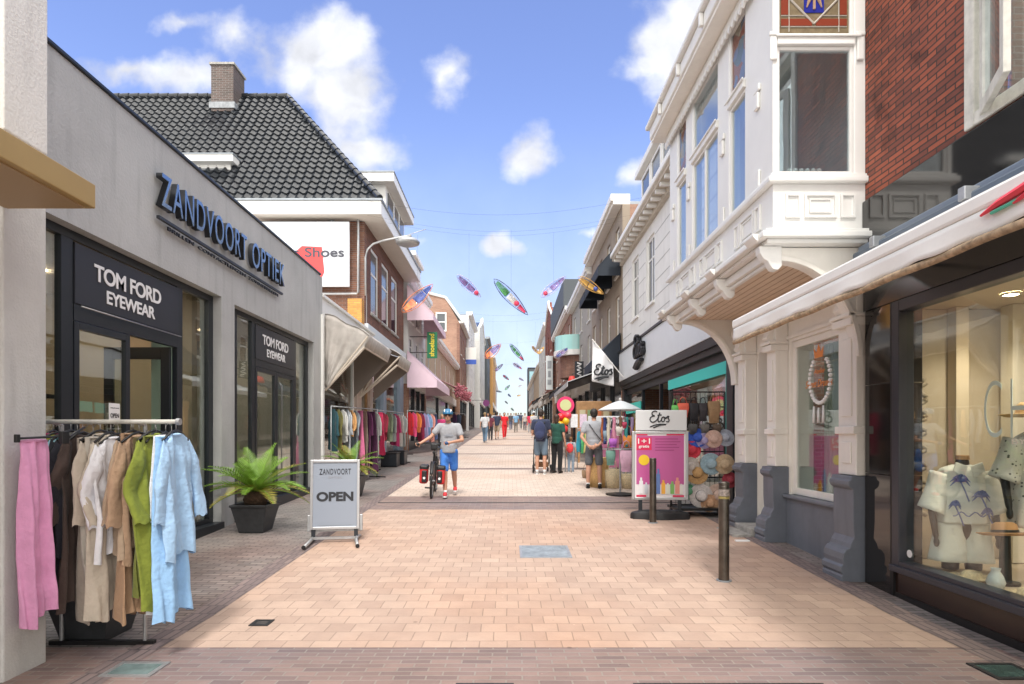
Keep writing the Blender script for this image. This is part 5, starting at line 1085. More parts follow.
t = thing('hanging_sign', 'small red lantern shaped sign above the right awnings', 'sign', (2.9, 28, 3.9)); build('body', MB().lathe([(0, 0), (.14, .03), (.2, .2), (.14, .42), (0, .46)], (2.95, 28, 3.85), 16), mat('red sign', (.65, .04, .03), .5), t, smooth=True); build('bracket', MB().tube([(2.95, 28, 4.3), (2.95, 28, 4.4), (3.8, 28, 4.4)], .02), 'black', t)
t = thing('hanging_sign', 'yellow round sign low on the right near the far end', 'sign', (2.9, 80, 5)); build('disc', MB().lathe([(0, -.05), (.55, -.05), (.55, .05), (0, .05)], (2.95, 75, 3.6), 20, 'Y'), mat('yellow sign', (.8, .5, .04), .5), t); build('bracket', MB().box(3.5, 3.9, 74.96, 75.04, 3.55, 3.65), 'black', t)
t = thing('hanging_sign', 'red square sign low on the right near the far end', 'sign', (2.3, 82, 4)); build('board', MB().box(2.15, 2.95, 82, 82.1, 3.0, 3.7), mat('red board', (.7, .1, .08), .5), t); build('bracket', MB().box(2.95, 4.0, 82.02, 82.08, 3.3, 3.4), 'black', t)
# ---------------------------------------------------------------- kites strung over the street
def kite(x1, y1, x2, y2, Y, wpx, cols, label, dot=None, fade=1):
    a, b = P(x1, y1, Y), P(x2, y2, Y+.35); c = (a+b)/2; t = thing('hanging_kite', label, 'decoration', tuple(c), 'fish shaped kites hung on wires over the street')
    L = (b-a).length; ux = (b-a).normalized(); wy = wpx*Y/600; vz = Vector((0, 1, 0)).cross(ux).normalized()
    def pt(u, v, o=0):   # u along, v across -1..1 ; leaf shaped, bellied
        wd = (math.sin(math.pi*u**.8)**.8)*.5*wy if 0 < u < 1 else 0
        return a+ux*(L*u)+vz*(v*wd)+Vector((0, .10*L*math.sin(math.pi*u)*(1-v*v*.6)+o, 0))-vz*0
    N_ = 20
    rim = [pt(i/N_, 1) for i in range(N_+1)]+[pt(1-i/N_, -1) for i in range(1, N_)]
    build('hoop', MB().tube(rim, .011 if Y < 30 else .018, n=6, closed=True), cols[0], t, smooth=True)
    segs = [(.08, .40, cols[1]), (.42, .70, cols[2]), (.72, .92, cols[3])]
    for (u0, u1, m) in segs:
        build('panel', MB().grid(lambda u, v: pt(u0+(u1-u0)*u, (v*2-1)*.62), 8, 6), m, t, smooth=True, solid=.01)
    build('film', MB().grid(lambda u, v: pt(.03+.94*u, (v*2-1)*.97, .03), 20, 6), clearf, t, smooth=True)
    if dot: q = pt(dot[0], 0, -.05); build('spot', MB().ell(q, (wy*.26, .03, wy*.26), 14, 8), dot[1], t, smooth=True)
    build('wire', MB().tube([c, c+Vector((0, 0, 1.2+.5))], .0015, n=4), 'black', t)
    return t, c
clearf = glass_mat('clear film', refl=.12, tint=(.86, .87, .92))
def kc(*c):
    m = mat('kite cloth', c, .5, var=.45, vscale=7); nt = m.node_tree; out = nt.nodes['Material Output']; mx = nt.nodes.new('ShaderNodeMixShader'); tr = nt.nodes.new('ShaderNodeBsdfTransparent')
    nz = nt.nodes.new('ShaderNodeTexNoise'); nz.inputs['Scale'].default_value = 5; nz.inputs['Detail'].default_value = 3; mr = nt.nodes.new('ShaderNodeMapRange'); mr.inputs['From Min'].default_value = .4; mr.inputs['From Max'].default_value = .6; mr.inputs['To Min'].default_value = .05; mr.inputs['To Max'].default_value = .55
    tc = nt.nodes.new('ShaderNodeTexCoord'); nt.links.new(tc.outputs['Object'], nz.inputs[0]); nt.links.new(nz.outputs[0], mr.inputs[0]); nt.links.new(mr.outputs[0], mx.inputs[0])
    nt.links.new(nt.nodes['Principled BSDF'].outputs[0], mx.inputs[1]); nt.links.new(tr.outputs[0], mx.inputs[2]); nt.links.new(mx.outputs[0], out.inputs[0]); return m
KO, KB, KP, KL, KR, KG, KY, KW, KD = kc(.75, .2, .06), kc(.05, .09, .35), kc(.25, .16, .4), kc(.5, .45, .65), kc(.65, .03, .1), kc(.12, .42, .14), kc(.75, .45, .12), kc(.75, .75, .72), kc(.08, .09, .13)
ks = [
 (402, 312, 433, 284, 16, 13, (KO, KO, KB, KB), 'orange rimmed kite with dark blue panels beside the brick house', None),
 (457, 275, 481, 297, 19, 9, (KL, KP, KP, KL), 'purple kite with red spot hanging left of the green one', (.80, KR)),
 (494, 279, 528, 315, 15, 11, (KD, KG, KW, KR), 'large green and red kite in the middle of the street', (.66, KR)),
 (541, 297, 566, 276, 19, 9, (KL, KL, KP, KP), 'purple kite with red spot hanging right of the green one', (.18, KR)),
 (578, 277, 604, 294, 18, 9, (KY, KY, KY, KY), 'yellow kite with blue spot close to the right facades', (.68, KB)),
 (485, 358, 501, 344, 30, 9, (KO, KO, KP, KP), 'small orange and purple kite low over the left side of the street', None),
 (510, 344, 524, 361, 32, 5, (KD, KG, KG, KR), 'small green and red kite below the big green one', None),
 (556, 357, 568, 348, 32, 5, (KP, KB, KP, KB), 'small dark blue kite before the right facades', None),
 (532, 346, 539, 354, 36, 3, (KY, KY, KY, KY), 'tiny yellow kite, left wing of a pair', None), (538, 354, 544, 347, 36, 3, (KY, KY, KW, KY), 'tiny pale yellow kite, right wing of a pair', None),
 (513, 363, 522, 369, 42, 3.5, (KL, KL, KP, KR), 'tiny lilac kite right under the small green and red one', None), (495, 371, 503, 364, 42, 3, (KD, KP, KD, KP), 'tiny dark purple kite beside the left skyline', None),
 (503, 375, 509, 380, 55, 2.6, (KD, KR, KD, KR), 'tiny dark red kite low in the sky gap', None), (505, 390, 510, 385, 60, 2.4, (KD, KG, KD, KG), 'tiny dark green kite low in the sky gap', None),
 (519, 378, 524, 381, 60, 2, (KL, KL, KL, KL), 'tiny lilac kite low in the right of the sky gap', None), (518, 387, 522, 385, 70, 2, (KW, KW, KL, KW), 'tiny white kite low in the sky gap', None),
 (496, 391, 502, 392, 70, 1.8, (KD, KD, KD, KD), 'tiny grey kite low by the left skyline', None), (508, 394, 511, 397, 75, 2, (KB, KB, KB, KB), 'tiny blue kite low in the sky gap', None),
 (517, 396, 521, 395, 85, 1.6, (KY, KY, KY, KY), 'tiny yellow kite farthest down the street', None), (505, 401, 508, 404, 90, 1.6, (KD, KD, KD, KD), 'tiny dark kite farthest down the street', None), (511, 408, 514, 411, 95, 2, (KD, KG, KD, KD), 'tiny dark green kite just above the heads', None)]
for k in ks:
    t, c = kite(*k[:6], k[6], k[7], k[8])
for i, Y in enumerate((15.2, 18.2, 19.2, 30.2, 32.2, 42.2, 60.2)):
    zc = {15.2: 5.6+1.5, 18.2: 6.1+1.6, 19.2: 6.3+1.6}.get(Y, g(Y)+6.6)
    xl = -4.5 if Y > 18.9 else -4.5
    w = MB().tube([(-4.3+8*i2/16, Y, zc+.5-.5*math.sin(math.pi*i2/16)) for i2 in range(17)], .002, n=4)
    tag(build('span_wire', w, 'black'), 'thin dark wire stretched across the street to carry the kites', 'wire', 'wires across the street')
# ---------------------------------------------------------------- clothes
FAB = {}
def cloth(c, sheer=0):
    k = tuple(c)
    if k not in FAB: FAB[k] = mat('linen cloth', k, .92, var=.12, vscale=6, bump=.45, bscale=30, sheen=.1)
    return FAB[k]
def garment(name, label, cat, x, y, z, rot, L, w, c, kind='shirt', group=None, det=1, seed=0, sleeve=(1,), lod=1):
    """local: width along x, thin along y, hanging down from z=0"""
    rnd = random.Random(seed); t = thing(name, label, cat, (0, 0, 0), group); ph = rnd.random()*6; kf = rnd.uniform(4.5, 6.5); sw = rnd.uniform(-.03, .03)
    nu, nv = (56, 26) if lod == 1 else (20, 8)
    def hw(v):
        if kind == 'trousers': return w*.5*(.80+.28*v)
        if kind == 'skirt': return w*.5*(.6+.5*v)
        return w*.5*(.30+.70*min(1, v*L/.13)**.7)*(1+.10*v)
    def zz(v, xx):
        return -v*L+(-.0 if kind == 'trousers' else -0)+.012*math.sin(xx*23+ph)*v
    def f(u, v):
        a = 2*math.pi*u; h = hw(v); xx = h*math.cos(a); th = .018+.016*min(1, v*2)
        fold = (.008+.026*v)*math.sin(xx/(.5*w)*kf+ph+v*1.6)+(.006+.013*v)*math.sin(xx/(.5*w)*kf*2.3+ph*2-v*3)+.005*noise.noise(Vector((xx*14, v*L*6, seed+math.sin(a)*.5)))+.005*math.sin(xx/(.5*w)*17+ph*3+v*2)*(.4+v)
        return (xx+sw*v+.02*w*math.sin(v*7+ph), th*math.sin(a)+fold+.01*noise.noise(Vector((xx*9, v*7, seed))), zz(v, xx)+(.05*xx/w+.018*math.sin(xx*31+ph))*v**3)
    m = cloth(c); b = build('body', MB().grid(f, nu, nv, closed_u=True), m, t, smooth=True)
    cap = MB().ell((0, 0, -.005), (hw(0), .03, .012), 14, 6); build('waistband' if kind in ('trousers', 'skirt') else 'collar', cap, m, t, smooth=True)
    if kind == 'shirt':
        for s_ in sleeve:
            q = [Vector((s_*w*.37, 0, -.05)), Vector((s_*(w*.47+.01), -.02, -.20)), Vector((s_*(w*.50+.02), .0+rnd.uniform(-.04, .04), -.38)), Vector((s_*(w*.48+rnd.uniform(-.03, .05)), rnd.uniform(-.05, .05), -min(.60, L*.82)))]
            def sf(u, v):
                k = v*3; i = min(int(k), 2); p = q[i].lerp(q[i+1], k-i); a = 2*math.pi*u; r = .030+.030*min(1, v*2.5)+.012*v+.006*math.sin(a*3+ph+v*9)+.016*noise.noise(Vector((math.cos(a)*2, v*9, seed+s_))); return p+Vector((r*math.cos(a), r*.42*math.sin(a), .01*math.sin(a*4+v*6)))
            build('sleeve', MB().grid(sf, 20 if lod == 1 else 8, 16 if lod == 1 else 4, closed_u=True), m, t, smooth=True)
    t.location = (x, y, z); t.rotation_euler = (rnd.uniform(-.05, .03), rnd.uniform(-.045, .045), rot); return t
def hanger(x, y, z, rot, w, label, grp, up=.10):
    t = thing('clothes_hanger', label, 'hanger', (0, 0, 0), grp); b = MB()
    b.tube([(-w/2, 0, -.05), (-w*.2, 0, .005), (0, 0, .02), (w*.2, 0, .005), (w/2, 0, -.05)], .008, n=6); build('bar', b, 'blackp', t, smooth=True)
    h = MB().tube([(0, 0, .02), (0, 0, up-.045)]+[(0, .022-.022*math.cos(R(a)), up-.045+.028*math.sin(R(a))+.012) for a in range(20, 200, 30)], .003, n=5); build('hook', h, 'steel', t, smooth=True)
    t.location = (x, y, z); t.rotation_euler = (0, 0, rot); return t
# near clothes rail
ry, rz = 4.20, 1.60
rk = thing('clothes_rail', 'steel clothes rail hung full of linen clothes beside the stucco corner', 'clothes rail', (-2.8, ry, 0))
build('rail', MB().tube([(-3.32, ry, rz), (-2.32, ry, rz)], .016, n=10), 'oldwhite', rk, smooth=True); build('end_cap', MB().cyl((-2.325, ry, rz), (-2.30, ry, rz), .024), 'galv', rk)
for x in (-3.22, -2.62): build('post', MB().cyl((x, ry+.12, 0), (x, ry+.12, rz-.02), .014).cyl((x, ry+.12, rz-.02), (x, ry, rz), .012), 'galv', rk, smooth=True, angle=40)
build('foot', MB().box(-3.3, -2.55, ry+.10, ry+.14, .0, .03), 'black', rk)
gl = [ # name, label, cat, X, L, w, colour, kind, rot
 ('trousers', 'magenta trousers mostly hidden behind the pink pair', 'trousers', -3.10, 1.13, .30, (.36, .02, .12), 'trousers', 88),
 ('shirt', 'olive yellow shirt, first of the shirts on the near rail', 'shirt', -3.06, .72, .44, (.24, .24, .02), 'shirt', 62),
 ('shirt', 'pale turquoise shirt squeezed between the olive and the black one', 'shirt', -3.04, .62, .36, (.35, .6, .68), 'shirt', 70),
 ('dress', 'long black dress hanging right of the olive yellow shirt', 'dress', -2.98, .98, .42, (.012, .013, .018), 'shirt', 64),
 ('dress', 'dark brown linen dress hanging beside the black one', 'dress', -2.90, 1.14, .40, (.075, .05, .042), 'shirt', 66),
 ('trousers', 'stone grey linen trousers hanging between dark brown and beige', 'trousers', -2.83, 1.24, .34, (.42, .36, .30), 'trousers', 60),
 ('shirt', 'beige linen shirt with long sleeve hanging in front of stone trousers', 'shirt', -2.78, .80, .42, (.52, .45, .37), 'shirt', 58),
 ('dress', 'long light sand linen dress left of the white blouse', 'dress', -2.71, 1.22, .40, (.56, .49, .40), 'shirt', 56),
 ('blouse', 'bright white blouse hanging in the middle of the near rail', 'blouse', -2.66, .80, .40, (.82, .82, .86), 'shirt', 55),
 ('trousers', 'long camel brown trousers right of the white blouse', 'trousers', -2.57, 1.24, .34, (.40, .25, .15), 'trousers', 60),
 ('shirt', 'tan crinkled shirt hanging over the camel trousers', 'shirt', -2.52, .84, .42, (.44, .29, .19), 'shirt', 58),
 ('trousers', 'dark olive brown trousers squeezed beside the tan shirt', 'trousers', -2.47, .95, .30, (.10, .08, .03), 'trousers', 64),
 ('dress', 'long olive green linen dress with rolled sleeve', 'dress', -2.41, 1.18, .42, (.22, .26, .035), 'shirt', 56),
 ('trousers', 'white trousers between the green dress and the blue shirt', 'trousers', -2.34, 1.20, .32, (.80, .82, .86), 'trousers', 50),
 ('trousers', 'light blue trousers hanging at the right end of the near rail', 'trousers', -2.30, 1.23, .36, (.30, .52, .80), 'trousers', 42),
 ('shirt', 'light blue linen shirt, last one at the right end of the near rail', 'shirt', -2.27, .84, .44, (.36, .56, .80), 'shirt', 40)]
ROT = [95, 84, 88, 86, 90, 94, 82, 88, 80, 90, 84, 90, 82, 92, 86, 92]
gl = [q[:3]+(-3.19+(q[3]+3.10)*.86/.83,)+q[4:5]+(q[5]*.92,)+q[6:] for q in gl]
ROT += [86, 90, 84, 92]
gl += [('shirt', 'black shirt squeezed between the black and the dark brown dress', 'shirt', -3.02, .78, .38, (.02, .02, .03), 'shirt', 0),
 ('trousers', 'pale linen trousers squeezed just left of the beige shirt', 'trousers', -2.86, 1.20, .30, (.50, .46, .40), 'trousers', 0),
 ('shirt', 'sand coloured shirt squeezed between the white blouse and the camel trousers', 'shirt', -2.63, .80, .36, (.46, .34, .24), 'shirt', 0),
 ('trousers', 'olive trousers squeezed behind the long green dress', 'trousers', -2.47, 1.10, .28, (.18, .20, .04), 'trousers', 0)]
for i, (n, lab, cat, X, L, w, c, kd, rt) in enumerate(gl):
    zt = rz-.085-.012*((i*7) % 3); garment(n, lab, cat, X, ry-.02*(i % 3), zt, R(ROT[i]), L, w, c, kd, seed=i+1, sleeve=(-1, 1))
    hanger(X, ry, zt+.005, R(ROT[i]), w*.86, 'black hanger hooked over the near steel rail', 'hangers on the near rail', up=.095)
garment('trousers', 'wide pink trousers hanging alone in front of the stucco corner', 'trousers', -2.98, 3.76, 1.475, R(82), 1.13, .235, (.74, .34, .56), 'trousers', seed=31)
t = thing('clothes_hanger', 'long black clip hanger holding the pink trousers', 'hanger', (-3.0, 3.8, 1.5)); build('bar', MB().tube([(-2.98, 3.64, 1.485), (-2.89, 3.95, 1.50), (-2.95, 4.17, 1.56)], .008, n=6), 'blackp', t); build('clip', MB().box(-2.99, -2.97, 3.62, 3.65, 1.46, 1.51), 'blackp', t, bevel=.004); build('clip', MB().box(-2.915, -2.885, 3.88, 3.94, 1.45, 1.53), 'blackp', t, bevel=.004)
def planter(label, x, y, wt, wb, h, z0):
    t = thing('planter', label, 'planter', (x, y, z0)); b = MB()
    def rr(w, z): return [(x-w/2, y-w/2, z), (x+w/2, y-w/2, z), (x+w/2, y+w/2, z), (x-w/2, y+w/2, z)]
    R_ = [rr(wb, z0), rr(wt, z0+h-.035), rr(wt+.03, z0+h-.033), rr(wt+.03, z0+h), rr(wt-.03, z0+h), rr(wt-.05, z0+h-.06)]
    for q in R_: b.v += q
    for k in range(len(R_)-1):
        for i in range(4): b.f.append((k*4+i, k*4+(i+1) % 4, k*4+4+(i+1) % 4, k*4+4+i))
    b.f += [(3, 2, 1, 0), (20, 21, 22, 23)]; build('pot', b, mat('charcoal planter', (.035, .038, .042), .5, var=.25, vscale=12), t, bevel=.008); return t
p = planter('black tapered planter on the ground under the near clothes rail', -3.10, 4.52, .46, .32, .36, 0); build('soil', MB().box(-3.3, -2.9, 4.32, 4.72, .29, .305), mat('soil', (.04, .03, .02), .95, bump=.8), p)
# ---------------------------------------------------------------- potted cycads
leafm = mat('cycad leaf', (.17, .32, .03), .45, var=.35, vscale=14); leafy = mat('yellowing cycad leaf', (.33, .30, .04), .5, var=.3, vscale=14); trunkm = mat('cycad trunk', (.06, .035, .02), .95, var=.4, vscale=30, bump=1)
def cycad(label, x, y, z, s, seed, n=22, th=.14):
    rnd = random.Random(seed); t = thing('cycad_palm', label, 'plant', (x, y, z)); build('trunk', MB().lathe([(.0, 0), (.10*s, 0), (.12*s, th*.5), (.09*s, th), (0, th+.02)], (x, y, z), 16), trunkm, t, smooth=True)
    for k in range(n):
        a = 2*math.pi*(k*.618)+rnd.uniform(-.2, .2); el = rnd.uniform(.45, 1.3) if k > n*.25 else rnd.uniform(.1, .5); L = rnd.uniform(.46, .62)*s; b = MB(); pts = []
        p = Vector((x, y, z+th)); d = Vector((math.cos(a)*math.cos(el), math.sin(a)*math.cos(el), math.sin(el))); N_ = 22
        for i in range(N_+1):
            pts.append(p.copy()); p = p+d*(L/N_); d.z -= .038*(1.1-el*.3)*1.2; d.normalize()
        b.tube(pts, [.007*s*(1-i/(N_+6)) for i in range(N_+1)], n=5); lb = MB()
        for i in range(2, N_):
            dd = (pts[i+1]-pts[i-1]).normalized(); sd = dd.cross(Vector((0, 0, 1))); sd = sd.normalized() if sd.length > .1 else Vector((1, 0, 0)); up = sd.cross(dd).normalized()
            l = .115*s*math.sin(math.pi*(i/N_)**.7*.93+.12)+.015
            for sg_ in (-1, 1):
                q = pts[i]; tip = q+(sd*sg_*.80+dd*.62+up*(.22+rnd.uniform(-.08, .08)))*l; w_ = dd*.0065*s; mid = q.lerp(tip, .5)+up*.004
                lb.quad(q-w_*.6, mid-w_, tip, mid+w_, q+w_*.6)
        fr = build('frond', b, leafm, t, smooth=True); build('leaflets', lb, leafy if k < n*.22 or rnd.random() < .06 else leafm, fr)
    return t
zz_ = g(8.6); planter('charcoal tapered pot holding the bright green palm by the shopfront', -3.63, 8.60, .50, .34, .40, zz_); tp = thing('soil', 'dark soil in the pot', 'soil', (-3.63, 8.6, zz_+.36)) if False else None
cycad('bright green cycad palm in the charcoal pot beside the optician shopfront', -3.63, 8.60, zz_+.36, 1.40, 5, 34, .2)
zz_ = g(12.6); planter('charcoal pot mostly hidden behind the open sign', -3.2, 12.2, .50, .34, .42, g(12.2)); cycad('dark green cycad palm standing behind the open sign', -3.2, 12.2, g(12.2)+.38, 1.2, 9, 22, .2)
# ---------------------------------------------------------------- pavement signs and bollards
def aframe():
    x, y = -2.28, 7.85; z0 = g(y); t = thing('pavement_sign', 'grey framed pavement sign reading open outside the optician', 'sign', (x, y, z0)); lean = R(-5); ya = R(10)
    rot = Matrix.Translation((x, y, z0)) @ Matrix.Rotation(ya, 4, 'Z') @ Matrix.Rotation(lean, 4, 'X')
    def put(mb, nm, m, par, **k): mb.v = [tuple(rot@Vector(v)) for v in mb.v]; return build(nm, mb, m, par, **k)
    w, h0, h1 = .315, .17, 1.08
    put(ring(MB(), 1, 0, -.02, .012, -w, w, h0, h1, .035, 'Y'), 'frame', 'alu', t, bevel=.004); 
    f = MB(); ring(f, -1, 0, -.02, .016, -w, w, h0, h1, .03, 'Y')
    pn = put(MB().box(-w+.03, w-.03, -.006, .012, h0+.03, h1-.03), 'panel', mat('pale grey panel', (.28, .32, .39), .35), t)
    u = rot.to_3x3()@Vector((1, 0, 0)); v = rot.to_3x3()@Vector((0, 0, 1))
    text('lettering', 'OPEN', 'ktext', rot@Vector((-.235, -.008, .535)), u, v, .47, .125, .002, pn, bold=.045)
    text('lettering', 'ZANDVOORT', 'ktext', rot@Vector((-.20, -.008, .885)), u, v, .40, .078, .002, pn, bold=.012, spacing=1.2)
    text('small_lettering', 'OPTIEK', mat('grey print', (.3, .3, .32), .5), rot@Vector((-.085, -.008, .835)), u, v, .17, .026, .002, pn, spacing=1.3)
    put(MB().box(-.22, .22, -.009, -.006, .225, .229), 'fine_line', 'lead', pn)
    put(MB().box(-w-.04, w+.04, .03, .05, .14, .36), 'back_plate', 'galv', t, bevel=.01)
    put(MB().box(-w+.02, -w+.07, -.01, .03, .03, h0-.002), 'leg', 'anth', t); put(MB().box(w-.07, w-.02, -.01, .03, .03, h0-.002), 'leg', 'anth', t)
    R2 = Matrix.Translation((x, y, z0)) @ Matrix.Rotation(ya, 4, 'Z')
    for s_ in (-1, 1):
        b = MB().tube([(s_*.34-.02*s_, -.42, .022), (s_*.285, -.15, .05), (s_*.28, 0, .06), (s_*.285, .15, .05), (s_*.30, .34, .022)], .022, n=10); b.v = [tuple(R2@Vector(v_)) for v_ in b.v]; build('foot', b, 'galv', t, smooth=True)
        b = MB().cyl((s_*.343-.02*s_, -.425, .022), (s_*.343-.02*s_, -.44, .022), .025); b.v = [tuple(R2@Vector(v_)) for v_ in b.v]; build('end_cap', b, 'black', t)
    b = MB().box(-.28, .28, -.02, .02, .045, .075); b.v = [tuple(R2@Vector(v_)) for v_ in b.v]; build('crossbar', b, 'galv', t)
aframe()
def bollard(px, py, label, st=False):
    p = GP(px, py); t = thing('bollard', label, 'bollard', tuple(p)); b = MB().lathe([(.0, -.05), (.052, -.05), (.052, .955), (.050, .958), (.050, .968), (.053, .970), (.053, .99), (.045, 1.0), (0, 1.002)], p, 28); build('post', b, mat('stained steel post', (.13, .115, .10), .38, metal=.9, var=.3, vscale=6), t, smooth=True, angle=30)
    build('ground_collar', MB().lathe([(.053, 0), (.075, .0), (.075, .012), (.053, .014)], p, 24), 'lead', t)
    if st:
        build('sticker', MB().lathe([(.0535, .86), (.0535, .925)], p, 28), mat('worn sticker', (.28, .24, .22), .6, var=.6, vscale=40), t); build('sticker', MB().lathe([(.0538, .83), (.0538, .855)], p, 28), mat('yellow sticker', (.30, .24, .08), .6, var=.5, vscale=50), t)
bollard(724, 581, 'near dark steel bollard with a worn sticker standing on the cream paving', True); bollard(653, 523, 'farther dark steel bollard standing in front of the pink poster')
def poster_stand():
    x, y = 2.42, 9.62; z0 = g(y); t = thing('poster_stand', 'grey framed pavement stand with pink drugstore poster and white header', 'sign', (x, y, z0)); rot = R(-4)
    T = Matrix.Translation((x, y, z0)) @ Matrix.Rotation(rot, 4, 'Z')
    def put(mb, nm, m, par, **k): mb.v = [tuple(T@Vector(v)) for v in mb.v]; return build(nm, mb, m, par, **k)
    b = MB(); pr = []
    for k in range(49):
        a = 2*math.pi*k/48; c_ = math.cos(a); s_ = math.sin(a); pr.append((.47*c_*(1 if abs(c_) < .9 else 1), (.20+.055*math.cos(2*a*1)+.04*math.cos(4*a))*s_))
    pr = pr[:-1]; n = len(pr)
    for (k, z) in ((1, -.02), (1, .06), (.95, .10), (.70, .135)): b.v += [(p[0]*k, p[1]*k, z) for p in pr]
    for l in range(3):
        for i in range(n): b.f.append((l*n+i, l*n+(i+1) % n, (l+1)*n+(i+1) % n, (l+1)*n+i))
    b.f.append(tuple(3*n+i for i in range(n))); put(b, 'base', 'blackp', t, smooth=True, angle=35)
    for s_ in (-1, 1): put(MB().box(s_*.31-.03, s_*.31+.03, -.02, .02, .11, .30), 'leg', 'anth', t, bevel=.006)
    w, a0, a1 = .445, .30, 1.40
    put(ring(MB(), 1, 0, -.028, .022, -w, w, a0, a1, .045, 'Y'), 'frame', 'alu', t, bevel=.008)
    ps = put(MB().box(-w+.04, w-.04, -.018, .006, a0+.04, a1-.04), 'poster', mat('poster white', (.75, .72, .74), .35), t)
    pk = mat('pink print', (.50, .10, .30), .35); rd_ = mat('crimson print', (.66, .015, .09), .35)
    put(MB().box(-w+.07, w-.07, -.0215, -.0185, .55, a1-.07), 'pink_field', pk, ps); put(MB().box(-w+.07, -w+.31, -.0245, -.022, 1.10, a1-.10), 'red_box', rd_, ps)
    u = T.to_3x3()@Vector((1, 0, 0)); v = Vector((0, 0, 1))
    text('lettering', '1+1', 'wtext', T@Vector((-w+.095, -.027, 1.20)), u, v, .19, .085, .002, ps, bold=.008); text('lettering', 'gratis', 'wtext', T@Vector((-w+.105, -.027, 1.125)), u, v, .165, .055, .002, ps, bold=.02)
    put(MB().cyl((-w+.19, -.0245, .94), (-w+.19, -.022, .94), .085, n=24), 'yellow_disc', mat('yellow print', (.8, .55, .03), .35), ps)
    for i, (l_) in enumerate((.36, .40, .34, .38, .30)): put(MB().box(-.08, -.08+l_, -.0245, -.022, 1.27-i*.045, 1.285-i*.045), 'text_line', mat('dark pink print', (.35, .05, .2), .4), ps)
    for (x0, x1, z) in ((-w+.07, -.22, a0+.05), (.2, w-.07, a0+.05), (-w+.07, -.2, a1-.065), (.1, w-.07, a1-.065)): put(MB().box(x0, x1, -.0245, -.022, z, z+.03), 'red_strip', rd_, ps)
    for i, (xx, hh, cc, ww) in enumerate(((-.30, .26, (.75, .75, .78), .06), (-.22, .18, (.6, .65, .72), .05), (-.12, .34, (.72, .72, .76), .07), (-.03, .40, (.12, .2, .45), .06), (.05, .22, (.8, .4, .05), .06), (.12, .17, (.7, .72, .6), .05), (.19, .20, (.2, .45, .12), .06), (.27, .26, (.75, .3, .25), .07), (.33, .16, (.75, .75, .7), .05))):
        put(MB().box(xx-ww/2, xx+ww/2, -.0275-.001*i, -.022, .40, .40+hh*.8).box(xx-ww/4, xx+ww/4, -.0275-.001*i, -.022, .40+hh*.8+.001, .40+hh), 'printed_bottle', mat('bottle print', cc, .4), ps)
    hd = put(MB().box(-w+.06, w-.02, -.012, .012, 1.41, 1.74), 'header', mat('header white', (.66, .68, .70), .4), t, bevel=.02)
    script_logo(T@Vector((-.16, -.018, 1.545)), u, v, .18, 0, 'ktext', hd, .055)
poster_stand()
# second pavement stand behind the man in grey
t = thing('poster_stand', 'white pavement stand with black script partly hidden by the man in grey', 'sign', (2.5, 14.8, g(14.8))); build('board', MB().box(1.95, 2.85, 14.8, 14.84, g(14.8)+1.28, g(14.8)+1.62), mat('stand white', (.60, .62, .64), .4), t, bevel=.01); build('poster', MB().box(1.97, 2.83, 14.79, 14.84, g(14.8)+.35, g(14.8)+1.27), mat('dim poster', (.34, .12, .20), .4, var=.5, vscale=5), t); build('base', MB().box(2.0, 2.8, 14.65, 15.0, g(14.8)-.02, g(14.8)+.1), 'blackp', t, bevel=.03); build('leg', MB().box(2.1, 2.15, 14.8, 14.84, g(14.8)+.1, g(14.8)+.35), 'anth', t); build('leg', MB().box(2.65, 2.7, 14.8, 14.84, g(14.8)+.1, g(14.8)+.35), 'anth', t)
script_logo((2.35, 14.79, g(14.8)+1.32), (1, 0, 0), (0, 0, 1), .25, 0, 'ktext', t, .08)
# ---------------------------------------------------------------- drugstore rack with hats and bags
rx0, rx1, ryy = 2.72, 3.62, 9.95; gz = g(ryy)
rk = thing('display_rack', 'black wheeled display rack of hats and bags outside the drugstore', 'display rack', (3.2, ryy, gz)); fm_ = MB()
for x in (rx0, rx1): fm_.tube([(x, ryy+.12, gz+.12), (x, ryy+.12, gz+2.05)], .018)
for z in (.16, .62, 1.05, 1.42, 1.80, 2.05): fm_.tube([(rx0, ryy+.12, gz+z), (rx1, ryy+.12, gz+z)], .012)
for k in range(12): x = rx0+(rx1-rx0)*k/11; fm_.tube([(x, ryy+.125, gz+.16), (x, ryy+.125, gz+2.05)], .004, n=5)
fm_.box(rx0, rx1, ryy-.25, ryy+.35, gz+.10, gz+.14); build('frame', fm_, 'black', rk, smooth=True, angle=40)
for x in (rx0+.05, rx1-.05):
    for y in (ryy-.2, ryy+.3): build('wheel', MB().cyl((x-.015, y, gz+.05), (x+.015, y, gz+.05), .05, n=18), 'blackp', rk)
def P2(px, py, Y=9.85): return P(px, py, Y)
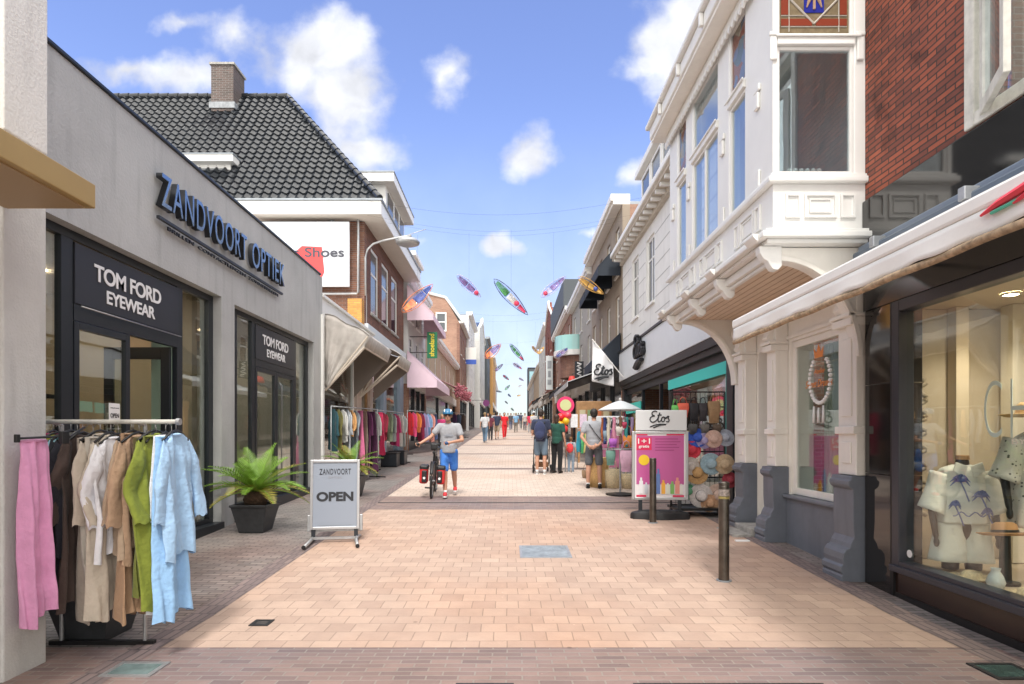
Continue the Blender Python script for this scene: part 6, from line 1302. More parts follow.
hats = [(698, 438, 10, (.04, .10, .45), 'blue sun hat on the drugstore rack'), (704, 441, 8, (.35, .3, .5), 'lilac sun hat beside the blue one on the rack'), (713, 439, 9, (.55, .38, .32), 'pinkish beige cap on the drugstore rack'), (726, 438, 9, (.35, .38, .45), 'grey blue cap at the right end of the rack'), (692, 450, 9, (.65, .05, .08), 'red cap on the drugstore rack'),
 (690, 466, 9, (.6, .55, .5), 'off white hat on the rack behind the tan straw hat'), (697, 473, 12, (.55, .34, .15), 'tan straw hat hanging upright on the rack'), (711, 464, 11, (.30, .42, .48), 'straw hat with blue underside on the rack'), (724, 464, 10, (.50, .38, .25), 'brown straw hat at the right of the rack'), (689, 492, 8, (.12, .35, .2), 'green sun hat low on the rack'),
 (701, 496, 12, (.62, .58, .56), 'white and grey wide hat low on the rack'), (709, 503, 9, (.55, .33, .2), 'terracotta coloured hat low on the rack'), (719, 496, 12, (.55, .40, .33), 'pinkish wide straw hat low on the rack'), (730, 480, 8, (.3, .04, .06), 'dark red cap on the right of the rack')]
for i, (px, py, r, c, lab) in enumerate(hats):
    p = P2(px, py); r_ = r*9.85/600; h = hat(0, 0, 0, r_, mat('hat straw', c, .85, var=.2, vscale=30, bump=.5, bscale=70), lab, crown=r_*.55, nm='sun_hat', cat='hat', band=('black' if i in (6, 10, 12) else None)); h.location = (p.x, ryy-.06-.03*(i % 3), p.z); h.rotation_euler = (R(70+i*9 % 25), R((i*31) % 40-20), 0)
def bag(x, y, z, w, h, c, lab, d=.08, strap=.18, nm='handbag', rot=0):
    t = thing(nm, lab, 'bag', (0, 0, 0)); m = mat('bag fabric', c, .75, var=.15, vscale=14, bump=.4, bscale=30)
    build('body', MB().grid(lambda u, v: ((w/2)*(.78+.22*math.sin(math.pi*min(v+.25, 1)))*math.copysign(abs(math.cos(2*math.pi*u))**.6, math.cos(2*math.pi*u)), (d/2)*math.sin(math.pi*min(1, v*.9+.1))*math.copysign(abs(math.sin(2*math.pi*u))**.8, math.sin(2*math.pi*u)), -h*v), 24, 10, closed_u=True), m, t, smooth=True)
    build('bottom', MB().ell((0, 0, -h), (w*.37, d*.28, .008), 14, 6), m, t, smooth=True); build('strap', MB().tube([(-w*.33, 0, -.01), (-w*.2, 0, strap*.8), (0, 0, strap), (w*.2, 0, strap*.8), (w*.33, 0, -.01)], .008, n=6), m, t, smooth=True)
    t.location = (x, y, z); t.rotation_euler = (0, 0, rot); return t
for i, (px, py, w, h, c, lab) in enumerate(((676, 405, 7, 12, (.15, .5, .12), 'green bag hanging at the left of the drugstore window'), (684, 403, 12, 14, (.7, .13, .08), 'coral red bag hanging on top of the drugstore rack'), (695, 403, 10, 18, (.02, .02, .025), 'black backpack hanging left on top of the rack'), (704, 403, 9, 18, (.04, .035, .04), 'black backpack hanging right on top of the rack'), (715, 401, 13, 22, (.30, .19, .10), 'brown backpack hanging on top of the rack'), (694, 424, 9, 10, (.08, .08, .08), 'charcoal bag in the second row of the rack'), (706, 424, 9, 10, (.14, .13, .12), 'grey bag in the second row of the rack'), (718, 424, 9, 10, (.1, .07, .05), 'dark brown bag in the second row of the rack'))):
    p = P2(px, py); bag(p.x, ryy-.05, p.z, w*.0164, h*.0164, c, lab, .12, .10, nm='backpack' if 'backpack' in lab else 'handbag')
# bag stand with small parasol
bx, by = 2.30, 12.4; gz = g(by); st = thing('bag_stand', 'round bag stand under a small white parasol outside the drugstore', 'display stand', (bx, by, gz))
build('pole', MB().cyl((bx, by, gz), (bx, by, gz+2.0), .02), 'galv', st); build('base', MB().lathe([(0, 0), (.3, 0), (.3, .03), (.05, .06), (0, .06)], (bx, by, gz), 24), 'black', st); build('ring', MB().tube([(bx+.34*math.cos(a*.3927), by+.34*math.sin(a*.3927), gz+1.58) for a in range(16)], .01, closed=True), 'galv', st); build('ring', MB().tube([(bx+.36*math.cos(a*.3927), by+.36*math.sin(a*.3927), gz+.95) for a in range(16)], .01, closed=True), 'galv', st)
pa = MB(); 
pa.grid(lambda u, v: (bx+.46*v*math.cos(2*math.pi*u)*(1-.04*abs(math.sin(4*2*math.pi*u/2))), by+.46*v*math.sin(2*math.pi*u), gz+1.95-.20*v**1.3), 48, 8, closed_u=True)
t = thing('parasol', 'small white parasol on top of the bag stand', 'parasol', (bx, by, gz+1.75)); build('canopy', pa, mat('white parasol cloth', (.62, .66, .68), .8), t, smooth=True, solid=.006); build('finial', MB().ell((bx, by, gz+1.98), .03), 'white', t)
cs = [((.7, .25, .05), 'orange round handbag'), ((.42, .12, .5), 'purple small handbag'), ((.62, .38, .5), 'pink tote bag'), ((.45, .36, .24), 'beige straw tote'), ((.2, .28, .35), 'grey blue bag'), ((.55, .14, .07), 'rust coloured bag'), ((.65, .6, .55), 'off white bag'), ((.1, .1, .13), 'dark blue purse'), ((.4, .2, .08), 'brown leather bag'), ((.5, .06, .12), 'crimson purse'), ((.15, .3, .25), 'dark green purse')]
pos = [(.10, -.33, 1.18, .22, .24), (-.2, -.30, 1.12, .17, .17), (.05, -.38, .88, .26, .42), (.30, -.22, .86, .26, .42), (-.30, -.12, 1.28, .15, .2), (.28, -.15, 1.32, .18, .24), (-.08, -.34, 1.36, .15, .18), (-.34, .05, 1.35, .14, .2), (.34, .05, 1.38, .16, .2), (.02, -.35, 1.45, .1, .12), (-.24, -.25, .88, .2, .3)]
for (c, lab), (dx, dy, dz, w, h) in zip(cs, pos): bag(bx+dx, by+dy, gz+dz+.05, w, h, c, lab+' hanging on the round stand under the small parasol', .10, .2)
# scarves / necklaces
for k in range(9):
    t = thing('scarf', ('rust', 'navy', 'cream', 'pink', 'brown', 'teal', 'lilac', 'mustard', 'grey')[k]+' scarf hanging from the ring under the small parasol', 'scarf', (bx, by, gz+1.6)); c = ((.5, .15, .05), (.04, .06, .2), (.6, .55, .45), (.6, .25, .35), (.2, .1, .06), (.05, .3, .3), (.4, .3, .5), (.5, .35, .06), (.35, .35, .37))[k]; a = R(180+k*20); x, y = bx+.36*math.cos(a), by+.36*math.sin(a)
    build('cloth', MB().grid(lambda u, v: (x+.03*(u-.5)*2+.008*math.sin(v*9), y+.012*math.sin(u*9), gz+1.60-v*(.5+.05*(k % 3))), 6, 10), cloth(c), t, smooth=True, solid=.012)
t = thing('straw_basket', 'large woven straw basket standing beside the man in grey', 'basket', (2.05, 13.7, g(13.7))); build('body', MB().lathe([(0, 0), (.20, .0), (.25, .25), (.23, .55), (.27, .68), (.25, .68), (.2, .5), (.2, .1), (0, .05)], (2.05, 13.75, g(13.7)), 28), straw, t, smooth=True)
for i, (x, y) in enumerate(((2.35, 13.6), (2.72, 13.5))):
    t = thing('straw_basket', ('tall straw tote with pale handles next to the large basket', 'low straw basket behind the bag stand')[i], 'basket', (x, y, g(y))); build('body', MB().lathe([(0, 0), (.17, .0), (.20, .2), (.2, .42-.1*i), (.18, .42-.1*i), (.16, .1), (0, .05)], (x, y, g(y)+.0), 24), palestraw, t, smooth=True); build('handle', MB().tube([(x-.1, y, g(y)+.4-.1*i), (x-.06, y, g(y)+.6-.1*i), (x+.06, y, g(y)+.6-.1*i), (x+.1, y, g(y)+.4-.1*i)], .012), palestraw, t)
# ---------------------------------------------------------------- clothes racks farther on the left
def rack(label, p0, p1, h, items, seed, where):
    p0 = Vector(p0); p1 = Vector(p1); z0 = g(p0.y); z1 = g(p1.y); d = (p1-p0); ang = math.atan2(d.y, d.x); c = (p0+p1)/2
    t = thing('clothes_rack', label, 'clothes rack', (c.x, c.y, g(c.y))); zr = g(c.y)+h
    build('rail', MB().tube([(p0.x, p0.y, zr), (p1.x, p1.y, zr)], .014), 'galv', t, smooth=True)
    n = Vector((-d.y, d.x)).normalized()
    for p in (p0, p1): build('post', MB().tube([(p.x, p.y, g(p.y)+.05), (p.x, p.y, zr)], .014), 'galv', t, smooth=True); build('foot', MB().tube([(p.x-n.x*.25, p.y-n.y*.25, g(p.y)+.04), (p.x+n.x*.25, p.y+n.y*.25, g(p.y)+.04)], .016), 'black', t)
    for i, (nm, cname, col, L, kd) in enumerate(items):
        q = p0.lerp(p1, (i+.5)/len(items)); garment(nm, f'{cname} {nm} hanging on {where}', nm, q.x, q.y, zr-.07, ang+R(62), L, .40, col, kd, seed=seed+i, sleeve=(-1, 1), lod=0)
rack('clothes rack under the nearer folding awning', (-4.12, 13.9), (-3.42, 15.6), 1.82, [('shirt', 'dark teal', (.02, .08, .10), .95, 'shirt'), ('dress', 'olive patterned', (.15, .14, .04), .9, 'shirt'), ('blouse', 'off white', (.6, .6, .58), .75, 'shirt'), ('dress', 'pale grey', (.42, .45, .48), 1.15, 'shirt'), ('blouse', 'apricot', (.7, .38, .15), .6, 'shirt'), ('dress', 'blue grey', (.3, .36, .42), 1.2, 'shirt'), ('trousers', 'rose pink', (.6, .15, .28), 1.3, 'trousers'), ('trousers', 'taupe', (.22, .17, .13), 1.35, 'trousers'), ('dress', 'plum purple', (.11, .02, .08), 1.55, 'shirt'), ('trousers', 'aubergine', (.08, .015, .06), 1.5, 'trousers'), ('dress', 'silver grey', (.45, .46, .44), 1.1, 'shirt')], 100, 'the rack under the nearer folding awning')
rack('clothes rack before the corner shop of the brick house', (-4.0, 17.6), (-3.55, 20.2), 1.75, [('blouse', 'charcoal', (.06, .06, .07), .8, 'shirt'), ('trousers', 'neon pink', (.8, .05, .15), 1.25, 'trousers'), ('shirt', 'wine red', (.3, .03, .06), .8, 'shirt'), ('blouse', 'sage green', (.22, .28, .18), .85, 'shirt'), ('shirt', 'ash grey', (.32, .34, .34), .85, 'shirt'), ('dress', 'raspberry', (.5, .05, .16), 1.0, 'shirt'), ('blouse', 'oyster white', (.55, .54, .5), 1.0, 'shirt'), ('dress', 'light grey', (.5, .52, .52), 1.05, 'shirt')], 130, 'the rack before the brick house')
rack('clothes rack under the lower pink awning', (-4.1, 24.2), (-3.3, 27.2), 1.75, [('dress', 'bright red', (.65, .02, .03), .9, 'shirt'), ('dress', 'hot pink', (.75, .08, .22), .95, 'shirt'), ('blouse', 'orange', (.7, .22, .05), .8, 'shirt'), ('shirt', 'maroon', (.25, .02, .06), 1.2, 'shirt'), ('dress', 'lavender', (.4, .35, .6), 1.2, 'shirt'), ('blouse', 'sky blue', (.25, .42, .65), .9, 'shirt'), ('dress', 'salmon', (.7, .3, .25), 1.2, 'shirt'), ('trousers', 'denim blue', (.08, .12, .25), 1.1, 'trousers')], 160, 'the rack under the lower pink awning')
rack('small dark clothes rack far down on the left', (-3.9, 38), (-3.0, 41), 1.7, [('coat', 'black', (.03, .03, .04), 1.0, 'shirt'), ('coat', 'dark violet', (.1, .04, .12), 1.0, 'shirt'), ('shirt', 'slate blue', (.1, .14, .22), .9, 'shirt'), ('coat', 'dark brown', (.08, .05, .04), 1.0, 'shirt')], 190, 'the far dark rack')
for i, (x, y) in enumerate(((-3.75, 19.0), (-3.65, 19.8))):
    t = thing('crate', ('left', 'right')[i]+' of the two dark storage crates under the clothes before the brick house', 'crate', (x, y, g(y))); build('box', MB().box(x-.25, x+.25, y-.3, y+.3, g(y)+.01, g(y)+.42), 'anth', t, bevel=.02); build('lid', MB().box(x-.27, x+.27, y-.32, y+.32, g(y)+.423, g(y)+.46), 'blackp', t, bevel=.01)
# ---------------------------------------------------------------- colourful display beyond the man in grey
gz = g(17.2); t = thing('toy_stand', 'stand with round pink and green sign above red and yellow balls', 'display stand', (1.75, 17.2, gz))
build('pole', MB().cyl((1.62, 17.2, gz), (1.62, 17.2, gz+1.7), .02), 'galv', t); build('disc', MB().cyl((1.62, 17.16, gz+1.92), (1.62, 17.19, gz+1.92), .25, n=28), mat('crimson disc', (.7, .04, .16), .5), t); build('disc_centre', MB().cyl((1.62, 17.14, gz+1.92), (1.62, 17.159, gz+1.92), .16, n=28), mat('lime disc', (.55, .6, .3), .5), t)
for i, (dx, dz, c, lab) in enumerate(((-.12, 1.58, (.75, .03, .04), 'upper red'), (.02, 1.46, (.8, .5, .03), 'orange yellow'), (-.14, 1.36, (.8, .45, .02), 'lower yellow'), (-.02, 1.24, (.72, .05, .05), 'lower red'), (.08, 1.62, (.75, .06, .1), 'right red'))):
    b = thing('beach_ball', lab+' beach ball hung below the round pink sign', 'ball', (1.6+dx, 17.1, gz+dz)); build('ball', MB().ell((1.6+dx, 17.1, gz+dz), .11), mat('ball vinyl', c, .3), b, smooth=True)
for i, (x, c) in enumerate(((1.86, (.7, .72, .75)), (2.12, (.62, .5, .62)))):
    b = thing('poster', ('white paper sheet', 'lilac paper sheet')[i]+' hung beside the round pink sign', 'poster', (x, 17.1, gz+1.2)); build('sheet', MB().box(x-.1, x+.1, 17.1, 17.11, gz+1.28, gz+1.66), mat('paper', c, .7, var=.2, vscale=20), b)
cl_ = [((.05, .35, .5), 'turquoise'), ((.1, .5, .2), 'green'), ((.6, .55, .2), 'yellow'), ((.5, .1, .15), 'red'), ((.1, .12, .35), 'navy'), ((.6, .6, .62), 'white'), ((.45, .2, .1), 'rust'), ((.05, .05, .07), 'black')]
tb = thing('display_rail', 'low rail of colourful beachwear behind the woman in green', 'clothes rail', (2.2, 16.6, g(16.6))); build('rail', MB().tube([(2.05, 18.0, g(18)+1.22), (2.9, 17.4, g(17.4)+1.22)], .014), 'galv', tb); build('post', MB().tube([(2.05, 18.0, g(18)), (2.05, 18.0, g(18)+1.22)], .014), 'galv', tb); build('post', MB().tube([(2.9, 17.4, g(17.4)), (2.9, 17.4, g(17.4)+1.22)], .014), 'galv', tb)
for i, (c, nm) in enumerate(cl_):
    k = (i+.5)/8; garment('towel_dress', nm+' beach dress on the low rail behind the woman in green', 'dress', 2.05+.85*k, 18-.6*k, g(17.7)+1.16, R(60), .62, .3, c, 'shirt', seed=220+i, sleeve=(1,), lod=0)
for i, (px, c, lab) in enumerate(((590, (.10, .22, .5), 'blue'), (596, (.75, .5, .05), 'yellow'), (586, (.3, .2, .12), 'brown'))):
    p = P(px, (445, 462, 470)[i], 15.6); bag(p.x, 15.6, p.z, .22, .26, c, lab+' bag hanging on the display behind the man in grey', .1, .15)
t = thing('display_case', 'brown wooden display case of cards under the pale right awning', 'display case', (2.9, 20.5, g(20.5))); build('case', MB().box(2.3, 3.5, 20.4, 20.7, g(20.5)+.6, g(20.5)+2.1), 'wood', t, bevel=.02)
for i in range(4):
    for j in range(2): build('card', MB().box(2.4+i*.27, 2.6+i*.27, 20.37, 20.399, g(20.5)+.75+j*.6, g(20.5)+1.2+j*.6), mat('card', [(.5, .15, .06), (.5, .45, .3), (.2, .3, .15)][(i+j) % 3], .5), t)
build('leg', MB().box(2.35, 2.42, 20.45, 20.55, g(20.5)-.05, g(20.5)+.599), 'wood', t); build('leg', MB().box(3.38, 3.45, 20.45, 20.55, g(20.5)-.05, g(20.5)+.599), 'wood', t)
# ---------------------------------------------------------------- people
SK = mat('figure skin', (.52, .28, .19), .5, var=.06, vscale=12)  # one skin tone for every figure, slightly varied at random
def person(label, px, Y, H, rot, top, bottom, shoes, hair=(.03, .02, .014), pose=None, shorts=False, vox=.014, sleeve='short', hat_=None, female=False, lod=1, X=None, skirt=False):
    k = H/1.75; x = (px-509)*Y/600 if X is None else X; z0 = g(Y); t = thing('person', label, 'person', (0, 0, 0))
    J = dict(pel=(0, 0, .95), hipL=(-.09, 0, .90), hipR=(.09, 0, .90), knL=(-.10, -.02, .50), knR=(.10, -.02, .50), anL=(-.10, .02, .08), anR=(.10, .02, .08), ch=(0, 0, 1.30), nk=(0, .01, 1.46), hd=(0, -.01, 1.63),
             shL=(-.18, 0, 1.41), shR=(.18, 0, 1.41), elL=(-.24, .03, 1.13), elR=(.24, .03, 1.13), wrL=(-.25, -.05, .88), wrR=(.25, -.05, .88), haL=(-.25, -.08, .80), haR=(.25, -.08, .80))
    if pose: J.update(pose)
    V = {n: Vector(p)*k for n, p in J.items()}
    def cap(b, p, q, r0, r1): b.cyl(p, q, r0*k, r1*k, 12); b.ell(p, r0*k, 12, 8); b.ell(q, r1*k, 12, 8)
    b = MB(); sw_ = .9 if female else 1
    b.ell(V['ch'], (.16*k*sw_, .10*k, .20*k)); b.ell(V['pel']+Vector((0, 0, .03)), (.155*k, .105*k, .15*k)); b.ell((V['pel']+V['ch'])/2, (.135*k*sw_, .09*k, .2*k)); cap(b, V['ch']+Vector((0, 0, .05))*k, V['nk'], .08, .055); cap(b, V['nk'], V['hd']-Vector((0, 0, .04))*k, .052, .05)
    hd = V['hd']; fwd = Vector((0, -1, 0))
    b.ell(hd+Vector((0, .015, .02))*k, (.076*k, .092*k, .098*k)); b.ell(hd+Vector((0, -.02, -.045))*k, (.056*k, .066*k, .068*k)); b.cyl(hd+Vector((0, -.075, .02))*k, hd+Vector((0, -.105, -.02))*k, .012*k, .017*k, 8)
    for s_ in (-1, 1): b.ell(hd+Vector((s_*.078, .012, -.005))*k, (.012*k, .02*k, .03*k), 8, 6)
    for s in 'LR':
        b.ell(V['sh'+s], .062*k); cap(b, V['ch']+Vector((0, 0, .1))*k, V['sh'+s], .07, .055); cap(b, V['sh'+s], V['el'+s], .050*sw_, .038); cap(b, V['el'+s], V['wr'+s], .038, .026)
        h = V['ha'+s]; w = V['wr'+s]; d = (h-w).normalized(); sd = d.cross(Vector((0, 1, 0))); sd = sd.normalized() if sd.length > .2 else Vector((1, 0, 0)); nn = d.cross(sd)
        cap(b, w, w.lerp(h, .8), .026, .034)
        if lod:
            for i in range(4):
                p = h+sd*(i-1.5)*.020*k; L = (.062, .075, .070, .055)[i]*k; q = p+d*L*.55+nn*.012*k; r = q+d*L*.35+nn*.035*k; b.cyl(p, q, .0105*k, .0095*k, 8); b.cyl(q, r, .0095*k, .008*k, 8); b.ell(q, .0095*k, 8, 6)
            p = w.lerp(h, .45)+sd*.03*k; b.cyl(p, p+(d*.6+sd*.6+nn*.3).normalized()*.055*k, .012*k, .010*k, 8)
        cap(b, V['hip'+s], V['kn'+s], .088, .056); cap(b, V['kn'+s], V['kn'+s].lerp(V['an'+s], .35)+Vector((0, .015, 0))*k, .055, .055); cap(b, V['kn'+s].lerp(V['an'+s], .35)+Vector((0, .015, 0))*k, V['an'+s], .054, .034)
    body = build('body', b, SK, t, remesh=.008 if lod else .022)
    for s_ in (-1, 1):
        if lod: build('eye', MB().ell(hd+Vector((s_*.030, -.083, .018))*k, (.011*k, .008*k, .007*k), 10, 6), 'black', t)
    if lod: build('mouth', MB().ell(hd+Vector((0, -.084, -.052))*k, (.022*k, .006*k, .006*k), 10, 6), mat('lips', (.35, .12, .10), .5), t)
    # top
    b = MB(); e = .018
    b.ell(V['ch'], ((.175*sw_+.01)*k, .122*k, .21*k)); b.ell((V['pel']+V['ch'])/2, ((.165*sw_+.014)*k, .128*k, .26*k)); b.ell(V['pel']+Vector((0, 0, .05))*k, (.178*k, .135*k, .12*k)); b.cyl(V['pel']+Vector((0, 0, -.07))*k, V['pel']+Vector((0, 0, .10))*k, .158*k, .15*k, 20); b.cyl(V['ch']+Vector((0, 0, .08))*k, V['nk']-Vector((0, 0, .005))*k, .12*k, .07*k, 14)
    fr = .55 if sleeve == 'short' else 1
    for s in 'LR':
        cap(b, V['ch']+Vector((0, 0, .09))*k, V['sh'+s], .085, .075); q = V['sh'+s].lerp(V['el'+s], fr); cap(b, V['sh'+s], q, .076, .068)
        if sleeve == 'long': cap(b, V['el'+s], V['wr'+s].lerp(V['el'+s], .1), .055, .042)
    build('shirt', b, cloth(top), t, remesh=.016 if lod else .026)
    b = MB(); b.ell(V['pel']-Vector((0, 0, .01))*k, (.170*k, .125*k, .13*k))
    for s in 'LR':
        if skirt: pass
        if shorts: q = V['hip'+s].lerp(V['kn'+s], .82); cap(b, V['hip'+s], q, .098, .088)
        else: cap(b, V['hip'+s], V['kn'+s], .105, .078); cap(b, V['kn'+s], V['an'+s], .078, .062)
    build('shorts' if shorts else 'trousers', b, cloth(bottom), t, remesh=.015 if lod else .026)
    for s in 'LR':
        a = V['an'+s]; b = MB(); b.ell(a+Vector((0, -.075, -.035))*k, (.045*k, .12*k, .040*k)); b.ell(a+Vector((0, .01, -.01))*k, (.042*k, .055*k, .055*k)); 
        sh = build('shoe', b, mat('shoe', shoes, .55), t, remesh=.014 if lod else .022)
        if lod: build('sole', MB().prism([((a.x+math.cos(R(i*20))*.047*k), (a.y-.062*k+math.sin(R(i*20))*.135*k)) for i in range(18)], 'Z', a.z-.082*k, a.z-.055*k), 'wtext' if shoes[0] > .3 else 'black', sh); build('sock', MB().cyl(a+Vector((0, .0, .0)), a+Vector((0, .0, .045))*k, .041*k, .040*k, 14), 'wtext', sh, smooth=True)
    if hair:
        b = MB(); b.ell(hd+Vector((0, .028, .038))*k, (.087*k, .092*k, .092*k)); 
        if female: b.ell(hd+Vector((0, .06, -.05))*k, (.07*k, .05*k, .13*k))
        else: b.ell(hd+Vector((0, .05, -.01))*k, (.078*k, .062*k, .07*k))
        build('hair', b, mat('hair colour', hair, .6, var=.3, vscale=40), t, remesh=.012 if lod else .02)
    if hat_:
        build('hat', MB().lathe([(0, .12), (.06, .115), (.09, .07), (.092, .02), (.13, .015), (.13, .008), (0, .01)], hd+Vector((0, .0, .045))*k, 20), hat_, t, smooth=True)
    t.location = (x, Y, z0); t.rotation_euler = (0, 0, rot); return t, V
# cyclist on foot, facing the camera, holding the bicycle at his right side
cyc, V = person('man in grey t shirt and blue shorts with a blue white helmet walking a bicycle', 449, 12.15, 1.76, R(4), (.36, .37, .40), (.06, .22, .68), (.75, .04, .05), hair=None, shorts=True,
    pose=dict(knL=(-.08, -.10, .50), anL=(-.07, -.18, .10), knR=(.10, .06, .52), anR=(.12, .26, .17), elL=(-.36, -.08, 1.20), wrL=(-.55, -.24, 1.08), haL=(-.61, -.29, 1.06), elR=(.27, -.12, 1.14), wrR=(.06, -.33, 1.10), haR=(-.04, -.36, 1.08), hd=(-.02, -.06, 1.62), nk=(0, -.01, 1.46)))
hd = V['hd']; k = 1.76/1.75
hm = MB()
hm.grid(lambda u, v: hd+Vector((.098*math.cos(2*math.pi*u)*math.sin(v*1.62), .125*math.sin(2*math.pi*u)*math.sin(v*1.62)+.005, .04+.105*math.cos(v*1.62))), 32, 12, closed_u=True)
he = build('helmet', hm, mat('helmet blue', (.03, .16, .32), .3), cyc, smooth=True, solid=.012)
for a in (-.5, 0, .5): build('helmet_vent', MB().tube([hd+Vector((a*.12, -.112+abs(a)*.03, .075)), hd+Vector((a*.13, -.06, .125)), hd+Vector((a*.12, .04, .137))], [.008, .014, .008], n=6, flat=.4), 'wtext', he, smooth=True)
build('strap', MB().tube([hd+Vector((-.082, -.02, .03)), hd+Vector((-.05, -.05, -.09)), hd+Vector((0, -.06, -.115)), hd+Vector((.05, -.05, -.09)), hd+Vector((.082, -.02, .03))], .005, n=5), 'black', cyc)
build('sunglasses', MB().ell(hd+Vector((-.033, -.088, .018)), (.028, .012, .018), 12, 8).ell(hd+Vector((.033, -.088, .018)), (.028, .012, .018), 12, 8).tube([hd+Vector((-.08, .0, .02)), hd+Vector((-.06, -.08, .02)), hd+Vector((.06, -.08, .02)), hd+Vector((.08, .0, .02))], .004, n=5), 'black', cyc, smooth=True)
build('shirt_print', MB().tube([(-.09, -.128, 1.24), (0, -.142, 1.245), (.09, -.128, 1.24)], .010, n=5, flat=.3).tube([(-.06, -.13, 1.21), (.06, -.13, 1.21)], .006, n=5, flat=.3), mat('grey blue print', (.16, .2, .28), .7), cyc)
for s, h in (('L', V['haL']), ('R', V['haR'])): build('glove', MB().ell(h, (.05, .045, .035), 12, 8), mat('glove blue', (.03, .08, .2), .7) if s == 'R' else 'black', cyc, smooth=True)
# bicycle
def bicycle():
    t = thing('bicycle', 'black touring bicycle with red and black panniers pushed beside the helmeted man', 'bicycle', (0, 0, 0)); fm = mat('bike frame', (.02, .02, .022), .35, spec=.6)
    r = .35; F, Bk = Vector((0, -.54, r)), Vector((0, .54, r))       # local: front at -y
    for nm, c, st in (('front_wheel', F, 0), ('rear_wheel', Bk, 1)):
        w = build(nm, MB().tube([c+Vector((0, r*.93*math.cos(a*.2618), r*.93*math.sin(a*.2618))) for a in range(24)], .014, n=8, closed=True), 'galv', t, smooth=True)
        build('tyre', MB().tube([c+Vector((0, (r-.012)*math.cos(a*.1745), (r-.012)*math.sin(a*.1745))) for a in range(36)], .024, n=8, closed=True), 'blackp', w, smooth=True)
        sp = MB()
        for a in range(28): sp.cyl(c+Vector((.02*(-1)**a, 0, 0)), c+Vector((0, r*.92*math.cos(a*.2244), r*.92*math.sin(a*.2244))), .0015, n=4)
        build('spokes', sp, 'steel', w); build('hub', MB().cyl(c+Vector((-.05, 0, 0)), c+Vector((.05, 0, 0)), .022), 'steel', w)
        build('mudguard', MB().grid(lambda u, v: c+Vector(((v-.5)*.06, (r+.035)*math.cos(R(20+u*170 if st else -10+u*150)) * (1 if st else 1), (r+.035)*math.sin(R(20+u*170 if st else -10+u*150)))) if st else c+Vector(((v-.5)*.06, (r+.035)*math.cos(R(15+u*140)), (r+.035)*math.sin(R(15+u*140)))), 24, 2), 'blackp', t, smooth=True, solid=.003)
    bb_ = Vector((0, .06, .30)); seat = Vector((0, .30, .84)); ht = Vector((0, -.33, .92)); hb = Vector((0, -.38, .72))
    f = MB()
    for a, b_, rr in ((bb_, seat, .017), (ht, seat*.93+Vector((0, 0, .02)), .015), (hb, bb_, .02), (ht, hb, .022)): f.tube([a, b_], rr)
    for s_ in (-1, 1): f.tube([bb_+Vector((s_*.03, 0, 0)), Bk+Vector((s_*.06, 0, 0))], .010); f.tube([seat*.95+Vector((s_*.015, 0, 0)), Bk+Vector((s_*.06, 0, 0))], .009); f.tube([hb+Vector((s_*.055, 0, -.02)), F+Vector((s_*.055, 0, 0))], .012)
    f.box(-.06, .06, -.42, -.35, .70, .73); build('frame', f, fm, t, smooth=True, angle=40)
    build('stem', MB().tube([ht, Vector((0, -.36, 1.06)), Vector((0, -.42, 1.08))], .014), fm, t, smooth=True)
    hb_ = build('handlebar', MB().tube([(-.30, -.26, 1.07), (-.20, -.36, 1.08), (0, -.42, 1.09), (.20, -.36, 1.08), (.30, -.26, 1.07)], .012), fm, t, smooth=True)
    for s_ in (-1, 1): build('grip', MB().tube([(s_*.31, -.24, 1.07), (s_*.25, -.32, 1.075)], .018), 'blackp', hb_, smooth=True); build('brake_lever', MB().tube([(s_*.20, -.40, 1.06), (s_*.29, -.36, 1.04)], .006), 'steel', hb_)
    build('bell', MB().ell((.12, -.40, 1.13), .025, 12, 8), 'steel', hb_); build('headlight', MB().lathe([(0, -.05), (.03, -.05), (.032, 0), (.018, .03), (0, .035)], (0, -.47, .92), 16, 'Y'), 'blackp', t, smooth=True)
    build('front_bag', MB().box(-.07, .07, -.55, -.43, .98, 1.10), 'blackp', t, bevel=.02)
    sd = build('saddle', MB().ell((0, .34, .97), (.08, .13, .035)).ell((0, .20, .965), (.035, .12, .025)), 'blackp', t, remesh=.012); build('seat_post', MB().tube([seat, (0, .33, .95)], .013), 'steel', t)
    build('rack', MB().tube([(-.06, .35, .74), (-.06, .85, .74), (.06, .85, .74), (.06, .35, .74)], .007).tube([(-.06, .75, .74), (-.06, .54, .36)], .006).tube([(.06, .75, .74), (.06, .54, .36)], .006), 'black', t)
    for s_ in (-1, 1):
        b = MB().box(s_*.09, s_*.25, -.70, -.40, .30, .64); pn = build('pannier', b, mat('red pannier', (.62, .03, .03), .6), t, bevel=.04); build('flap', MB().box(s_*.085, s_*.255, -.71, -.39, .58, .67), 'blackp', pn, bevel=.03); build('front_pocket', MB().box(s_*.10, s_*.20, -.74, -.701, .33, .57), 'blackp', pn, bevel=.02); build('reflector', MB().cyl((s_*.15, -.745, .42), (s_*.15, -.741, .42), .025, n=14), 'wtext', pn)
    cr = build('crank', MB().cyl((-.06, .06, .30), (-.05, .06, .30), .09, n=24), 'blackp', t)
    for s_, dz in ((-1, -.16), (1, .16)): build('crank_arm', MB().box(s_*.08-.008, s_*.08+.008, .045, .075, .30+min(dz, 0), .30+max(dz, 0)), 'steel', t); build('pedal', MB().box(s_*.09, s_*.19, .02, .10, .30+dz-.012, .30+dz+.012), 'blackp', t)
    p = GP(429, 498); t.location = (p.x+.02, p.y+.56, g(p.y+.1)-.0); t.rotation_euler = (R(1.5), R(3), R(3)); return t
bicycle()
hold = dict()
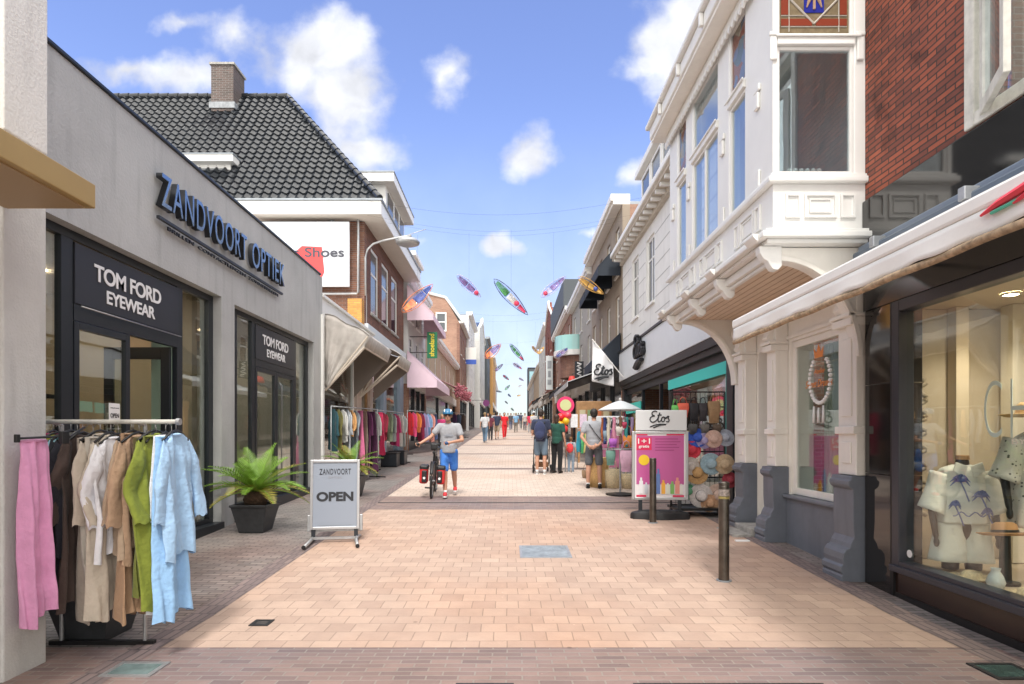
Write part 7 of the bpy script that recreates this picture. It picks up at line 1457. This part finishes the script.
# man in grey, back to the camera, hands clasped behind
grey, V = person('man in grey t shirt and shorts seen from behind with hands clasped on his back', 594, 13.5, 1.79, R(172), (.34, .35, .38), (.105, .11, .125), (.02, .02, .022), hair=(.02, .015, .012), shorts=True,
    pose=dict(elL=(-.27, .10, 1.13), wrL=(-.10, .18, .95), haL=(-.03, .20, .93), elR=(.27, .10, 1.13), wrR=(.12, .18, .94), haR=(.05, .21, .91), anL=(-.13, .02, .08), anR=(.13, .02, .08), knL=(-.12, 0, .50), knR=(.12, 0, .50)))
build('crossbody_strap', MB().tube([(.13, -.02, 1.50), (.09, .11, 1.42), (-.02, .145, 1.26), (-.16, .12, 1.08), (-.18, .02, 1.02)], .016, n=6, flat=.4), 'black', grey)
build('watch', MB().tube([(-.13+.03*math.cos(a), .165, .955+.03*math.sin(a)) for a in [i*.785 for i in range(8)]], .007, closed=True), 'black', grey)
navy, V = person('man in navy t shirt and denim shorts pushing a stroller, seen from behind', 541, 16.6, 1.80, R(170), (.035, .045, .09), (.14, .20, .27), (.5, .5, .5), hair=(.03, .02, .015), shorts=True, vox=.016,
    pose=dict(elL=(-.24, -.05, 1.12), wrL=(-.18, -.30, 1.05), haL=(-.17, -.36, 1.04), elR=(.24, -.05, 1.12), wrR=(.18, -.30, 1.05), haR=(.17, -.36, 1.04)))
t = thing('backpack', 'dark blue backpack on the back of the man with the stroller', 'backpack', (0, 0, 0)); build('bag', MB().ell((0, .22, 1.20), (.17, .10, .27)).ell((0, .28, 1.08), (.13, .07, .13)), cloth((.03, .04, .10)), t, remesh=.016); build('strap', MB().tube([(-.10, .16, 1.40), (-.12, .02, 1.49), (-.11, -.12, 1.35), (-.13, .02, 1.05)], .02, n=6, flat=.4).tube([(.10, .16, 1.40), (.12, .02, 1.49), (.11, -.12, 1.35), (.13, .02, 1.05)], .02, n=6, flat=.4), 'black', t); t.location = navy.location; t.rotation_euler = navy.rotation_euler
def stroller(x, y):
    z0 = g(y); t = thing('stroller', 'dark stroller pushed by the man in navy', 'stroller', (x, y, z0)); b = MB()
    for s_ in (-.22, .22): b.tube([(x+s_, y-.42, z0+1.02), (x+s_, y-.30, z0+.95), (x+s_, y+.30, z0+.18)], .013); b.tube([(x+s_, y-.32, z0+.15), (x+s_, y+.15, z0+.65)], .012)
    b.tube([(x-.22, y-.42, z0+1.02), (x+.22, y-.42, z0+1.02)], .016); build('frame', b, 'black', t, smooth=True)
    build('seat', MB().box(x-.18, x+.18, y-.12, y+.22, z0+.36, z0+.44).box(x-.18, x+.18, y-.20, y-.13, z0+.40, z0+.88), 'blackp', t, bevel=.03); build('hood', MB().grid(lambda u, v: (x+(u-.5)*.42, y-.15+.32*math.sin(v*1.9), z0+.72+.30*math.cos(v*1.9-.5)), 10, 10), 'anth', t, smooth=True, solid=.02)
    build('basket', MB().box(x-.18, x+.18, y-.22, y+.15, z0+.16, z0+.30), mat('brown basket', (.25, .12, .06), .8), t, bevel=.02)
    for (dx, dy) in ((-.25, -.34), (.25, -.34), (-.2, .32), (.2, .32)): build('wheel', MB().tube([(x+dx, y+dy+.10*math.cos(a*.5236), z0+.125+.10*math.sin(a*.5236)) for a in range(12)], .022, n=8, closed=True).cyl((x+dx-.01, y+dy, z0+.125), (x+dx+.01, y+dy, z0+.125), .09, n=16), 'blackp', t, smooth=True, angle=40)
stroller(.93, 17.15)
person('woman in dark green top and black trousers seen from behind beside the stroller', 557, 16.9, 1.66, R(150), (.015, .075, .055), (.012, .012, .015), (.05, .03, .025), hair=(.05, .025, .015), vox=.016, female=True, pose=dict(elR=(.25, -.08, 1.14), wrR=(.16, -.28, 1.12), haR=(.14, -.34, 1.13)))
ch, V = person('small child in grey with a red backpack standing at the beachwear rail', 571, 17.1, 1.02, R(160), (.35, .38, .42), (.22, .28, .36), (.5, .5, .5), hair=(.2, .1, .04))
t = thing('backpack', 'small red backpack on the child', 'backpack', (0, 0, 0)); build('bag', MB().ell((0, .13, .70), (.11, .07, .14)), cloth((.7, .05, .06)), t, remesh=.014); build('strap', MB().tube([(-.06, .08, .80), (-.07, 0, .86), (-.06, -.08, .78)], .012, n=5), 'black', t); t.location = ch.location; t.rotation_euler = ch.rotation_euler
wk = dict(knL=(-.09, -.14, .50), anL=(-.09, -.20, .09), knR=(.09, .04, .50), anR=(.09, .22, .14), elL=(-.24, .10, 1.14), wrL=(-.25, .12, .90), haL=(-.25, .10, .82))
wk2 = dict(knR=(.09, -.14, .50), anR=(.09, -.20, .09), knL=(-.09, .04, .50), anL=(-.09, .22, .14), elR=(.24, .10, 1.14), wrR=(.25, .12, .90), haR=(.25, .10, .82))
far = [ # px, Y, H, rot, top, bottom, shorts, female, hat, label
 (485, 34, 1.74, 180, (.6, .62, .65), (.12, .2, .3), 0, 0, None, 'pedestrian in white shirt and blue jeans on the left of the far group'),
 (490.5, 37, 1.66, 180, (.14, .03, .05), (.05, .05, .06), 0, 1, None, 'pedestrian in dark maroon top between the white and navy shirts'),
 (497, 38, 1.78, 180, (.03, .04, .08), (.35, .28, .2), 1, 0, None, 'pedestrian in navy shirt and khaki shorts left of the woman in red'),
 (504.5, 39.5, 1.74, 0, (.72, .02, .03), (.7, .02, .03), 0, 1, None, 'woman dressed all in bright red in the middle of the street'),
 (516, 52, 1.72, 180, (.22, .42, .65), (.2, .18, .16), 0, 0, None, 'pedestrian in light blue shirt right of the woman in red'),
 (530, 50, 1.70, 180, (.6, .04, .10), (.3, .3, .32), 0, 1, None, 'pedestrian in crimson top near the right shop fronts'),
 (534, 41, 1.78, 180, (.55, .55, .56), (.25, .25, .28), 1, 0, 'wtext', 'pedestrian in grey with a white cap at the right'),
 (511, 60, 1.7, 0, (.08, .08, .1), (.1, .12, .2), 0, 0, None, 'distant pedestrian in black just right of the woman in red'),
 (508, 72, 1.72, 180, (.5, .45, .4), (.1, .1, .12), 0, 1, None, 'distant pedestrian in beige top in the street middle'),
 (521, 64, 1.75, 180, (.06, .07, .12), (.25, .25, .25), 0, 0, None, 'distant pedestrian in dark blue right of the light blue shirt'),
 (525, 58, 1.7, 0, (.55, .5, .48), (.12, .12, .15), 0, 1, None, 'distant pedestrian in cream top left of the crimson one'),
 (500, 66, 1.7, 0, (.3, .1, .08), (.1, .1, .1), 0, 0, None, 'distant pedestrian in rust top behind the red woman'),
 (494, 58, 1.74, 180, (.4, .42, .45), (.06, .07, .1), 0, 0, None, 'distant pedestrian in grey top by the left facades'),
 (514, 84, 1.7, 0, (.5, .5, .52), (.2, .2, .22), 0, 0, None, 'very distant pedestrian in white before the skyline'),
 (518.5, 90, 1.74, 180, (.1, .1, .12), (.1, .1, .12), 0, 0, None, 'very distant pedestrian in dark clothes before the skyline'),
 (488, 46, 1.7, 0, (.05, .05, .06), (.05, .05, .06), 0, 0, None, 'distant pedestrian in black beside the dark left clothes rack'),
 (442, 27.5, 1.66, 20, (.5, .04, .16), (.05, .05, .07), 0, 1, None, 'woman in raspberry top behind the cyclist under the pink awning'),
]
for i, (px, Y, H, rt, tc_, bc, so, fe, ht, lab) in enumerate(far):
    person(lab, px, Y, H, R(rt+(i*13) % 20-10), tc_, bc, (.1, .08, .08) if i % 3 else (.5, .5, .5), hair=(.05, .03, .02) if i % 4 else (.3, .2, .1), pose=wk if i % 2 else wk2, shorts=bool(so), vox=.03, female=bool(fe), hat_=ht, lod=0)
# utility box and small street details
t = thing('paper_scrap', 'small white paper scrap lying by the stone step', 'litter', (3.1, 8.0, g(8))); build('scrap', MB().box(2.98, 3.16, 7.86, 7.93, g(7.9)+.004, g(7.9)+.02), 'wtext', t); t.rotation_euler = (0, 0, 0)
bpy.data.scenes.remove(TS)
